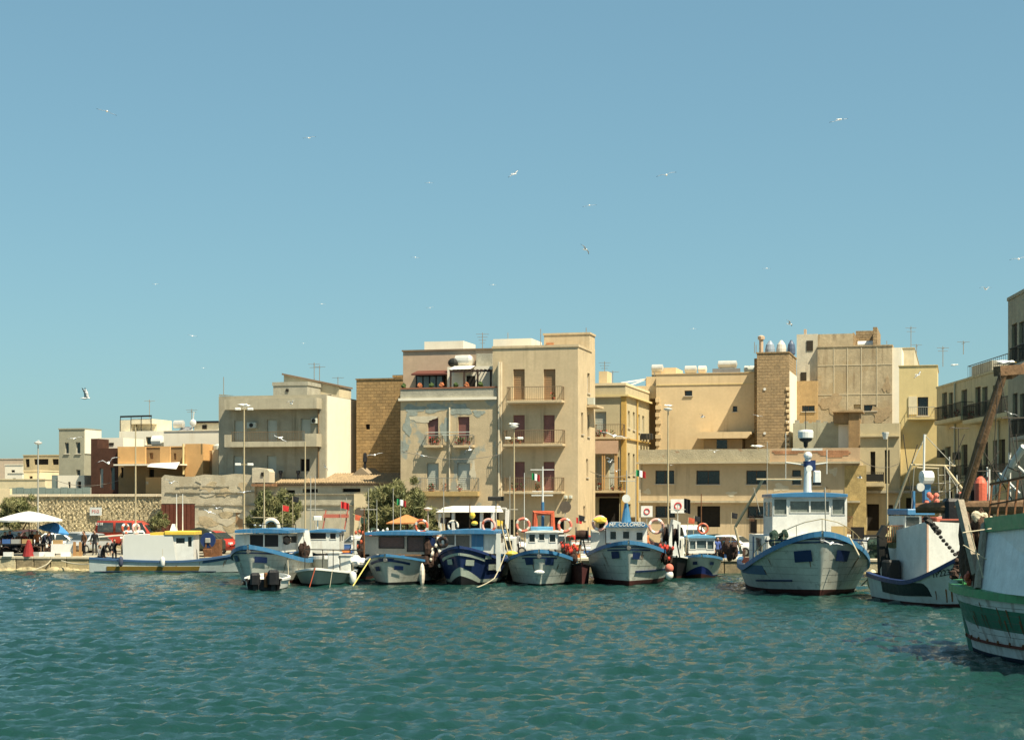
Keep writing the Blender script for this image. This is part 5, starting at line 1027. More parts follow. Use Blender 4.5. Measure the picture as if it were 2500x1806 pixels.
q.build('boat_hooks', POLE, h.T); q = M(); q.ell(h.fr.W(-1.6, 2.2, 1.75), (.35, .25, .15), 8, 6, 0, .1); q.build('yellow_coil', YEL, None, label='coiled yellow hose on the left bow of the three windowed boat', cat='hose')
heap('black and red fishing gear on the right deck of the three windowed boat', h.fr.W(1.6, 3.2, 1.3), (.5, .9, 1.0), NET, 10, floats=REDC)
drum(h, 1421, 1305, 19, 4.6, .7, BLK, 'black narrow net drum between the three windowed boat and the big lettered one')
# ---- I: ME COLOMBO
i_ = Boat('fishing_boat', 'largest middle boat, white hull, dark red bottom, blue visor lettered with its name', 1535, 94.5, 4, 13, 4.85, 2.5, 1.6, 1.8)
i_.hull([(-.55, .3, BOOT), (.3, i_.sheer, HULLW)], BLUE, gh=.18); eyebrow(i_, 2.2, .1, NAVY); i_.eyes([(1506, 1354, 20, 19), (1553, 1356, 20, 19)], NAVY)
i_.cabin(1480, 1580, 1287, 1325, 3.6, 3.2, WHITE2, wins=[(1490, 1297, 1504, 1316), (1521, 1297, 1536, 1314), (1554, 1299, 1569, 1318)], roof=None)
x0, z0 = i_.px(1479, 1290, 3.2); x1, z1 = i_.px(1582, 1275, 3.2); q = M(); q.prism([(x0, z0+.1), (x0+.25, z1), (x1-.25, z1), (x1, z0+.1), (x1-.2, z0), (x0+.2, z0)], 3.3, 6.9, 'y'); vz = q.build('visor', WHITE, i_.T); i_.rz = z1
q = M(); zs_ = i_.px(0, 1285, 3.2)[1]; q.prism([(x0-.05, zs_), (x0+.2, z1+.02), (x1-.2, z1+.02), (x1+.05, zs_)], 3.2, 3.28, 'y'); sb = q.build('name_board', BLUE, vz)
textmesh('MF. COLOMBO', .3, WHITE2, sb, Vector(((x0+x1)/2, 3.185, (zs_+z1)/2+.01)), spacing=1.02, shear=.2, depth=.008)
mx_ = i_.px(1529, 0, 4.5)[0]; q = M(); q.tube([(mx_, 4.5, z1), (mx_, 4.5, i_.px(0, 1228, 4.5)[1])], [.3, .1], 10); q.build('mast_cone', BLUE, i_.T)
hornspk(i_.T, mx_, 4.4, i_.px(0, 1217, 4.5)[1], .24); mast(i_.T, mx_+.02, 4.55, i_.px(0, 1228, 4.5)[1], i_.px(0, 1150, 4.5)[1], STEEL, .05, yards=[(i_.px(0, 1175, 4)[1], -.4, .5)], name='topmast')
flag(i_.T, i_.px(1553, 0, 5)[0], 5, i_.px(0, 1164, 5)[1], .55, .38, FLAG, 'italian_tricolour'); mast(i_.T, i_.px(1552, 0, 5)[0], 5, z1, i_.px(0, 1152, 5)[1], STEEL, .025, name='flag_staff')
lifebuoy(i_, 1464, 1277, 19, 4.4, PINK, WHITE2, 'faded pink lifebuoy with yellow cloth left of the lettered visor'); lifebuoy(i_, 1602, 1284, 19, 4.4, PINK, WHITE2, 'pale pink lifebuoy right of the lettered visor')
q = M(); q.ell(i_.fr.W(i_.px(1465, 0, 4.2)[0], 4.2, i_.px(0, 1268, 4.2)[1]), (.38, .12, .18), 9, 6, 0, .2); q.build('yellow_cloth', YEL, None, label='yellow cloth draped over the faded pink lifebuoy', cat='cloth')
q = M(); x, z = i_.px(1445, 1290, 4.6); q.box(i_.px(1442, 0, 4.6)[0], i_.px(1478, 0, 4.6)[0], 4.6, 6.5, 1.3, i_.px(0, 1292, 4.6)[1]); q.build('side_house', WHITE, i_.T)
drum(i_, 1625, 1305, 27, 4.2, .3, BLK, 'left one of two tall black net drums right of the lettered boat', 'x'); drum(i_, 1649, 1305, 26, 4.6, .3, BLK, 'right one of two tall black net drums right of the lettered boat', 'x')
heap('rusty red and cream gear under the two tall black drums', i_.fr.W(2.05, 3.0, 1.2), (.45, .8, 1.1), NET, 12, floats=REDC)
q = M(); p = i_.fr.W(2.25, 1.4, .35); T_ = thing('mooring_buoy', 'round red and white buoy hanging at the right of the lettered boat', 'buoy', loc=p)
q = M(); q.ell((0, 0, .62), (.24, .24, .26), 12, 8); q.build('red_ball', mat('coral ring', (.6, .17, .12)), T_, smooth=True); q = M(); q.ell((0, 0, .24), (.23, .23, .27), 12, 8); q.build('white_ball', WHITE2, T_, smooth=True)
i_.strip('rub_rail', .03, .5, lambda t: .75+t*.0, lambda t: .85, NAVY, sides=(1,), out=.06)
# small brown tender between H and I
q_ = Boat('tender', 'narrow maroon boat stern wedged between the three windowed boat and the lettered boat', 1421, 96, 0, 6, 1.1, 1.25, 1.0, 1.0, rake=.4); q_.hull([(-.55, .05, CREAMR), (.05, q_.sheer, mat('maroon black paint', (.07, .02, .02), streak=.3))], BLK, gw=.08, gh=.06)
# ---- J: small far boat
j = Boat('fishing_boat', 'small low boat with blue painted bottom and little white wheelhouse under an orange ring', 1713, 104.5, 0, 8, 3.25, 1.45, 1.1, 1.15)
j.hull([(-.55, lambda t: .1+.2*max(0, 1-t*6), BOOT), (lambda t: .1+.2*max(0, 1-t*6), lambda t: .16+.62*max(0, 1-t*5.5), mat('deep blue bottom', (.012, .03, .16))), (lambda t: .16+.62*max(0, 1-t*5.5), j.sheer, HULLW)], BLUE, gh=.12, gw=.12); j.eyes([(1699, 1374, 12, 9), (1735, 1375, 12, 9)], NAVY)
j.cabin(1681, 1745, 1313, 1350, 2.4, 2.4, WHITE2, wins=[(1684, 1320, 1698, 1340), (1701, 1319, 1724, 1338), (1727, 1320, 1742, 1340)], roof=mat('light blue paint', (.12, .33, .52)), roofpx=(1679, 1748, 1306, 1313), gl=GLASSB)
lifebuoy(j, 1716, 1290, 14, 2.8, ORANGE, ORANGE, 'orange ring on the mast of the small blue bottomed boat'); mast(j.T, j.px(1712, 0, 3)[0], 3, j.rz-.1, j.px(0, 1205, 3)[1], RUST, .05, yards=[(j.px(0, 1228, 3)[1], -.4, .7)])
heap('dark net heap at the right stern of the small blue bottomed boat', j.fr.W(2.1, 3, .9), (.6, .9, 1.4), NET, 12); flag(j.T, j.px(1697, 0, 4)[0]-.7, 4, 4, .4, .9, [BLK], 'black_flag')
q = M(); q.rings([[(-2.2, 1.5, .8), (-1.3, 1.2, .8), (-1.3, 3.5, .8), (-2.2, 3.5, .8)], [(-1.55, 1.7, 3.6), (-1.1, 1.7, 3.4), (-1.1, 3.4, 3.4), (-1.55, 3.4, 3.6)]], True); q.build('white_bulwark', WHITE, j.T)
# ---- K: big trawler
k = Boat('trawler', 'big white trawler with blue gunwale, wide blue roofed wheelhouse and radar mast', 2008, 83.5, 2, 15, 6.35, 3.2, 1.3, 1.5, rake=1.3, full=2.8)
k.hull([(-.55, lambda t: .22+.12*max(0, 1-t*4), BOOT), (lambda t: .22+.12*max(0, 1-t*4), k.sheer, HULLW)], BLUE, gh=.24, gw=.2, nt=50); eyebrow(k, 2.85, .14, NAVY); k.eyes([(1963, 1357, 44, 32), (2055, 1356, 38, 30)], NAVY)
k.strip('rub_rail', .1, .32, lambda t: .75-t*.6, lambda t: .83-t*.6, NAVY, sides=(-1,), out=.06)
k.strip('side_panel', .22, .55, lambda t: 1.0-t*.2, lambda t: 1.5-t*.3, mat('dull blue panel', (.1, .16, .25), streak=.3), sides=(-1,), out=.03)
W_ = k.cabin(1886, 2068, 1214, 1285, 4.6, 4.2, WHITE2, wins=[(1890, 1218, 1920, 1255), (1929, 1223, 2024, 1250), (2032, 1218, 2062, 1255)], roof=BLUE, roofpx=(1884, 2070, 1202, 1213), vis=.22, gl=mat('reflecting wheelhouse glass', (.16, .18, .16), rough=.12, var=.4, scale=1.2), zb=2.9)
q = M(); x = k.px(1977, 0, 4.6)[0]; q.box(x-.04, x+.04, 4.57, 4.66, k.px(0, 1250, 4.6)[1], k.px(0, 1223, 4.6)[1]); q.build('mullion', WHITE2, W_)
q = M(); a, zt_ = k.px(1872, 1281, 4.3); c_ = k.px(2117, 1281, 4.3)[0]; q.box(a, c_, 4.3, 12.2, 1.1, 2.895); fd = k.build_front = q.build('deck_house', WHITE2, k.T)
for (x0, x1, y0, y1, mm) in ((2030, 2068, 1283, 1310, mat('tan hatch board', (.5, .36, .16))), (2078, 2110, 1285, 1312, DIM)):
    q = M(); q.box(k.px(x0, 0, 4.2)[0], k.px(x1, 0, 4.2)[0], 4.2, 4.297, k.px(0, y1, 4.2)[1], k.px(0, y0, 4.2)[1]); q.build('hatch', mm, fd)
q = M(); xs_ = a-.09; z0_, z1_ = 1.1, 2.89; q.box(xs_, xs_+.08, 4.4, 12.2, z0_, z1_); sw = q.build('side_house', WHITE, k.T)
rz_ = Matrix.Rotation(R(-90), 4, 'Z'); textmesh('TP066', .95, BLK, sw, Vector((xs_-.01, 7.2, 2.38)), rot=rz_, spacing=1.05)
q = M(); q.box(xs_-.02, xs_-.002, 9.6, 10.2, 1.3, 2.8); q.build('side_door', mat('dull blue panel', (.1, .16, .25)), sw)
railm = mat('rusty brown rail', (.13, .06, .03), rough=.8)
railing(k.T, xs_, 2.9, 9.0, 12.1, 2.9, .95, railm, sp=.3)
q = M(); q.box(xs_+.05, xs_+.1, 9.1, 12.1, 2.95, 3.7); q.build('brown_windbreak', mat('brown canvas', (.16, .07, .03), var=.3), k.T)
q = M(); ts = [i/14*.3 for i in range(15)]
for side in (1, -1):
    pts = [k.P(t, k.sheer(t), side) for t in ts]; pts = [Vector((p.x*.93, p.y+.12, p.z+.62-t*.6)) for p, t in zip(pts, ts)]; q.tube(pts, .022, 5)
    for p, t in list(zip(pts, ts))[::2]: q.bar(p, (p.x, p.y, k.sheer(t)), .03)
q.build('bow_rail', mat('rail brass grey', (.36, .3, .17), rough=.6), k.T)
mx_ = k.px(1972, 0, 7)[0]; zr_ = k.rz; q = M(); q.tube([(mx_, 7, zr_-.1), (mx_, 7, k.px(0, 1122, 7)[1])], [.24, .16], 12); mm_ = q.build('mast', WHITE2, k.T)
q = M(); q.ell((mx_, 6.95, k.px(0, 1114, 7)[1]), (.23, .23, .22), 12, 8); q.build('searchlight', WHITE2, mm_); q = M(); q.lathe((mx_, 7, k.px(0, 1134, 7)[1]), [(.22, -.15), (.24, .15)], 12); q.box(mx_+.12, mx_+.4, 6.9, 7.15, k.px(0, 1150, 7)[1], k.px(0, 1125, 7)[1]); q.build('instrument_box', NAVY, mm_)
hornspk(mm_, mx_, 6.6, k.px(0, 1145, 7)[1], .17); q = M(); q.bbox(mx_+.28, mx_+.65, 6.7, 7.1, k.px(0, 1178, 7)[1], k.px(0, 1150, 7)[1], .06); q.build('life_raft_canister', WHITE2, mm_)
q = M(); zz = k.px(0, 1099, 7)[1]; q.bar((mx_-.85, 6.9, zz), (mx_+.75, 6.9, zz), .1, .12); q.tube([(mx_-1.15, 7, k.px(0, 1130, 7)[1]), (mx_, 7, k.px(0, 1137, 7)[1]), (mx_+1.05, 7, k.px(0, 1131, 7)[1])], .04); q.tube([(mx_+1.0, 7, k.px(0, 1100, 7)[1]), (mx_+1.0, 7, k.px(0, 1158, 7)[1])], .03); q.tube([(mx_-1.15, 7, k.px(0, 1060, 7)[1]), (mx_-1.15, 7, k.px(0, 1170, 7)[1])], .02); q.build('yard', mat('grey white yard', (.55, .55, .5)), mm_)
q = M(); z = k.px(0, 1071, 7)[1]; x = k.px(1967, 0, 7)[0]; q.lathe((x, 7, z), [(.3, -.05), (.4, 0), (.41, .3), (.36, .4), (.1, .43)], 18); q.build('radar_dome', WHITE2, mm_); q = M(); q.lathe((x, 7, z), [(.1, -.5), (.12, -.25), (.3, -.16), (.36, -.055)], 14); q.tube([(x, 7, z-.5), (x, 7, zz)], .05); q.tube([(x, 7, z+.43), (x, 7, z+1.7)], .02); q.build('radar_bracket', DARK, mm_)
q = M(); a = Vector((*(lambda p: (p[0], 6.5, p[1]))(k.px(1863, 1170, 6.5)),)); b2 = Vector((k.px(1795, 0, 7.5)[0], 7.5, k.px(0, 1285, 7.5)[1])); c2 = Vector((k.px(1810, 0, 7.5)[0], 7.5, k.px(0, 1350, 7.5)[1])); q.tube([a, b2], .07, 8); q.tube([b2, c2], .075, 8); q.tube([(a.x-.35, 6.5, a.z), (k.px(1958, 0, 6.5)[0], 6.5, a.z)], .05, 8); q.build('gallows', POLE, k.T)
q = M()
for (pa, pb) in (((1873, 1080), (1873, 1205)), ((1840, 1190), (1856, 1255))): q.tube([(k.px(pa[0], 0, 6)[0], 6, k.px(0, pa[1], 6)[1]), (k.px(pb[0], 0, 6)[0], 6, k.px(0, pb[1], 6)[1])], .02)
q.tube([(k.px(2014, 0, 1)[0], 1, k.px(0, 1190, 1)[1]), (k.px(2016, 0, 1)[0], 1, 3.0)], .035); q.build('whip_antenna', STEEL, k.T)
x, z = k.px(1900, 1300, 2.6); heap('dark green winch and net on the left foredeck of the big trawler', k.fr.W(x, 2.6, 2.35), (.55, .5, .95), NETG, 9, name='winch_gear', cat='winch')
rope('stiff pale rope hanging from the right bow of the big trawler', [k.fr.W(*(lambda p: (p[0], .2, p[1]))(k.px(2072, 1306, .2))), k.fr.W(*(lambda p: (p[0], -.5, p[1]))(k.px(2100, 1360, -.5)))], .035)
q = M(); p = k.fr.W(3.0, 3.4, .7); q.ell(p, (.28, .25, .55), 10, 8); q.build('pale_fender', mat('yellowed fender', (.6, .55, .38)), None, label='yellowed fender bulging at the right side of the big trawler', cat='fender')
q = M(); q.ell(k.fr.W(-2.6, 4.2, .3)+Vector((0, 0, 0)), (.01, .01, .01)); 
# ---- L: TP2235 side-on boat
def Lp(px_, py_, y): u_, z_ = Lb.fr.pt(px_, py_, y); return (u_, y, z_)
Lb = Boat('fishing_boat', 'white boat with black side panel lettered TP2235 and rust stains, tall white box cabin', 0, 0, -12, 9.2, 3.9, 2.75, 1.05, 1.25, rake=1.0, xy=(20.5, 74.0), full=2.2)
Lb.hull([(-.55, lambda t: .12+.1*max(0, 1-t*5), BOOT), (lambda t: .12+.1*max(0, 1-t*5), Lb.sheer, mat('rust stained white hull', (.5, .53, .48), var=.12, streak=1., scol=(.2, .08, .02), bump=.1))], NAVY, gh=.16)
BLKP = mat('black green panel', (.015, .022, .022), rough=.5, streak=.3)
Lb.strip('side_panel', .25, .76, lambda t: .42+.04*math.sin(t*9), lambda t: .42+.6*min(1, ((t-.25)/.05)**.5 if t > .25 else 0.02)*(1), BLKP, sides=(-1,), out=.03, n=24)
def hullmap(bt, t0, z0, side, sc=1.0):
    def f_(a, b_): 
        t = t0-side*a/bt.L*-1*sc*-1; return bt.P(t, z0+b_, side, .045)
    return f_
def tmap(bt, t0, z0, side, slope=0.): return lambda a, b_: bt.P(clampf(t0-(a/bt.L if side < 0 else -a/bt.L), .01, 1), z0+b_+slope*a, side, .04)
for t_, w_, z0_, z1_ in ((.13, .012, .25, 1.15), (.16, .008, .2, .8), (.22, .006, .3, .7), (.1, .006, .3, .9)): Lb.patch('rust_run', [(t_, z0_), (t_+w_*.6, z0_), (t_+w_, z1_), (t_, z1_)], mat('rust run', (.22, .09, .03), var=.4, streak=.4), -1, .012)
textmesh('TP2235', .36, BLK, Lb.T, None, mapf=tmap(Lb, .17, 1.5, -1, .2)); textmesh('ROSA', .3, BLK, Lb.T, None, mapf=tmap(Lb, .07, 2.05, -1, .35), name='boat_name')
q = M(); x0, x1, yF, yB = -.5, 1.5, 4.9, 8.2; zt0, zt1 = 3.3, 3.75
q.rings([[(x0, yF, .8), (x1, yF, .8), (x1, yB, .8), (x0, yB, .8)], [(x0, yF, zt1), (x1, yF, zt1-.1), (x1, yB, zt0), (x0, yB, zt0)]], True); bc = q.build('box_cabin', paint('box cabin white', (.6, .61, .57), streak=.15), Lb.T)
q = M(); q.box(x0-.04, x0+.05, yF-.05, yF-.002, .8, zt1+.03); q.build('edge_trim', mat('pinkish trim', (.45, .3, .22)), bc)
q = M(); q.bar(Lp(2153, 1400, 9.0), Lp(2150, 1305, 9), .3); q.bar(Lp(2172, 1398, 9), Lp(2155, 1305, 9), .22); q.bar(Lp(2108, 1308, 9), Lp(2150, 1308, 9), .12); q.bar(Lp(2147, 1312, 9), Lp(2162, 1285, 9), .32); q.build('stern_gallows', DARK, Lb.T)
# world-placed A frame of pale poles
q = M(); q.tube([Lp(2168, 1285, 10), Lp(2225, 1135, 9)], .065, 8); q.tube([Lp(2223, 1134, 9), Lp(2332, 1137, 9)], .045, 8); q.tube([Lp(2305, 1136, 9), Lp(2352, 1196, 8)], .06, 8); q.tube([Lp(2238, 1141, 9), Lp(2292, 1143, 9)], .04, 6); q.build('a_frame', POLE, Lb.T)
q = M(); q.tube([Lp(2255, 1180, 8.5), Lp(2257, 1060, 8.5)], .05, 8); q.build('white_mast', WHITE2, Lb.T)
q = M(); q.lathe(Lp(2246, 1165, 8.4), [(.1, 0), (.32, .08), (.32, .6), (.1, .68)], 12, ax='x'); q.build('life_raft_canister', WHITE2, Lb.T)
q = M(); q.lathe(Lp(2247, 1189, 8), [(.02, -.05), (.2, -.05), (.2, .05), (.02, .05)], 16, ax='y'); q.build('round_lamp', mat('grey disc', (.45, .45, .42)), Lb.T)
q = M(); q.bar(Lp(2262, 1240, 8.5), Lp(2262, 1182, 8.5), .3); q.bar(Lp(2231, 1260, 8.5), Lp(2231, 1198, 8.5), .1); q.build('blue_post', BLUE, Lb.T)
q = M(); q.bbox(*(lambda a, b_: (a[0], b_[0], 7.9, 10.2, b_[2], a[2]))(Lp(2213, 1242, 8), Lp(2281, 1256, 8)), .04); q.build('blue_roof', BLUE, Lb.T)
q = M(); q.box(*(lambda a, b_: (a[0], b_[0], 8.1, 10, .9, a[2]))(Lp(2212, 1259, 8), Lp(2252, 1300, 8))); wh = q.build('wheelhouse', WHITE, Lb.T); q = M(); q.box(*(lambda a, b_: (a[0], b_[0], 8.04, 8.097, b_[2], a[2]))(Lp(2215, 1262, 8), Lp(2245, 1284, 8))); q.build('window', GLASS, wh)
q = M(); q.bbox(*(lambda a, b_: (a[0], b_[0], 8.2, 10.2, .9, a[2]))(Lp(2290, 1262, 8), Lp(2350, 1300, 8)), .05); q.build('red_roofed_locker', mat('faded red steel', (.42, .12, .08)), Lb.T)
q = M(); q.box(*(lambda a, b_: (a[0], b_[0], 8.1, 8.19, .9, a[2]))(Lp(2300, 1270, 8), Lp(2345, 1300, 8))); q.build('dark_opening', DIM, Lb.T)
q = M(); rl = [Lp(2162, 1285, 8.5), Lp(2250, 1283, 8.5)]
for i in range(24): t = i/23; x = rl[0][0]+(rl[1][0]-rl[0][0])*t*1.25; q.bar((x, 8.3, 2.7), (x, 8.3, 3.5), .03)
q.bar((rl[0][0], 8.3, 3.5), (rl[1][0]+.8, 8.3, 3.55), .05); q.bar((rl[0][0], 8.3, 2.75), (rl[1][0]+.8, 8.3, 2.8), .05); q.build('rusty_rail', RUST, Lb.T)
heap('cream and green floats stowed behind the rusty rail', Lb.fr.W(*(lambda p: (p[0], 9, 2.4))(Lp(2215, 1290, 9))), (1.3, .5, 1.0), mat('yellowed floats', (.5, .45, .25), var=.4), 10, floats=REDC)
lifebuoy(Lb, 2246, 1290, 9, 7.95, ORANGE, ORANGE, 'small orange ring by the rusty rail of the TP2235 boat')
q = M()
for i in range(12):
    a = Vector(Lp(2262+i*7, 1268+i*8.5, 4.5-i*.32)); q.ell(a, (.1, .07, .08), 7, 5, 0, .2)
    if i < 5: q.ell(a+Vector((0, 0, .08)), (.18, .14, .12), 7, 5, 0, .3)
q.build('anchor_chain', mat('black chain', (.02, .018, .015), rough=.6, bump=.6), Lb.T, kind='stuff')
q = M(); q.bbox(-1.3, -.6, 7.4, 8.2, .8, 1.9, .1); q.build('stern_winch', DARK, Lb.T); q = M(); q.torus((-1.1, 8.3, 1.3), .3, .04, 'x', 18, 6); q.build('cream_hoop', CREAMR, Lb.T)
rope('brown stern line of the TP2235 boat', [at(2152, 1394, 83), at(2122, 1410, 84.5), at(2104, 1428, 86)], .035)
# ---- M: near green boat
m_ = Boat('trawler', 'nearest boat, white with broad green band and green rail, cut off at right edge', 0, 0, 155, 13, 4.8, 2.16, 1.95, 2.0, rake=.75, xy=(14.1, 54.0), full=2.4)
HW = mat('grimy white hull', (.6, .62, .58), var=.1, streak=1., scol=(.16, .07, .03))
m_.hull([(-.55, .12, mat('dark blue bottom', (.01, .02, .04))), (.12, .42, HW), (lambda t: .42, lambda t: .5, mat('red brown strake', (.16, .05, .035))), (.5, lambda t: m_.sheer(t)-1.12+.1*t, HW), (lambda t: m_.sheer(t)-1.12+.1*t, lambda t: m_.sheer(t)-.47, GREEN), (lambda t: m_.sheer(t)-.47, m_.sheer, HW)], LGREEN, gh=.2, gw=.24)
m_.strip('rubbing_strake', .01, 1, .42, .5, mat('red brown strake', (.16, .05, .035)), out=.08)
for i in range(9): 
    q = M(); t = .05+i*.055; p = m_.P(t, .53, 1, .1); q.ell(p, (.04, .04, .06), 7, 5); q.build('strake_bolt', RUST, m_.T)
    q = M(); p = m_.P(t, .53, -1, .1); q.ell(p, (.04, .04, .06), 7, 5); q.build('strake_bolt', RUST, m_.T)
q = M(); q.tube([m_.P(0, z, 1, 0)+Vector((0, -.07, 0)) for z in (-.2, .3, .8, 1.3, 1.8, 2.1)], .09, 6); q.build('stem_post', GREEN, m_.T)
def mw(px_, py_, D_): return at(px_, py_, D_*.9)
def rel(T_, q, name, m__, **kw):   # world coordinates -> the boat's own frame
    inv = (Matrix.Translation(T_.location) @ Matrix.Rotation(T_.rotation_euler.z, 4, 'Z')).inverted(); q.v = [tuple(inv @ Vector(v)) for v in q.v]; return q.build(name, m__, T_, **kw)
q = M(); P_ = [mw(2392, 1436, 56), mw(2410, 1277, 56.5)]; X0b, X0t = P_[0].x, P_[1].x
q.rings([[(X0b, P_[0].y, 2.0), (16.6, 51.6, 2.0), (17.6, 45, 2.0), (14.6, 44.5, 2.0)], [(X0t, P_[1].y, P_[1].z), (16.6, 51.6, P_[1].z+.1), (17.6, 45, P_[1].z+.3), (14.75, 44.5, P_[1].z+.35)]], True)
hb = rel(m_.T, q, 'deck_house', paint('deck house grey white', (.7, .72, .71), streak=.15))
q = M(); q.bar(P_[0]+Vector((-.08, 0, 0)), P_[1]+Vector((-.08, 0, 0)), .12, .3); rel(m_.T, q, 'corner_post', GREYW)
q = M(); q.bar(P_[1]+Vector((-.05, -.1, -.05)), Vector((14.68, 44.5, P_[1].z+.3)), .14, .42); q.bar(P_[1]+Vector((-.05, -.1, -.05)), P_[1]+Vector((2.3, .9, .0)), .14, .4); rel(m_.T, q, 'green_coaming', LGREEN)
q = M()
for i in range(9): t = i/8; a = P_[1].lerp(Vector((14.65, 46, P_[1].z+.3)), t)+Vector((.05, 0, .15)); q.bar(a, a+Vector((.1, 0, 1.05)), .05)
a = P_[1]+Vector((.1, 0, 1.15)); q.bar(a, Vector((14.75, 46, P_[1].z+1.5)), .07); q.bar(a-Vector((0, 0, .6)), Vector((14.7, 46, P_[1].z+.9)), .05); rel(m_.T, q, 'rusty_basket_rail', RUST)
q = M(); q.bar(mw(2384, 1400, 57.0), mw(2342, 1222, 58), .2, .22); rel(m_.T, q, 'timber_post', GREYW)
q = M(); q.tube([mw(2352, 1222, 60.3), mw(2395, 1080, 59.6), mw(2452, 905, 59)], [.14, .17, .13], 10); rel(m_.T, q, 'wooden_spar', WOOD)
q = M(); q.bar(mw(2434, 906, 59), mw(2520, 900, 59.5), .36, .3); q.bar(mw(2462, 918, 59.3), mw(2520, 885, 61), .2); rel(m_.T, q, 'spar_crosstree', WOOD)
q = M(); q.tube([mw(2236, 1240, 61.5), mw(2345, 1238, 61), mw(2530, 1238, 60)], [.16, .2, .26], 10); rel(m_.T, q, 'horizontal_boom', WOOD)
q = M(); q.bbox(*(lambda p: (p.x-.35, p.x+.35, p.y-.3, p.y+.3, p.z-.3, p.z+.35))(mw(2330, 1243, 61.2)), .1); rel(m_.T, q, 'boom_bracket', BLK)
q = M(); q.tube([mw(2405, 1230, 66), mw(2500, 1090, 64)], .12, 8); q.tube([mw(2520, 1170, 64), mw(2465, 1120, 65)], .05, 6); q.tube([mw(2440, 1155, 65), mw(2490, 1205, 64)], .05, 6); q.tube([mw(2465, 1105, 65), mw(2465, 1225, 65)], .05, 6); q.tube([mw(2415, 1225, 63), mw(2415, 1145, 63)], .04); rel(m_.T, q, 'net_derrick', mat('grey white yard', (.55, .55, .5)))
q = M(); q.lathe(mw(2394, 1235, 63), [(.18, 0), (.21, .1), (.21, .75), (.14, .9), (.05, .98)], 12); rel(m_.T, q, 'gas_cylinder', mat('orange red cylinder', (.55, .12, .07), rough=.5))
q = M(); q.bar(mw(2378, 1245, 63.5), mw(2378, 1168, 63.5), .3); q.bar(mw(2366, 1168, 63.5), mw(2420, 1168, 63.5), .12); rel(m_.T, q, 'exhaust_stack', DARK)
heap('big mound of dark brown net between timber post and white deck house', mw(2386, 1430, 58.2), (.5, .9, 2.1), mat('lighter brown net', (.085, .048, .03), rough=.95, var=.5, scale=6, bump=1, fine=30), 34)
heap('cream ropes coiled on top of the brown net mound', mw(2398, 1275, 57.8), (.38, .3, .4), ROPE, 9, name='rope_coil', cat='rope coil')
heap('cream and orange rope fenders at the foot of the timber post', mw(2380, 1438, 58), (.36, .3, .65), mat('cream fender cloth', (.55, .5, .36)), 9, name='rope_fender', cat='fender', floats=ORANGE)
q = M()
for i in range(10): a = mw(2330+rnd.uniform(0, 28), 1350+i*8, 61.0); q.ell(a, (.16, .14, .13), 7, 5, 0, .3)
rel(m_.T, q, 'anchor_tackle', mat('rusty dark tackle', (.06, .035, .025), bump=.6))
# ---- A: long boat, side view
a_ = Boat('fishing_boat', 'long low boat seen side on with tall white wall, yellow roofed cabin and ochre stripe', 0, 0, -90, 10.8, 3.0, 1.55, .78, 1.0, rake=.7, xy=(at(598, 0, 110).x, 114.6), flare=.35)
OCH = mat('ochre stripe paint', (.2, .13, .02), rough=.6, streak=.3)
a_.hull([(-.55, .06, BLK), (.06, a_.sheer, mat('blue grey white hull', (.5, .55, .52), var=.12, streak=.6))], mat('bluish rail', (.04, .09, .18), streak=.4), gh=.1, nt=50)
ys = lambda px_: (a_.fr.o.x-(px_-1250)/F*113.2)    # local y from a column, near side
for s_ in (1,):
    pass
side = None
z_ = lambda py_: CZ+(HY-py_)/F*113.1
# local +x of this boat points away or toward the camera?
sx = 1 if a_.fr.W(1, 0, 0).y < a_.fr.o.y else -1
a_.strip('ochre_stripe', .31, .89, lambda t: .16+.3*0, lambda t: .44, OCH, sides=(sx,), out=.03, n=30)
a_.strip('rub_rail', .2, .97, .06, .12, mat('dark blue rail', (.02, .04, .08)), sides=(sx,), out=.06)
q = M(); y0, y1, y2 = ys(430), ys(420), ys(299); fx = sx*1.28
q.rings([[(fx, y0, .62), (fx, y2, .62), (fx, y2, z_(1306)), (fx, y1, z_(1306))], [(fx-sx*.06, y0, .62), (fx-sx*.06, y2, .62), (fx-sx*.06, y2, z_(1306)), (fx-sx*.06, y1, z_(1306))]], True); q.build('tall_side_wall', mat('glaring white panel', (.56, .57, .54), rough=.5, var=.03, bump=.02), a_.T)
q = M(); y3, y4 = ys(470), ys(413)
W_ = M(); fm = lambda a, d, z: (fx-sx*(.15+d), a, z); ops = [(ys(449), ys(428), z_(1326), z_(1313)), (ys(466), ys(457), z_(1334), z_(1310))]
holes(W_, y3, y4, .6, z_(1305), ops, fm, .08); W_.quad((fx-sx*.15, y3, .6), (fx-sx*2.3, y3, .6), (fx-sx*2.3, y3, z_(1305)), (fx-sx*.15, y3, z_(1305))); W_.quad((fx-sx*2.3, y3, .6), (fx-sx*2.3, y4, .6), (fx-sx*2.3, y4, z_(1305)), (fx-sx*2.3, y3, z_(1305))); cb = W_.build('wheelhouse', WHITE2, a_.T)
for o_ in ops: q = M(); fbox(q, fm, o_[0], o_[1], .06, .08, o_[2], o_[3]); q.build('pane', GLASS, cb)
q = M(); yy0, yy1 = sorted((fx-sx*2.4, fx+sx*.05)); q.bbox(yy0, yy1, ys(476), ys(400), z_(1305)+.003, z_(1296), .05); q.box(yy0+.1, yy1-.1, ys(400)+.003, ys(365), z_(1306), z_(1300)); q.build('yellow_roof', YEL, a_.T)
q = M(); yy = -.2*sx; q.box(min(fx-.5*sx, fx-2.3*sx), max(fx-.5*sx, fx-2.3*sx), ys(399), ys(300), z_(1307), z_(1306)+.05); q.build('side_deck_roof', WHITE, a_.T)
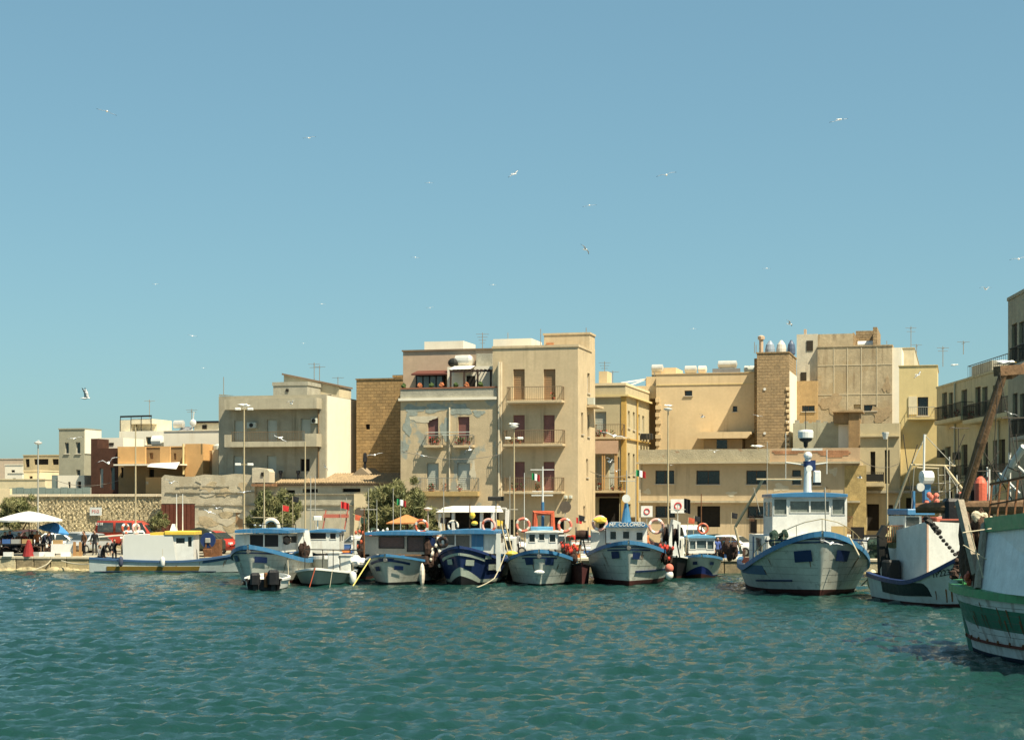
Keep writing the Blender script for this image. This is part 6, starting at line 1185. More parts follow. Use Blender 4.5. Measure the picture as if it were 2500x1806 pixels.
q = M(); q.tube([(fx, ys(299), z_(1306)), (fx-.2*sx, ys(238), z_(1311))], .06, 6); q.tube([(fx, ys(299), z_(1306)), (fx-.1*sx, ys(300), z_(1365))], .04, 6); q.build('awning_pole', CREAMR, a_.T)
for px_, top in ((423, 1205), (438, 1205)): mast(a_.T, fx-sx*1, ys(px_), z_(1300), z_(top), WHITE2, .04, name='whip_antenna')
q = M(); q.rings([[(fx-sx*.9, ys(424), z_(1299)), (fx-sx*.9, ys(406), z_(1299)), (fx-sx*1.5, ys(406), z_(1299)), (fx-sx*1.5, ys(424), z_(1299))], [(fx-sx*1.1, ys(420), z_(1279)), (fx-sx*1.1, ys(411), z_(1279)), (fx-sx*1.3, ys(411), z_(1279)), (fx-sx*1.3, ys(420), z_(1279))]], True); q.build('white_cowl', WHITE2, a_.T)
lifebuoy(a_, 306, 1290, 14, 0, ORANGE, ORANGE, 'orange lifebuoy on the roof edge of the long white walled boat') if False else None
for px_, mm__, lb in ((306, ORANGE, 'orange lifebuoy on the roof edge of the long white walled boat'), (332, PINK, 'pale pink lifebuoy on the roof edge of the long white walled boat')):
    p = at(px_, 1304, 114.2); T_ = thing('lifebuoy', lb, 'lifebuoy', loc=p, rot=R(60), group='lifebuoys on the moored boats'); q = M(); q.torus((0, 0, .38), .29, .09, 'y', 22, 8, 0, 1); q.build('ring', [mm__, WHITE2], T_, smooth=True)
fender('dark blue fender on the side of the long white walled boat', at(295, 1383, 112.9), .15, .7, mat('dark blue fender', (.05, .06, .1))); fender('white fender in the middle of the ochre stripe', at(397, 1384, 112.9), .15, .7)
T_ = thing('net_drum', 'dark blue disc net drum on the foredeck of the long white walled boat', 'net drum', loc=at(508, 1346, 114.3)); q = M(); q.lathe((0, 0, .75), [(.05, -.1), (.5, -.1), (.52, 0), (.5, .1), (.05, .1)], 22, ax='y'); q.build('flange', NAVY, T_); q = M(); q.bbox(-.18, .18, -.2, -.101, .6, .9, .04); q.build('hub', STEEL, T_); q = M(); q.bar((-.1, -.1, .6), (-.15, -.1, 0), .1); q.bar((.1, -.1, .5), (.35, -.1, .1), .05); q.bbox(-.3, .3, -.3, .3, -.05, .18, .03); q.build('stand', RUST, T_)
a_.strip('blue_bulwark', .0, .3, lambda t: a_.sheer(t)-.28, lambda t: a_.sheer(t)-.06, mat('bluish rail', (.06, .14, .3)), out=.03)
textmesh('TP 1840', .17, BLK, a_.T, None, mapf=tmap(a_, .1, 1.0, sx))

BT = {'B': bB, 'F': f, 'H': h, 'I': i_, 'K': k, 'J': j, 'A': a_}
# ------------------------------------------------------------------ cars and vans
TYRE = mat('tyre rubber', (.02, .02, .02), rough=.85); CGL = mat('car glass', (.03, .04, .04), rough=.1, spec=.7, bump=.01); LAMP = mat('headlamp glass', (.6, .6, .58), rough=.1, bump=.01); TAIL = mat('red tail lamp', (.45, .03, .02), rough=.2)
def car(label, px, py, D, rot, m, L=4.0, W=1.75, H=1.5, kind='hatch', name='parked_car', cat='car'):
    """origin at ground centre, nose towards local -Y"""
    p = at(px, py, D); T = thing(name, label, cat, loc=(p.x, D, GZ+.004), rot=R(rot), group='vehicles parked along the quay'); w = W/2; h = H/1.5
    if kind == 'van': prof = [(-.5, .45, .95), (-.42, .42, 1.1), (-.3, .4, 1.2), (.2, .4, 1.2), (.49, .42, 1.2), (.5, .5, 1.1)]
    else: prof = [(-.5, .38, .62), (-.46, .25, .74), (-.26, .2, .9), (.1, .2, .95), (.42, .22, .98), (.49, .3, .9), (.5, .4, .7)]
    q = M(); rs = []
    for t, zb, zt in prof:
        y = t*L; k = 1-.1*max(0, abs(t)-.38)/.12; ww = w*k
        rs.append([(-ww*.93, y, zb*h), (-ww, y, (zb+.18)*h), (-ww, y, (zt-.16)*h), (-ww*.9, y, zt*h), (0, y, (zt+.02)*h), (ww*.9, y, zt*h), (ww, y, (zt-.16)*h), (ww, y, (zb+.18)*h), (ww*.93, y, zb*h)])
    q.rings(rs, True); 
    if kind == 'van': gp = [(-.42, 1.15, 0), (-.3, 1.75, 1), (-.2, 2.0, 1), (.44, 2.0, 1), (.49, 1.2, 0)]; HT = 2.0
    else: gp = [(-.27, .9, 0), (-.1, 1.36, 1), (.05, 1.47, 1), (.26, 1.42, 1), (.42, .95, 0)]; HT = 1.47
    rs = []; ws = w*.97
    for t, z, u_ in gp: y = t*L; wt = w*.76 if kind != 'van' else w*.9; zb = .88 if kind != 'van' else 1.15; f = (z-zb)/(HT-zb); wz = ws+(wt-ws)*max(0, f); rs.append([(-ws, y, zb*h), (-wz, y, (z-.04)*h), (-wz*.9, y, z*h), (wz*.9, y, z*h), (wz, y, (z-.04)*h), (ws, y, zb*h)])
    q.rings(rs, True); q.build('body', m, T, smooth=True)
    def onw(y, z, s, o=.012):
        zb = .88 if kind != 'van' else 1.15; wt = w*.76 if kind != 'van' else w*.9; f = max(0, (z-zb)/(HT-zb)); return (s*(ws+(wt-ws)*f+o), y*L, z*h)
    zt = HT-.13; zb = .95 if kind != 'van' else 1.25
    for s in (-1, 1):
        for (a, b, c, d) in (((-.2, .06, .05, -.07), (.09, .36, .27, .09)) if kind != 'van' else ((-.36, -.16, -.16, -.28), (-.12, .14, .14, -.12), (.18, .43, .43, .18))):
            q = M(); q.add([onw(a, zb, s), onw(b, zb, s), onw(c, zt, s), onw(d, zt, s)], [(0, 1, 2, 3)]); q.build('side_window', CGL, T)
    (t0, z0_, _), (t1, z1_, _) = gp[0], gp[1]; q = M(); e = .02
    def slant(f, s, wd): t = t0+(t1-t0)*f; z = z0_+(z1_-z0_)*f; return (s*wd, t*L-e, z*h+e)
    q.add([slant(.12, -1, w*.84), slant(.12, 1, w*.84), slant(.93, 1, w*.7), slant(.93, -1, w*.7)], [(0, 1, 2, 3)]); q.build('windscreen', CGL, T)
    t0, z0_, _ = gp[-1]; t1, z1_, _ = gp[-2]; q = M()
    def sl2(f, s, wd): t = t0+(t1-t0)*f; z = z0_+(z1_-z0_)*f; return (s*wd, t*L+e, z*h+e)
    q.add([sl2(.15, -1, w*.8), sl2(.15, 1, w*.8), sl2(.88, 1, w*.68), sl2(.88, -1, w*.68)], [(0, 1, 2, 3)]); q.build('rear_window', CGL, T)
    for s in (-1, 1):
        for t in (-.31, .31):
            q = M(); q.lathe((s*(w-.1), t*L, .31), [(.31, -.1), (.31, .1)], 14, ax='x'); wh = q.build('wheel', TYRE, T); q = M(); q.lathe((s*(w-.1), t*L, .31), [(.19, -.107), (.19, .107)], 10, ax='x'); q.build('rim', STEEL, wh)
        q = M(); q.bbox(s*w*.72-.17, s*w*.72+.17, -.5*L-.01+.03, -.44*L, .6*h if kind != 'van' else .8*h, .74*h if kind != 'van' else .98*h, .03); q.build('headlight', LAMP, T)
        q = M(); q.bbox(s*w*.8-.1, s*w*.8+.1, .46*L, .5*L+.015, .72*h, .98*h, .03); q.build('tail_light', TAIL, T)
        q = M(); q.bbox(s*(w+.08)-.08, s*(w+.08)+.08, -.19*L, -.16*L, .96*h, 1.08*h, .02); q.build('door_mirror', m, T)
    q = M(); q.box(-.26, .26, -.5*L-.02, -.5*L+.01, .42*h, .53*h); q.build('number_plate', WHITE2, T)
    q = M(); q.bbox(-w*.5, w*.5, -.5*L-.012, -.48*L, .5*h, .62*h, .02); q.build('grille', DARK, T)
    return T
CW = mat('white car paint', (.75, .75, .72), rough=.25, var=.03, bump=.01, spec=.5, coat=.6); CS = mat('silver car paint', (.45, .47, .47), rough=.25, var=.03, bump=.01, metal=.4, coat=.6)
CR = mat('red car paint', (.5, .03, .015), rough=.25, var=.03, bump=.01, coat=.6); CD = mat('dark green car paint', (.02, .035, .03), rough=.25, var=.05, bump=.01, coat=.6); CG = mat('dark maroon car paint', (.06, .025, .02), rough=.3, var=.05, bump=.01, coat=.6); CGR = mat('light grey car paint', (.35, .35, .33), rough=.3, var=.03, bump=.01, coat=.6)
car('white hatchback seen side on behind the blue parasol', 146, 1335, 128, 100, CW)
car('silver hatchback facing the harbour beside the white hatchback', 214, 1335, 127, -25, CS, H=1.48)
car('light grey car mostly hidden between white and silver hatchbacks', 188, 1330, 133, -20, CGR)
car('dark off road car with sloping windscreen under the white parasol', 52, 1335, 127, -28, CG, L=4.4, H=1.75)
car('black green car at the left frame edge under the parasol', 4, 1335, 128, -30, CD, L=4.4, H=1.7)
T = car('bright red minibus behind the long white walled boat', 312, 1335, 131, 86, mat('faded red van paint', (.36, .045, .025), rough=.35, coat=.3), L=4.8, W=1.9, H=1.75, kind='van', name='parked_minibus', cat='minibus')
textmesh('C118', .3, WHITE2, T, Vector((1.0, 1.4, 2.12)), rot=Matrix.Rotation(R(90), 4, 'Z')) if False else textmesh('C118', .26, WHITE2, T, Vector((-1.0+.0, 1.9, 2.08)), rot=Matrix.Rotation(R(-90), 4, 'Z'))
car('white pickup cab showing in front of the red minibus', 328, 1335, 124, 15, CW, L=4.2, H=1.75)
car('red people carrier with rear window behind the yellow roofed boat', 527, 1335, 125, 60, mat('dull red car paint', (.4, .035, .02), rough=.3, coat=.5), H=1.7)
for i, (x, D, r_, m__, lb, k) in enumerate(((965, 122, 88, CW, 'white van behind the roof of the tan cabin boat', 'van'), (898, 121, 80, CGR, 'pale grey car right of the white sacks behind the tan cabin boat', 'hatch'), (1240, 121, 75, CW, 'white car behind the coral ring of the three windowed boat', 'hatch'), (1420, 118, 20, CR, 'red car glimpsed between the net drums and the lettered boat', 'hatch'),
        (1392, 121, 85, CGR, 'grey car behind the coral lifebuoy', 'hatch'), (1672, 119, 20, CW, 'white van front left of the small blue bottomed boat', 'van'), (1757, 122, 80, CD, 'dark green car roof left of the big trawler gallows', 'hatch'), (1790, 119, 60, CW, 'white car between the orange ring and the gallows', 'hatch'), (1560, 122, 80, CG, 'maroon car behind the lettered visor', 'hatch'), (2150, 117, 100, CW, 'white car right of the big trawler deck house', 'hatch'), (1120, 122, 88, CS, 'silver car under the white market canopy', 'hatch'))):
    car(lb, x, 1335, D, r_, m__, kind=k, H=1.6 if k == 'van' else 1.5, L=4.6 if k == 'van' else 4)
# rusty bin / dark covered trailer right of the yellow cabin
p = at(488, 1340, 119); T = thing('covered_trailer', 'dark tarpaulin covered trailer behind the yellow roofed cabin', 'trailer', loc=(p.x, 119, GZ))
q = M(); n = 9; q.rings([[(-1.6+3.2*i/8, y, .8+1.15*math.sin(math.pi*(i+.6)/9.2)*(1 if y else .9)+rnd.uniform(-.06, .06)) for i in range(9)]+[(1.6, y, .5), (-1.6, y, .5)] for y in (-1, -.3, .4, 1.1)], True); q.build('tarpaulin', mat('dark tarpaulin', (.035, .045, .035), var=.4, bump=.5), T)
q = M(); q.box(-1.5, 1.5, -.9, 1, .35, .5); q.build('frame', DARK, T)
for s in (-1, 1): q = M(); q.lathe((s*1.3, 0, .3), [(.3, -.1), (.3, .1)], 12, ax='x'); q.build('wheel', TYRE, T)
p = at(520, 1340, 117); q = M(); q.bbox(p.x-.55, p.x+.55, 116.5, 117.5, GZ+.005, GZ+1.2, .03); q.build('rusty_crate', RUST, None, label='tall rusty metal crate beside the dark blue disc drum', cat='crate')
# ------------------------------------------------------------------ parasols, stalls and crates on the left quay
def parasol(label, px, py, D, r, h, m, pole, tilt=0, dome=.28, name='parasol'):
    p = at(px, py, D); T = thing(name, label, 'parasol', loc=(p.x, D, GZ), rot=0); q = M(); n = 8; rs = []
    X_ = Matrix.Translation((0, 0, h)) @ Matrix.Rotation(R(tilt), 4, 'Y')
    for f in (0.03, .3, .6, .85, 1): rs.append([(r*f*math.cos(2*math.pi*j/(2*n))*(1 if j % 2 == 0 else .965), r*f*math.sin(2*math.pi*j/(2*n))*(1 if j % 2 == 0 else .965), dome*r*(1-f**1.35)-(.04 if j % 2 else 0)*f) for j in range(2*n)])
    rs.append([(a[0]*1.0, a[1]*1.0, a[2]-.12) for a in rs[-1]]); q.rings(rs); q.xf(X_); q.build('canopy', m, T)
    q = M(); 
    for j in range(n): a = 2*math.pi*j/n; q.bar((0, 0, .05), (r*.95*math.cos(a), r*.95*math.sin(a), -.05), .03)
    q.xf(X_); q.build('ribs', DARK, T); q = M(); q.tube([(0, 0, 0), (0, 0, h+.05)], .035, 8); q.build('pole', pole, T); return T
parasol('wide white parasol shading the fish stall on the quay', 71, 1330, 121, 2.35, 2.5, CLOTH, mat('dark brown pole', (.08, .04, .03)), 0, .25)
parasol('tilted blue beach parasol beside the white parasol', 132, 1330, 122.5, 1.1, 1.75, mat('blue parasol cloth', (.05, .2, .45), var=.1), DARK, 14, .5)
def table(label, px, D, w_, d_, h_, m, nb=0):
    p = at(px, 1340, D); T = thing('stall_table', label, 'table', loc=(p.x, D, GZ)); q = M(); q.box(-w_/2, w_/2, -d_/2, d_/2, h_-.06, h_); q.build('table_top', m, T)
    for x in (-w_/2+.08, w_/2-.08):
        for y in (-d_/2+.08, d_/2-.08): q = M(); q.bar((x, y, 0), (x, y, h_-.06), .06); q.build('leg', WOOD, T)
    return T
table('dark laden stall table under the white parasol', 50, 118.8, 3.2, 1.0, .85, DARK); table('white covered trestle table right of the fish stall', 158, 118.8, 1.7, .8, .8, CLOTH)
q = M(); p = at(158, 1340, 118.8); q.box(p.x-.83, p.x+.83, 118.35, 118.4, GZ+.2, GZ+.84); q.build('white_cloth', CLOTH, None, label='white cloth hanging over the trestle table', cat='cloth')
cols_ = [WHITE2, mat('blue crate', (.05, .12, .3)), mat('polystyrene', (.78, .78, .76), bump=.2), mat('wood crate', (.4, .26, .12)), mat('grey crate', (.3, .3, .28))]
spots = [(18, 0, .86, 1, 'left end of the dark stall table'), (38, 0, .86, 4, 'middle of the dark stall table'), (66, 0, .86, 3, 'under the pole on the dark stall table'), (112, -.5, 0, 2, 'on the ground left of the trestle table'), (128, -.7, 0, 0, 'on the ground in front of the trestle table'), (143, -.2, .805, 3, 'on the left of the trestle table'), (168, -.8, 0, 2, 'on the quay edge right of the trestle table'), (30, -.9, 0, 0, 'under the stall table at left'), (92, -.7, 0, 4, 'at the foot of the person in dark blue'), (186, .4, 0, 3, 'beside the timber posts')]
for (x, dy, z, c_, lb) in spots:
    p = at(x, 1340, 118.8); q = M(); X, Y, Zb = p.x, 118.8+dy, GZ+z+.004; w_, d_, hh = .3, .2, .3
    q.box(X-w_, X+w_, Y-d_, Y+d_, Zb, Zb+.03)
    for (a, b_, c__, d2) in ((X-w_, X+w_, Y-d_, Y-d_+.03), (X-w_, X+w_, Y+d_-.03, Y+d_), (X-w_, X-w_+.03, Y-d_+.031, Y+d_-.031), (X+w_-.03, X+w_, Y-d_+.031, Y+d_-.031)): q.box(a, b_, c__, d2, Zb+.031, Zb+hh)
    q.build('crate', cols_[c_], None, label='%s crate %s' % (('white', 'blue', 'polystyrene', 'wooden', 'grey')[c_], lb), cat='crate', group='crates of the fish stall')
q = M(); p = at(71, 1340, 118.1); q.lathe((p.x, 118.0, GZ), [(.42, 0), (.3, .5), (.12, 1.1), (.05, 1.15)], 10); q.build('red_cloth', mat('dark red cloth', (.25, .02, .02), var=.2, bump=.3), None, label='dark red cloth hanging from the stall under the parasol pole', cat='cloth')
for x, lb in ((182, 'left one of two timber posts beside the silver car'), (196, 'right one of two timber posts beside the silver car')):
    p = at(x, 1340, 118.2); q = M(); q.bar((p.x, 118.2, GZ), (p.x, 118.2, GZ+1.0), .16); q.build('timber_post', mat('orange brown timber', (.35, .19, .08), bump=.3), None, label=lb, cat='post')
rope('left pale rope hanging over the quay wall into the water', [at(-4, 1362, 119), at(10, 1378, 118.6), at(33, 1396, 117.9)], .045); rope('right pale rope looping from the quay wall to the water', [at(128, 1362, 117.6), at(112, 1379, 117.4), at(62, 1397, 117.2)], .05, sag=.05); rope('straight rope from quay to the stern of the long boat', [at(150, 1368, 117.2), at(220, 1376, 114.5)], .04, sag=.1)
# ------------------------------------------------------------------ people
def person(label, loc, rot, pose='stand', shirt=None, trousers=None, h=1.72, hair=True):
    k = h/1.75; T = thing('person', label, 'person', loc=loc, rot=rot)
    J = {'pel': (0, 0, .95), 'waist': (0, 0, 1.1), 'chest': (0, 0, 1.35), 'neck': (0, 0, 1.5), 'head': (0, -.02, 1.62), 'top': (0, -.01, 1.72)}
    for s, n_ in ((-1, 'L'), (1, 'R')):
        J.update({'sh'+n_: (s*.19, 0, 1.42), 'hip'+n_: (s*.1, 0, .9), 'kn'+n_: (s*.11, -.03, .5), 'an'+n_: (s*.11, .02, .09), 'to'+n_: (s*.13, -.17, .04)})
        if pose == 'stand': J.update({'el'+n_: (s*.26, .03, 1.13), 'wr'+n_: (s*.25, -.08, .89)})
        elif pose == 'reach': J.update({'el'+n_: (s*.3, -.2, 1.35) if s > 0 else (s*.26, .03, 1.13), 'wr'+n_: (s*.38, -.3, 1.58) if s > 0 else (s*.22, -.15, .93)})
        elif pose == 'bend': J.update({'el'+n_: (s*.22, -.42, 1.0), 'wr'+n_: (s*.14, -.55, .78)})
        elif pose == 'sit': J.update({'kn'+n_: (s*.13, -.42, .5), 'an'+n_: (s*.12, -.4, .09), 'to'+n_: (s*.13, -.57, .04), 'el'+n_: (s*.24, -.12, .95), 'wr'+n_: (s*.12, -.33, .82)})
    if pose == 'bend':
        for a, b_ in (('waist', (0, -.05, 1.08)), ('chest', (0, -.22, 1.26)), ('neck', (0, -.36, 1.34)), ('head', (0, -.46, 1.4)), ('top', (0, -.52, 1.46)), ('shL', (-.19, -.28, 1.28)), ('shR', (.19, -.28, 1.28))): J[a] = b_
    if pose == 'sit':
        for a in ('pel', 'waist', 'chest', 'neck', 'head', 'top', 'shL', 'shR', 'hipL', 'hipR'): J[a] = (J[a][0], J[a][1]-.0, J[a][2]-.42)
        for n_ in 'LR': J['el'+n_] = (J['el'+n_][0], -.12, .72); J['wr'+n_] = (J['wr'+n_][0], -.33, .6)
    for s, n_ in ((-1, 'L'), (1, 'R')):   # hand: palm and five fingers
        w_ = Vector(J['wr'+n_]); e_ = Vector(J['el'+n_]); d_ = (w_-e_).normalized(); sd = d_.cross(Vector((0, 1, 0))).normalized() if abs(d_.y) < .9 else Vector((1, 0, 0)); J['pa'+n_] = tuple(w_+d_*.08)
        for f_ in range(5):
            o_ = (f_-1.6)*.022; ln = (.075, .085, .08, .06, .05)[f_]
            b0 = w_+d_*.085+sd*o_ if f_ < 4 else w_+d_*.04-sd*.04; J['f%d%s' % (f_, n_)] = tuple(b0+d_*ln*.5); J['g%d%s' % (f_, n_)] = tuple(b0+d_*ln+Vector((0, -.012, -.01)))
    Rd = {'pel': .15, 'waist': .13, 'chest': .155, 'neck': .06, 'head': .095, 'top': .07, 'sh': .07, 'el': .048, 'wr': .033, 'pa': .036, 'hip': .095, 'kn': .062, 'an': .045, 'to': .04}
    E = [('pel', 'waist', 1), ('waist', 'chest', 1), ('chest', 'neck', 1), ('neck', 'head', 0), ('head', 'top', 0)]
    for n_ in 'LR':
        E += [('chest', 'sh'+n_, 1), ('sh'+n_, 'el'+n_, 1), ('el'+n_, 'wr'+n_, 1), ('wr'+n_, 'pa'+n_, 0), ('pel', 'hip'+n_, 2), ('hip'+n_, 'kn'+n_, 2), ('kn'+n_, 'an'+n_, 2), ('an'+n_, 'to'+n_, 3)]
        for f_ in range(5): E += [('pa'+n_, 'f%d%s' % (f_, n_), 0), ('f%d%s' % (f_, n_), 'g%d%s' % (f_, n_), 0)]
    names = list(J); me = bpy.data.meshes.new('body'); me.from_pydata([Vector(J[n_])*k for n_ in names], [(names.index(a), names.index(b_)) for a, b_, _ in E], [])
    o = bpy.data.objects.new('body', me); C.objects.link(o); md = o.modifiers.new('s', 'SKIN'); md.use_smooth_shade = True
    for i, n_ in enumerate(names):
        r_ = Rd.get(n_) or Rd.get(n_[:-1]) or (.011 if n_[0] == 'f' else .009); me.skin_vertices[0].data[i].radius = (r_*k, r_*k*(.72 if n_ in ('chest', 'waist', 'pel') else 1)); me.skin_vertices[0].data[i].use_root = (i == 0)
    sb = o.modifiers.new('d', 'SUBSURF'); sb.levels = 1
    bpy.context.view_layer.update(); nm = bpy.data.meshes.new_from_object(o.evaluated_get(bpy.context.evaluated_depsgraph_get())); o.modifiers.clear(); o.data = nm; nm.name = 'body'; o.parent = T
    nm.materials.clear()
    for mm in (SKIN, shirt, trousers, BLK): nm.materials.append(mm)
    segs = [(Vector(J[a])*k, Vector(J[b_])*k, c_) for a, b_, c_ in E]
    for p in nm.polygons:
        c = p.center; best = None
        for a, b_, c_ in segs:
            ab = b_-a; t = max(0, min(1, (c-a).dot(ab)/max(ab.length_squared, 1e-9))); d2 = (a+ab*t-c).length
            if best is None or d2 < best[0]: best = (d2, c_)
        p.material_index = best[1]; p.use_smooth = True
    hp = Vector(J['head'])*k; q = M(); q.ell(hp+Vector((0, .018, .035)), (.1, .11, .1), 10, 7); hr = q.build('hair', HAIR, T, smooth=True)
    q = M(); q.ell(hp+Vector((0, -.012, .0)), (.088, .1, .115), 12, 8); q.ell(hp+Vector((0, -.115, -.005)), (.016, .025, .028), 6, 5)
    for s in (-1, 1): q.ell(hp+Vector((s*.09, 0, 0)), (.012, .022, .03), 6, 5)
    q.build('face', SKIN, T, smooth=True); q = M()
    for s in (-1, 1): q.ell(hp+Vector((s*.033, -.105, .015)), (.012, .008, .007), 6, 4)
    q.box(hp.x-.028, hp.x+.028, hp.y-.108, hp.y-.1, hp.z-.055, hp.z-.048); q.build('eyes_and_mouth', DARK, T)
    return T
NJ = mat('dark navy jacket', (.012, .016, .035), var=.3); BJ = mat('black sweater', (.012, .012, .014), var=.3); GJ = mat('grey shirt', (.2, .2, .2)); RJ = mat('dark red jumper', (.2, .03, .02)); TR = mat('dark trousers', (.02, .02, .025)); OJ = mat('orange vest', (.5, .16, .05)); DJ = mat('brown jacket', (.12, .06, .03))
zd = .5
person('person in black standing on the stern deck with one arm raised to the awning pole', at(279, 1340, 114.6).xy.to_3d()+Vector((0, 0, zd)), R(30), 'reach', BJ, TR)
person('person in dark clothes bending over at the stern of the long boat', at(251, 1340, 114.6).xy.to_3d()+Vector((0, 0, zd)), R(60), 'bend', BJ, TR)
person('grey shirted person crouching low behind the stern rail of the long boat', at(243, 1340, 114.9).xy.to_3d()+Vector((0, 0, zd)), R(70), 'sit', GJ, TR)
person('person in a long dark navy jacket standing under the blue parasol', (at(106, 0, 119.6).x, 119.6, GZ), R(60), 'bend', NJ, TR, 1.82)
person('bare armed person in orange vest behind the stall beside the navy jacket', (at(91, 0, 120.4).x, 120.4, GZ), R(10), 'stand', OJ, TR)
person('person in dark red jumper behind the stall left of the parasol pole', (at(60, 0, 120.2).x, 120.2, GZ), R(-10), 'stand', RJ, TR, 1.6); person('person in brown jacket seated low behind the stall', (at(46, 0, 120.0).x, 120.0, GZ+.3), R(15), 'sit', DJ, TR)
person('person in dark clothing at the far left of the stall', (at(12, 0, 120.4).x, 120.4, GZ), R(20), 'stand', BJ, TR, 1.65); person('person in blue top beside the small blue bottomed boat wheelhouse', j.fr.W(1.35, 3.3, .85), R(20), 'stand', mat('blue top', (.06, .1, .3)), TR, 1.6)
person('person in dark top standing beside the red minibus', (at(231, 0, 121).x, 121, GZ), R(0), 'stand', BJ, TR, 1.75)
for x, D_, c_, lb in ((1262, 116, GJ, 'person in grey walking behind the three windowed boat'), (1450, 115, NJ, 'person in navy standing behind the lettered boat'), (1580, 118, OJ, 'person in orange vest under the alley balconies'), (1215, 117, RJ, 'person in dark red beside the white canopy')):
    person(lb, (at(x, 0, D_).x, D_, GZ), R(rnd.uniform(-60, 60)), 'stand', c_, TR)
# ------------------------------------------------------------------ lamps, signs, canopy, kiosk
def lamp(label, px, D, top, kind='twin', m=POLE, mid=None):
    p = at(px, top, D); T = thing('street_lamp', label, 'street lamp', loc=(p.x, D, GZ), group='street lamps on the quay'); h = p.z-GZ
    q = M(); q.tube([(0, 0, 0), (0, 0, h*.5), (0, 0, h)], [.07, .058, .045], 8); q.build('pole', m, T); q = M(); q.lathe((0, 0, 0), [(.2, 0), (.18, .3), (.11, .45)], 10); q.build('base', m, T)
    def heads(z):
        for s in (-1, 1):
            q = M(); q.bar((0, 0, z), (s*.3, 0, z+.03), .05); a = q.build('lamp_arm', m, T); q = M(); q.bbox(s*.42-.2, s*.42+.2, -.14, .14, z-.05, z+.1, .04); q.build('lamp_head', WHITE2, T)
    if kind == 'twin': heads(h)
    if mid: heads(at(px, mid, D).z-GZ)
    if kind == 'disc': q = M(); q.lathe((0, 0, h), [(.08, -.1), (.28, 0), (.3, .08), (.05, .14)], 14); q.build('lamp_head', WHITE2, T)
    if kind == 'cone': q = M(); q.lathe((-.12, 0, h), [(.13, -.45), (.24, -.05), (.24, 0)], 12); q.build('lamp_head', WHITE2, T)
    if kind == 'flood': q = M(); q.bbox(-.55, .55, -.25, .25, h, h+.3, .05); q.build('lamp_head', DARK, T)
    return T
lamp('tallest lamp post with two pairs of heads in front of the grey cream house', 596, 117, 999, 'twin', mid=1134); lamp('slim lamp post with a disc head at the far left', 93, 124, 1082, 'disc', STEEL); lamp('bare tall pole rising from behind the red minibus', 331, 120, 1042, None)
lamp('tall pole at the right corner of the grey cream house', 745, 118, 1078, None); lamp('tall lamp post in front of the long low building', 1631, 116, 1000, 'disc'); lamp('lamp post with a square white cone head before the olive house', 2166, 112, 1055, 'cone'); lamp('dark flat floodlight on a pole above the white canopy', 1211, 117, 1222, 'flood', STEEL); lamp('slender pole before the tall corner block', 1255, 116, 1042, 'disc', mid=1070)
lamp('short pole with a white bulb head beside the canopy', 1045, 117, 1243, 'disc', STEEL)
def sign(label, px, py, D, kind='disc', r=.4, m=None):
    p = at(px, py, D); T = thing('traffic_sign', label, 'sign', loc=(p.x, D, GZ)); h = p.z-GZ; q = M(); q.tube([(0, .05, 0), (0, .05, h+.2)], .035, 8); q.build('post', STEEL, T); q = M()
    if kind == 'disc': q.lathe((0, 0, h), [(r, -.02), (r, .02)], 20, ax='y'); pl = q.build('plate', m or mat('sign back grey brown', (.1, .08, .06), rough=.5), T)
    else:
        q.box(-.62*r, .62*r, -.03, .0, h-.6*r, h+.6*r); pl = q.build('plate', WHITE2, T); q = M(); q.torus((0, -.045, h), .28*r, .06*r, 'y', 20, 5, squash=1); q.build('ring', mat('red ring', (.5, .05, .05)), pl)
    return T
sign('dark round sign back on a post in front of the tall corner block', 1380, 1237, 117); sign('dark round sign with a pale bar by the white pier left of the dark tree', 877, 1250, 120, r=.33); sign('white square board with a ring before the long low building', 1655, 1235, 119, 'sq', .8); sign('white square notice before the alley', 1579, 1248, 121, 'sq', .65)
p = at(236, 1248, 136.9); T = thing('wall_sign', 'white rectangular board with faded red letters fixed to the rubble wall', 'sign', loc=(p.x, 138.2, p.z), rot=R(TH)); q = M(); q.box(-.52, .52, -.06, 0, -.33, .33); pl = q.build('plate', mat('sign white', (.62, .64, .62)), T)
ft = mat('faded red lettering', (.6, .3, .27), rough=.8); OFF[T.name] = Vector(); textmesh('PSG', .36, ft, pl, Vector((0, -.07, 0)), spacing=1.15)
T.location.y = 138.05-(.0); T.location = Vector((at(236, 0, 1).x*141.2, 141.2, at(236, 1248, 141.2).z))
# stone wall front at that column
ww = f14.u(236); pw = f14.W(ww, -.12, 0); T.location = Vector((pw.x, pw.y, at(236, 1248, pw.y).z))
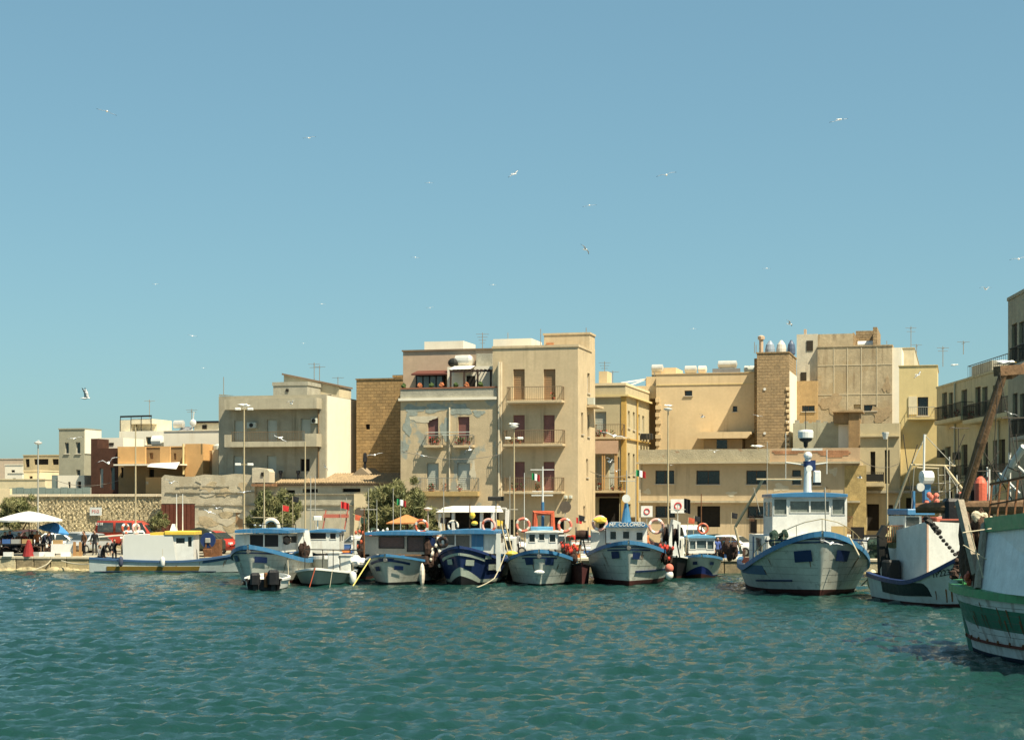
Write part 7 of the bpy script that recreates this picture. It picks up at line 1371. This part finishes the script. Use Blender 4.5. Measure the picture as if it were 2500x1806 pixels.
# white market canopy
fa = Fr(1205, 120, TH); T = thing('market_canopy', 'long white roofed canopy with posts in front of the peeling house', 'canopy', fa, zb=GZ)
q = M(); a, b_ = fa.u(1067), fa.u(1206); z = fa.z(1250, -2); q.rings([[(a, -.3, z), (b_, -.3, z), (b_-.2, -.1, fa.z(1238, -2)), (a+.5, -.1, fa.z(1238, -2))], [(a, 2.6, z), (b_, 2.6, z), (b_-.2, 2.4, fa.z(1238, -2)+.1), (a+.5, 2.4, fa.z(1238, -2)+.1)]], True); q.build('canvas_roof', CLOTH, T)
for x in (1075, 1107, 1176, 1203):
    q = M(); q.bar((fa.u(x), 0, GZ), (fa.u(x), 0, z), .2); q.build('post', WHITE2, T)
q = M(); q.box(a+.3, b_-.3, 2.2, 2.4, GZ, z-.02); q.build('back_panel', DIM, T)
q = M(); q.tube([(fa.u(1206), 0, z+.3), (fa.u(1236), 0, fa.z(1240))], .04); q.tube([(fa.u(1236), 0, fa.z(1240)), (fa.u(1238), 0, GZ)], .05); q.rings([[(fa.u(1235), -.1, fa.z(1242)), (fa.u(1243), -.1, fa.z(1245)), (fa.u(1243), .1, fa.z(1245)), (fa.u(1235), .1, fa.z(1242))], [(fa.u(1234), -.2, fa.z(1290)), (fa.u(1240), -.2, fa.z(1290)), (fa.u(1240), .2, fa.z(1290)), (fa.u(1234), .2, fa.z(1290))]], True); q.build('rolled_curtain', CLOTH, T)
p = at(993, 1275, 116.5); T = thing('kiosk', 'small kiosk with an orange tiled pyramid roof behind the tan cabin boat', 'kiosk', loc=(p.x, 116.5, GZ)); hz = p.z-GZ
q = M(); q.rings([[(-1.25, -1.25, hz), (1.25, -1.25, hz), (1.25, 1.25, hz), (-1.25, 1.25, hz)], [(-.08, -.08, hz+.52), (.08, -.08, hz+.52), (.08, .08, hz+.52), (-.08, .08, hz+.52)]], True); q.box(-1.3, 1.3, -1.3, 1.3, hz-.08, hz-.004); q.build('roof', mat('orange roof tiles', (.5, .2, .07), var=.2, scale=8, bump=.6), T)
q = M(); q.box(-1, 1, -1, 1, 0, .9); [q.bar((x, y, .9), (x, y, hz-.08), .1) for x in (-.95, 0, .95) for y in (-.95, .95)]; q.build('walls', WOOD, T)
# ------------------------------------------------------------------ trees
LEAF = [mat('tamarisk leaves', (.24, .24, .1), rough=.7, var=.3), mat('tamarisk leaves light', (.22, .21, .09), rough=.7, var=.3), mat('tamarisk leaves dark', (.095, .11, .042), rough=.7, var=.3)]
def tree(label, px, py, D, blobs, n=5000, name='tamarisk_tree', lean=0, sz=.16, mats=None):
    p = at(px, py, D); T = thing(name, label, 'tree', loc=(p.x, D, GZ)); nr = np.random.RandomState(int(px)); V = []; Fc = []; mi = []
    B_ = []
    for (bx, by, br, bd) in blobs:
        c = at(bx, by, D); B_.append((np.array([c.x-p.x, bd, c.z-GZ]), br/F*D))
    tot = sum(r**2 for _, r in B_)
    q = M(); q.tube([(0, 0, 0), (.1, 0, .8), (.05, .1, 1.6)], [.2, .16, .11], 8)
    for c, r in B_: q.tube([(0, 0, .7), tuple(c*.5+np.array([0, 0, .3])), tuple(c)], [.1, .06, .02], 6)
    q.build('trunk', WOOD, T)
    for c, r in B_:
        clumps = [c+nr.normal(0, 1, 3)*r*.42*np.array([1, .9, .95]) for _ in range(max(10, int(26*r**1.2)))]
        for cc in clumps:
            kk = int(n*r*r/tot/len(clumps)); cr = r*nr.uniform(.22, .5); base = nr.choice([0, 0, 1, 2])
            for _ in range(kk):
                d_ = nr.normal(0, 1, 3); d_ /= np.linalg.norm(d_); pos = cc+d_*cr*nr.uniform(.3, 1.1)
                if pos[2] < .35: continue
                ax_ = np.array([d_[0]*.6+nr.normal()*.4, nr.normal()*.4, .55+nr.normal()*.5]); ax_ /= np.linalg.norm(ax_)
                sd = np.cross(ax_, nr.normal(0, 1, 3)); sd /= np.linalg.norm(sd)+1e-9; l = sz*nr.uniform(.6, 1.5); w_ = sz*.16
                b = len(V); V += [tuple(pos-ax_*l), tuple(pos+sd*w_), tuple(pos+ax_*l), tuple(pos-sd*w_)]; Fc.append((b, b+1, b+2, b+3)); mi.append(base if nr.rand() < .7 else nr.randint(3))
    q = M(); q.v = V; q.f = Fc; q.m = mi; q.build('crown', mats or LEAF, T); return T
tree('large feathery dark tamarisk in front of the tiled warehouse', 965, 1300, 121, [(925, 1232, 34, 0), (958, 1205, 34, .3), (985, 1245, 40, -.2), (912, 1262, 30, .1), (1010, 1212, 30, .4), (950, 1270, 40, 0), (1030, 1258, 30, .5), (898, 1288, 26, 0), (1050, 1285, 20, .3)], 42000, sz=.17)
tree('rounded green tamarisk before the warehouse beside the tall lamp post', 672, 1300, 121, [(665, 1225, 34, 0), (700, 1235, 30, .2), (645, 1262, 34, 0), (690, 1268, 34, -.2), (625, 1275, 22, .2), (715, 1262, 18, .1)], 26000, sz=.15)
tree('dark bush like tree at the left edge behind the white parasol', 40, 1300, 131, [(22, 1235, 22, 0), (50, 1240, 26, 0), (75, 1256, 22, 0), (10, 1262, 20, 0), (40, 1268, 28, 0)], 10000, sz=.18)
tree('small dark tree beside the rust red gate', 388, 1300, 131, [(388, 1262, 14, 0), (380, 1276, 14, 0), (398, 1278, 14, 0), (374, 1290, 10, 0)], 4500, sz=.16)
tree('low shrub between canopy and large tamarisk', 1052, 1310, 122, [(1052, 1290, 16, 0), (1062, 1278, 13, 0), (1040, 1302, 14, 0)], 4000, sz=.16, name='shrub')
tree('little weedy bush on the ledge of the broad peach wall', 1834, 1090, 139, [(1834, 1088, 9, 0)], 500, sz=.12, name='roof_bush') if False else None
# ------------------------------------------------------------------ roof aerials
AER = mat('aerial grey', (.25, .22, .18), rough=.5)
def aerial(label, px, pyt, pyb, D, n=3, w_=.5):
    a = at(px, pyb, D); b_ = at(px, pyt, D); q = M(); q.tube([a, b_], .03, 5)
    for i in range(n): z = b_.z-(b_.z-a.z)*(.08+.16*i); l = w_*(1-.2*i); q.tube([(a.x-l, a.y, z), (a.x+l, a.y, z)], .018, 4)
    if n: q.tube([(a.x, a.y-.5, b_.z-.2), (a.x, a.y+.5, b_.z-.2)], .018, 4)
    return q.build('roof_aerial', AER, None, label=label, cat='aerial', group='roof aerials')
for i, (x, t, b_, D_, n, lb) in enumerate(((1178, 812, 858, 136, 4, 'bushy aerial between the two white roof rooms'), (1240, 812, 858, 136, 0, 'thin rod behind the long white roof room'), (767, 885, 935, 146, 2, 'left aerial on the sloping stair house'), (780, 892, 935, 146, 1, 'middle aerial on the sloping stair house'), (825, 920, 945, 147, 1, 'right aerial on the sloping stair house'), (546, 920, 965, 139, 0, 'rod on the left of the grey cream house'),
        (1476, 882, 925, 147, 3, 'aerial above the alley stub'), (1496, 905, 940, 147, 1, 'small aerial above the alley'), (1842, 835, 862, 148, 0, 'left rod on the brown tower'), (1846, 842, 864, 149, 0, 'right rod on the brown tower'), (2224, 796, 852, 158, 2, 'tall aerial right of the blotchy block'), (2238, 840, 862, 159, 1, 'short aerial on the cream rooftop block'), (2165, 832, 848, 154, 0, 'short rod on the blotchy block'),
        (2302, 845, 895, 141, 2, 'aerial at the left end of the terrace row'), (2352, 832, 865, 139, 1, 'small aerial over the terrace row'), (1320, 803, 850, 134, 0, 'rod beside the stair tower'), (1431, 800, 816, 133, 0, 'short rod on the stair tower'), (365, 975, 1020, 158, 1, 'faint rod above the rooftop room'), (468, 998, 1030, 152, 2, 'aerial beside the satellite dish'))):
    aerial('thin aerial: '+lb if False else lb, x, t, b_, D_, n)
p1, p2 = at(1515, 935, 150), at(1578, 925, 152); q = M(); q.bar(p1, p2, .12); q.bar(p1-Vector((0, 0, .5)), p2, .12); q.bar(p2, p2-Vector((0, 0, 1.2)), .12); q.build('white_boom', WHITE2, None, label='white tubular boom lying over the alley roofs', cat='crane boom')
# small rooftop dishes
# ------------------------------------------------------------------ gulls
GW = mat('gull white', (.8, .8, .78), rough=.7, var=.03, bump=.02); GG = mat('gull grey wing', (.42, .44, .46), rough=.7, var=.05, bump=.02); GB = mat('gull black tip', (.03, .03, .03), rough=.7); GY = mat('gull yellow bill', (.6, .4, .05), rough=.5)
def gull_mesh(name, dih, fold=0., stand=False, vert=False):
    """body along y with the head towards -y, wing span about 1.3 m"""
    q = M(); st = [(-.34, .012, 0), (-.3, .045, .012), (-.24, .052, .015), (-.17, .05, 0), (-.05, .075, -.01), (.08, .07, -.005), (.2, .04, .005), (.28, .045, .01), (.34, .05, .01)]
    q.rings([[(r*(1 if i < 7 else 1.3)*math.cos(a), y, z+r*(.85 if i < 7 else .18)*math.sin(a)) for a in [2*math.pi*k/8 for k in range(8)]] for i, (y, r, z) in enumerate(st)], True, 0)
    q.rings([[(.014*math.cos(a), -.33, .0+.014*math.sin(a)) for a in (0, 2.1, 4.2)], [(.005*math.cos(a), -.4, -.01+.005*math.sin(a)) for a in (0, 2.1, 4.2)]], True, 3)
    for s in (-1, 1):
        pts = []; x, z, y = .04, .02, 0.; segs = [(.12, dih), (.14, dih*1.1), (.14, dih*.1-.15*(dih > 0)), (.13, -dih*.25-.1), (.12, -.3*dih-.15)]; ch = [(.13, -.1), (.125, -.13), (.11, -.12), (.085, -.07), (.055, 0), (.012, .06)]
        prof = [(x, z)]
        if vert: segs = [(.12, 1.35), (.14, 1.5), (.14, 1.35), (.13, 1.3), (.12, 1.2)]
        if fold: segs = [(.03, -.6), (.03, -1), (.02, -1.2), (.02, -1.2), (.01, -1.2)]; ch = [(.1, -.1), (.1, -.08), (.12, 0), (.12, .06), (.1, .12), (.02, .3)]
        for l, a in segs: x += l*math.cos(a); z += l*math.sin(a); prof.append((x, z))
        rs = []
        for (x, z), (c, off) in zip(prof, ch): rs.append([(s*x, off+c, z), (s*x, off, z+.012), (s*x, off-c*.9, z+.004), (s*x, off, z-.01)])
        q.rings(rs[:4], True, 0 if s*0 else 1); q.rings(rs[3:5], True, 1); q.rings(rs[4:], True, 2)
    if stand: q.tube([(-.03, .03, -.05), (-.03, .03, -.2)], .008, 4, 3); q.tube([(.03, .03, -.05), (.03, .03, -.2)], .008, 4, 3)
    me = bpy.data.meshes.new(name); zmin = min(v[2] for v in q.v) if stand else 0
    me.from_pydata([(v[0], v[1], v[2]-zmin) for v in q.v], [], q.f); me.polygons.foreach_set('material_index', q.m); me.polygons.foreach_set('use_smooth', [True]*len(q.f))
    for mm in (GW, GG, GB, GY): me.materials.append(mm)
    return me
def _vert():
    return gull_mesh('gull_vertical', 1.45, vert=True)
GM = {'vert': None, 'glide': gull_mesh('gull_glide', .22), 'up': gull_mesh('gull_up', .75), 'high': gull_mesh('gull_high', 1.2), 'down': gull_mesh('gull_down', -.25), 'stand': gull_mesh('gull_stand', 0, 1, True)}
GM['vert'] = _vert(); protos = {}
def gull(px, py, size, label, pose='glide', D=None, yaw=0, roll=0, pitch=0, sc=1, grp='gulls flying over the harbour'):
    if D is None: D = min(1.3*F/size, 210)
    if pose not in protos:
        o = bpy.data.objects.new('gull', GM[pose]); protos[pose] = o
    else: o = protos[pose].copy()
    C.objects.link(o); o.location = at(px, py, D); k = (size*1.5*D/F/1.3 if pose != 'stand' else size*D/F/.45)
    o.scale = (k,)*3; o.rotation_euler = (R(pitch), R(roll), R(yaw)); OFF[o.name] = o.location.copy(); tag(o, label, 'gull', grp); return o
sky_g = [(261, 272, 32, 'down', 20, 15, 'highest brownish gull at the upper left of the sky'), (755, 337, 22, 'glide', -10, -5, 'small pale gull high above the grey cream house'), (1254, 425, 24, 'glide', 35, -35, 'banking gull high above the tall corner block'), (1048, 446, 14, 'down', 10, 0, 'tiny faint gull left of the banking gull above the peeling house'),
 (1627, 427, 32, 'glide', -5, -12, 'wide winged gull high above the alley'), (2048, 292, 33, 'down', 15, -14, 'topmost gull at the upper right with a dark wing tip'), (1439, 501, 22, 'down', 0, -8, 'gull below and left of the wide winged one'), (1428, 609, 23, 'glide', 40, 40, 'steeply banking brownish gull in mid sky'), (1014, 628, 15, 'down', 0, 5, 'tiny gull in mid sky above the peeling house'),
 (380, 694, 12, 'glide', 0, 0, 'lone tiny white gull in the left mid sky'), (1204, 695, 13, 'down', 20, 0, 'tiny gull straight above the long white roof room'), (786, 742, 13, 'glide', 5, 5, 'tiny gull near the faint cloud wisp'), (1050, 751, 13, 'glide', 0, -10, 'tiny gull just above the left white roof room'), (1872, 655, 14, 'down', 10, 0, 'small gull in the right mid sky'), (1693, 802, 12, 'down', 0, 0, 'tiny gull above the solar tanks of the peach block'),
 (1926, 791, 20, 'up', 50, 30, 'bright white gull left of the blotchy block rooftop'), (2406, 706, 22, 'up', 10, 0, 'gull flying left of the tall dark house'), (2487, 632, 28, 'glide', -10, -8, 'gull at the right frame edge in the sky'), (470, 820, 16, 'glide', 0, 10, 'faint gull in the left sky above the orange houses'), (741, 838, 9, 'glide', 0, 0, 'tiniest gull above the stair house'), (497, 898, 10, 'glide', 0, 0, 'minute gull just above the left of the grey cream house')]
for x, y, s, ps, yw, rl, lb in sky_g: gull(x, y, s, lb, ps, yaw=yw, roll=rl, pitch=12)
gull(207, 972, 30, 'big dark winged gull with wings raised steeply in the left sky', 'vert', D=95, yaw=75, roll=-6).scale *= 1.15
near_g = [(183, 1070, 28, 'glide', -5, -8, 108, 'gull gliding in front of the grey house at left'), (265, 1130, 44, 'up', 12, -15, 95, 'large white gull in front of the dark maroon house'), (711, 985, 22, 'high', 25, -10, 105, 'white gull with raised wings before the roof band'), (685, 1068, 28, 'down', -15, 25, 102, 'gull gliding before the long concrete balcony'), (915, 1110, 30, 'glide', 5, -10, 105, 'flat winged gull in front of the shaded tuff wall'),
 (1031, 1112, 28, 'glide', 30, 15, 104, 'gull before the left flower balcony of the peeling house'), (1148, 1098, 28, 'up', -30, -45, 100, 'bright gull before the right flower balcony of the peeling house'), (1500, 1064, 50, 'glide', -8, 14, 92, 'large gull gliding across the mouth of the alley'), (1487, 1127, 26, 'high', 20, 20, 100, 'white gull with raised wings in the alley shade'), (1505, 1150, 18, 'up', 0, 0, 103, 'small white gull by the alley corner pier'),
 (1713, 1018, 18, 'high', 30, 30, 110, 'small gull before the broad peach wall'), (1850, 1015, 20, 'glide', 0, 10, 110, 'gull before the seam of peach wall and brown tower'), (1744, 1103, 22, 'up', 0, 0, 110, 'gull before the parapet of the long low building'), (2240, 915, 20, 'glide', 30, -40, 120, 'tilted gull before the sunlit yellow house'), (2098, 1166, 18, 'up', 60, 20, 100, 'small gull by the right corner of the long low building'), (2335, 1045, 20, 'glide', 0, 10, 100, 'gull before the shaded terrace row'),
 (2030, 1326, 44, 'glide', -20, 12, 81, 'gull flying in front of the bow of the big trawler'), (528, 1240, 24, 'up', 20, 20, 100, 'upper of two gulls before the ruined warehouse'), (512, 1250, 26, 'glide', -10, 20, 102, 'lower of two gulls before the ruined warehouse'), (596, 1201, 26, 'glide', 0, -6, 103, 'gull crossing the tall lamp post below its middle heads'), (416, 1178, 28, 'up', 30, 10, 104, 'gull at the left top of the ruined warehouse'), (794, 1140, 16, 'glide', 40, 50, 104, 'small gull before the white flank'), (1638, 1135, 10, 'glide', 0, 0, 108, 'tiny gull by the tall lamp post before the low building'), (1925, 1030, 16, 'up', 0, 0, 120, 'gull by the toothed corner of the brown tower'), (2468, 1010, 26, 'glide', -10, 20, 62, 'gull at the right edge behind the near derrick')]
for x, y, s, ps, yw, rl, D_, lb in near_g: gull(x, y, s, lb, ps, D=D_, yaw=yw, roll=rl, pitch=10)
st_g = [(2452, 889, 36, 54, 100, 'big gull standing on the wooden crosstree at the right'), (592, 990, 17, 117, 80, 'left gull perched on the tallest lamp post'), (602, 992, 15, 117, -70, 'right gull perched on the tallest lamp post'), (1255, 1037, 17, 116, -80, 'gull perched on the slender pole before the corner block'), (93, 1078, 12, 124, 30, 'gull perched on the disc lamp at far left'), (1632, 992, 17, 116, -60, 'gull perched on the lamp post before the low building'), (1850, 1092, 22, 127, -90, 'gull standing on the parapet of the long low building'), (2330, 892, 12, 134, 80, 'gull standing on the shaded terrace roof'), (513, 1302, 17, 118, 200, 'white gull on the covered trailer'), (622, 1283, 12, 99.8, 20, 'left gull on the blue visor roof'), (635, 1284, 12, 99.9, 20, 'right gull on the blue visor roof')]
for x, y, s, D_, yw, lb in st_g: gull(x, y+s*.3, s, lb, 'stand', D=D_, yaw=yw, grp='gulls standing')
# ------------------------------------------------------------------ quayside clutter behind the row of boats
SC = [mat('polystyrene', (.78, .78, .76)), mat('blue crate', (.05, .12, .3)), mat('orange fish crate', (.5, .17, .05)), mat('grey crate', (.3, .3, .28)), mat('dark green crate', (.04, .1, .06))]
def stack(px, D, n, c, lb):
    p = at(px, 0, D)
    for k in range(n):
        z = GZ+.012+k*.29; a = rnd.uniform(-.05, .05); T = thing('fish_crate', '%s, %s' % (lb, ('bottom crate', 'second crate up', 'third crate up', 'fourth crate up', 'fifth crate up')[k]), 'crate', loc=(p.x+a, D, z), rot=rnd.uniform(-.2, .2), group='fish crates stacked on the quay')
        q = M(); w_, d_, h_ = .4, .28, .27; q.box(-w_, w_, -d_, d_, 0, .03)
        for (x0, x1, y0, y1) in ((-w_, w_, -d_, -d_+.03), (-w_, w_, d_-.03, d_), (-w_, -w_+.03, -d_+.031, d_-.031), (w_-.03, w_, -d_+.031, d_-.031)): q.box(x0, x1, y0, y1, .031, h_)
        q.build('crate_body', SC[(c+k*(k % 2)) % 5], T); q = M(); q.box(-w_-.02, w_+.02, -d_-.02, -d_-.002, h_-.05, h_-.01); q.build('rim', SC[c], T)
qd = lambda px_: (lambda u: (QF.o+QF.U*u).y)(QF.u(px_))
for px_, n, c, lb in ((722, 4, 0, 'white crate stack behind the net guide posts'), (848, 3, 1, 'blue crate stack right of the grey skiff'), (870, 5, 0, 'polystyrene crate stack left of the tan cabin'), (1062, 5, 2, 'orange crate stack between tan cabin and navy boat'), (1225, 4, 0, 'white crate stack left of the coral ring'), (1240, 3, 3, 'grey crate stack behind the yellow coil'), (1410, 4, 2, 'orange crate stack behind the narrow net drum'), (1432, 4, 0, 'white crate stack left of the lettered boat'), (1660, 3, 4, 'green crate stack right of the tall drums'), (1782, 4, 1, 'blue crate stack left of the trawler gallows'), (1795, 3, 0, 'white crate stack by the trawler gallows')):
    stack(px_, qd(px_)+1.2, n, c, lb)
for px_, r_, h_, m__, lb in ((705, .9, 1.3, NET, 'brown net heap on the quay behind the stained bow boat'), (868, 1.0, 1.2, NETG, 'green net heap on the quay left of the tan cabin boat'), (1052, .9, 1.5, NET, 'brown net heap on the quay between tan cabin and navy boat'), (1232, .8, 1.5, NET, 'brown net heap on the quay left of the three windowed boat'), (1400, .9, 1.3, NETG, 'green net heap on the quay right of the coral rings'), (1650, .9, 1.3, NET, 'brown net heap on the quay behind the tall drums'), (1785, 1.1, 1.6, NET, 'brown net heap on the quay beside the trawler gallows'), (2150, 1.1, 1.3, NETG, 'green net heap on the quay right of the trawler')):
    d_ = qd(px_)+2.4; p = at(px_, 0, d_); heap(lb, (p.x, d_, GZ-.1), (r_, .8, h_), m__, 12, group='net heaps on the quay')
for px_, top, dd, lb, fm_ in ((716, 1210, 106, 'leaning pole with black pennant behind the net guide posts', BLK), (690, 1232, 106, 'short flag pole right of the cream hoop', FLAG[2]), (860, 1255, 108, 'cane marker pole with orange flag left of the tan cabin', ORANGE), (872, 1262, 108, 'cane marker pole with green flag left of the tan cabin', NETG), (1068, 1262, 107, 'cane marker pole with black flag right of the orange ring', BLK), (1222, 1268, 107, 'cane marker pole with yellow flag left of the coral ring', YEL), (1405, 1262, 106, 'cane marker pole with red flag by the narrow drum', FLAG[2]), (1418, 1256, 106, 'cane marker pole with black flag by the narrow drum', BLK), (1672, 1262, 106, 'cane marker pole with orange flag by the tall drums', ORANGE), (1690, 1258, 109, 'leaning black flag behind the small blue bottomed boat', BLK), (1783, 1250, 108, 'cane marker pole with black flag left of the gallows', BLK)):
    a = at(px_, top, dd); T = thing('marker_flag', lb, 'marker flag', loc=(a.x, dd, GZ), group='marker flags of the fishing gear'); h_ = a.z-GZ; ln = rnd.uniform(-.3, .3)
    q = M(); q.tube([(0, 0, 0), (ln, 0, h_)], .022, 5); q.build('cane', POLE, T); q = M(); q.add([(ln, 0, h_), (ln+.4, .05, h_-.1), (ln+.36, .02, h_-.42), (ln, 0, h_-.36)], [(0, 1, 2, 3)]); q.build('flag_cloth', fm_, T)
# overhead cables across the alley and along the facades
for i, (x0, y0_, d0, x1, y1_, d1, lb) in enumerate(((1440, 1150, 128, 1562, 1146, 131, 'thin cable across the mouth of the alley'), (130, 1170, 143, 290, 1172, 143, 'thin cable before the left houses'), (980, 1100, 126.5, 1225, 1108, 126.3, 'thin cable across the peeling facade'), (2098, 1120, 131, 2196, 1130, 130.5, 'thin cable across the olive house'))):
    a, b_ = at(x0, y0_, d0), at(x1, y1_, d1); q = M(); q.tube([a.lerp(b_, t/10)-Vector((0, 0, .5*4*(t/10)*(1-t/10))) for t in range(11)], .022, 4); q.build('overhead_cable', AER, None, label=lb, cat='cable', group='overhead cables')
# dark hulls glimpsed between the boats of the row
for px_, D_, B_, hb, col, lb in ((872, 103, 2.2, 1.5, BLK, 'dark hulled boat glimpsed left of the tan cabin boat'), (1229, 103, 1.9, 1.5, mat('dark green hull', (.02, .05, .04)), 'dark green hull glimpsed left of the three windowed boat'), (1652, 104, 2.0, 1.4, BLK, 'dark hull glimpsed under the tall black drums'), (1062, 103, 1.8, 1.6, NAVY, 'dark hull glimpsed between tan cabin boat and navy boat'), (738, 104, 2.4, 1.7, mat('dark green hull', (.02, .05, .04)), 'dark green hull glimpsed behind the grey skiff')):
    x_ = Boat('fishing_boat', lb, px_, D_, 3, 8, B_, hb, 1.1, 1.15); x_.hull([(-.55, .15, BOOT), (.15, x_.sheer, col)], WHITE2 if col is BLK else BLUE, gw=.08, gh=.06)
    q = M(); q.bbox(-B_*.3, B_*.3, 3, 5, .8, 2.5, .06); q.build('low_cabin', WHITE, x_.T); mast(x_.T, .2, 3.5, 2.4, rnd.uniform(4.5, 6.5), STEEL, .035, yards=[(4.2, -.5, .5)]); q = M(); q.bbox(-B_*.2, B_*.2, 2.96, 2.998, 1.8, 2.3, .02); q.build('window', GLASS, x_.T)
# rust, seams and rigging
b, f, h, i_, k, j, a_ = (BT[x] for x in 'BFHIKJA')
RR = mat('rust run', (.22, .09, .03), var=.4, streak=.4); SEAM = mat('dark plank seam', (.16, .16, .13), rough=.8)
def rusty(bt, n, sides=(1, -1), tmax=.6, m=None):
    for i in range(n):
        t = rnd.uniform(.02, tmax); h1 = bt.sheer(t)-rnd.uniform(.3, .9)*min(1, bt.sheer(t)/2); l = rnd.uniform(.2, .75)*bt.sheer(t)*.5; w_ = rnd.uniform(.02, .05)/bt.L*1.6
        bt.patch('rust_run', [(t+w_*.3, h1-l), (t+w_*.6, h1-l), (t+w_, h1), (t, h1)], m or RR, rnd.choice(sides), .012)
for bt, n in ((b, 7), (f, 9), (h, 6), (i_, 9), (k, 14), (j, 3), (a_, 8)): rusty(bt, n)
GR = mat('weed green stain', (.12, .15, .08), var=.3)
for bt in (b, h, i_, k): rusty(bt, 5, m=GR)
rusty(m_, 16, (1,), .5)
for z in (.72, .93, 1.14, 1.35, 1.58, 1.8): m_.strip('plank_seam', .005, .9, z, z+.013, SEAM, sides=(1,), out=.006)
for z in (.7, 1.05, 1.4, 1.8, 2.2, 2.6): k.strip('plank_seam', .005, .3, z, z+.012, SEAM, out=.005)
for bt, zs_ in ((b, (.6, 1.0, 1.4)), (h, (.55, .95, 1.3)), (i_, (.7, 1.1, 1.5, 1.9))):
    for z in zs_: bt.strip('plank_seam', .005, .3, z, z+.01, SEAM, out=.005)
def rig(T, lst, name, m__, r_=.03):
    for (x0, y0, x1, y1, D_) in lst:
        q = M(); q.tube([at(x0, y0, D_), at(x1, y1, D_+.3)], r_, 6); rel(T, q, name, m__)
rig(Lb.T, [(2232, 1140, 2222, 1290, 84), (2290, 1142, 2296, 1285, 83), (2306, 1140, 2312, 1285, 83), (2312, 1150, 2352, 1215, 82), (2225, 1136, 2262, 1060, 83), (2258, 1062, 2330, 1137, 83), (2196, 1215, 2196, 1290, 84)], 'stay', STEEL, .022)
rig(Lb.T, [(2291, 1160+i*20, 2309, 1159+i*20, 83) for i in range(6)], 'ladder_rung', STEEL, .02)
rig(m_.T, [(2442, 930, 2345, 1225, 52.5), (2440, 910, 2500, 1215, 52), (2437, 915, 2420, 1235, 53), (2470, 1112, 2425, 1235, 57), (2360, 1225, 2440, 1100, 58), (2250, 1238, 2345, 1180, 56), (2500, 1180, 2380, 1228, 57)], 'rigging_wire', mat('dark wire', (.06, .05, .04)), .014)
rig(m_.T, [(2350, 1300, 2420, 1290, 49.5), (2352, 1330, 2408, 1365, 49.6), (2365, 1280, 2400, 1410, 49.6)], 'net_rope', ROPE, .02)
for (x, y0, y1, D_, lb) in ((2318, 1115, 1240, 88, 0), (2410, 1140, 1240, 60, 0), (2336, 1160, 1240, 86, 0)): rig(Lb.T, [(x, y0, x+1, y1, D_)], 'whip_antenna', WHITE2, .03)
q = M(); q.bbox(*(lambda p: (p.x-.25, p.x+.25, p.y-.2, p.y+.2, p.z-.5, p.z-.2))(at(2352, 1190, 62))); rel(m_.T, q, 'deck_equipment', mat('rusty dark tackle', (.06, .035, .025)))
for px_, y_, lb in ((2275, 1215, 'coral red float bundle hanging behind the boom'), (2360, 1198, 'red float bundle beside the gas cylinder')):
    p = at(px_, y_, 62 if px_ > 2300 else 80); q = M()
    for i in range(7): q.ell(p+Vector((rnd.uniform(-.25, .25), rnd.uniform(-.1, .1), rnd.uniform(-.25, .25))), (.13, .13, .14), 8, 6)
    q.build('float_bundle', mat('coral ring', (.6, .17, .12)), None, label=lb, cat='floats', kind=None)
for px_, d_, r_, h_, m__, lb in ((8, 119.6, .8, .7, NET, 'dark gear heap at the far left end of the stall'), (30, 119.9, .7, .9, BLK, 'black sacks heaped behind the dark stall table'), (80, 119.9, .7, .8, NET, 'brown gear heap beside the red cloth'), (122, 119.8, .6, .6, NET, 'low dark heap under the blue parasol')):
    p = at(px_, 0, d_); heap(lb, (p.x, d_, GZ-.05), (r_, .6, h_), m__, 10, group='dark heaps around the fish stall')
for px_, D_, c_, lb in ((24, 121.0, NJ, 'person in navy behind the black sacks of the stall'), (78, 121.2, BJ, 'person in black between red jumper and orange vest'), (122, 121.5, GJ, 'person in grey standing just under the edge of the blue parasol'), (205, 120.0, DJ, 'person in brown jacket before the silver hatchback')):
    person(lb, (at(px_, 0, D_).x, D_, GZ), R(rnd.uniform(-50, 50)), 'stand', c_, TR)
DW = mat('dark wire', (.06, .05, .04))
rig(Lb.T, [(2205, 1060, 2235, 1290, 86), (2240, 1085, 2175, 1290, 86), (2340, 1045, 2342, 1240, 87), (2318, 1045, 2365, 1045, 87), (2355, 1060, 2280, 1240, 87), (2365, 1150, 2420, 1240, 87), (2280, 1180, 2400, 1175, 87)], 'rigging_wire', DW, .025)
rig(m_.T, [(2375, 1150, 2440, 1150, 58), (2460, 1140, 2510, 1160, 58), (2430, 1090, 2432, 1235, 58), (2445, 1020, 2500, 1020, 57), (2465, 1020, 2466, 1110, 57), (2400, 1100, 2480, 1235, 58), (2480, 1060, 2500, 1235, 58)], 'rigging_wire', DW, .022)
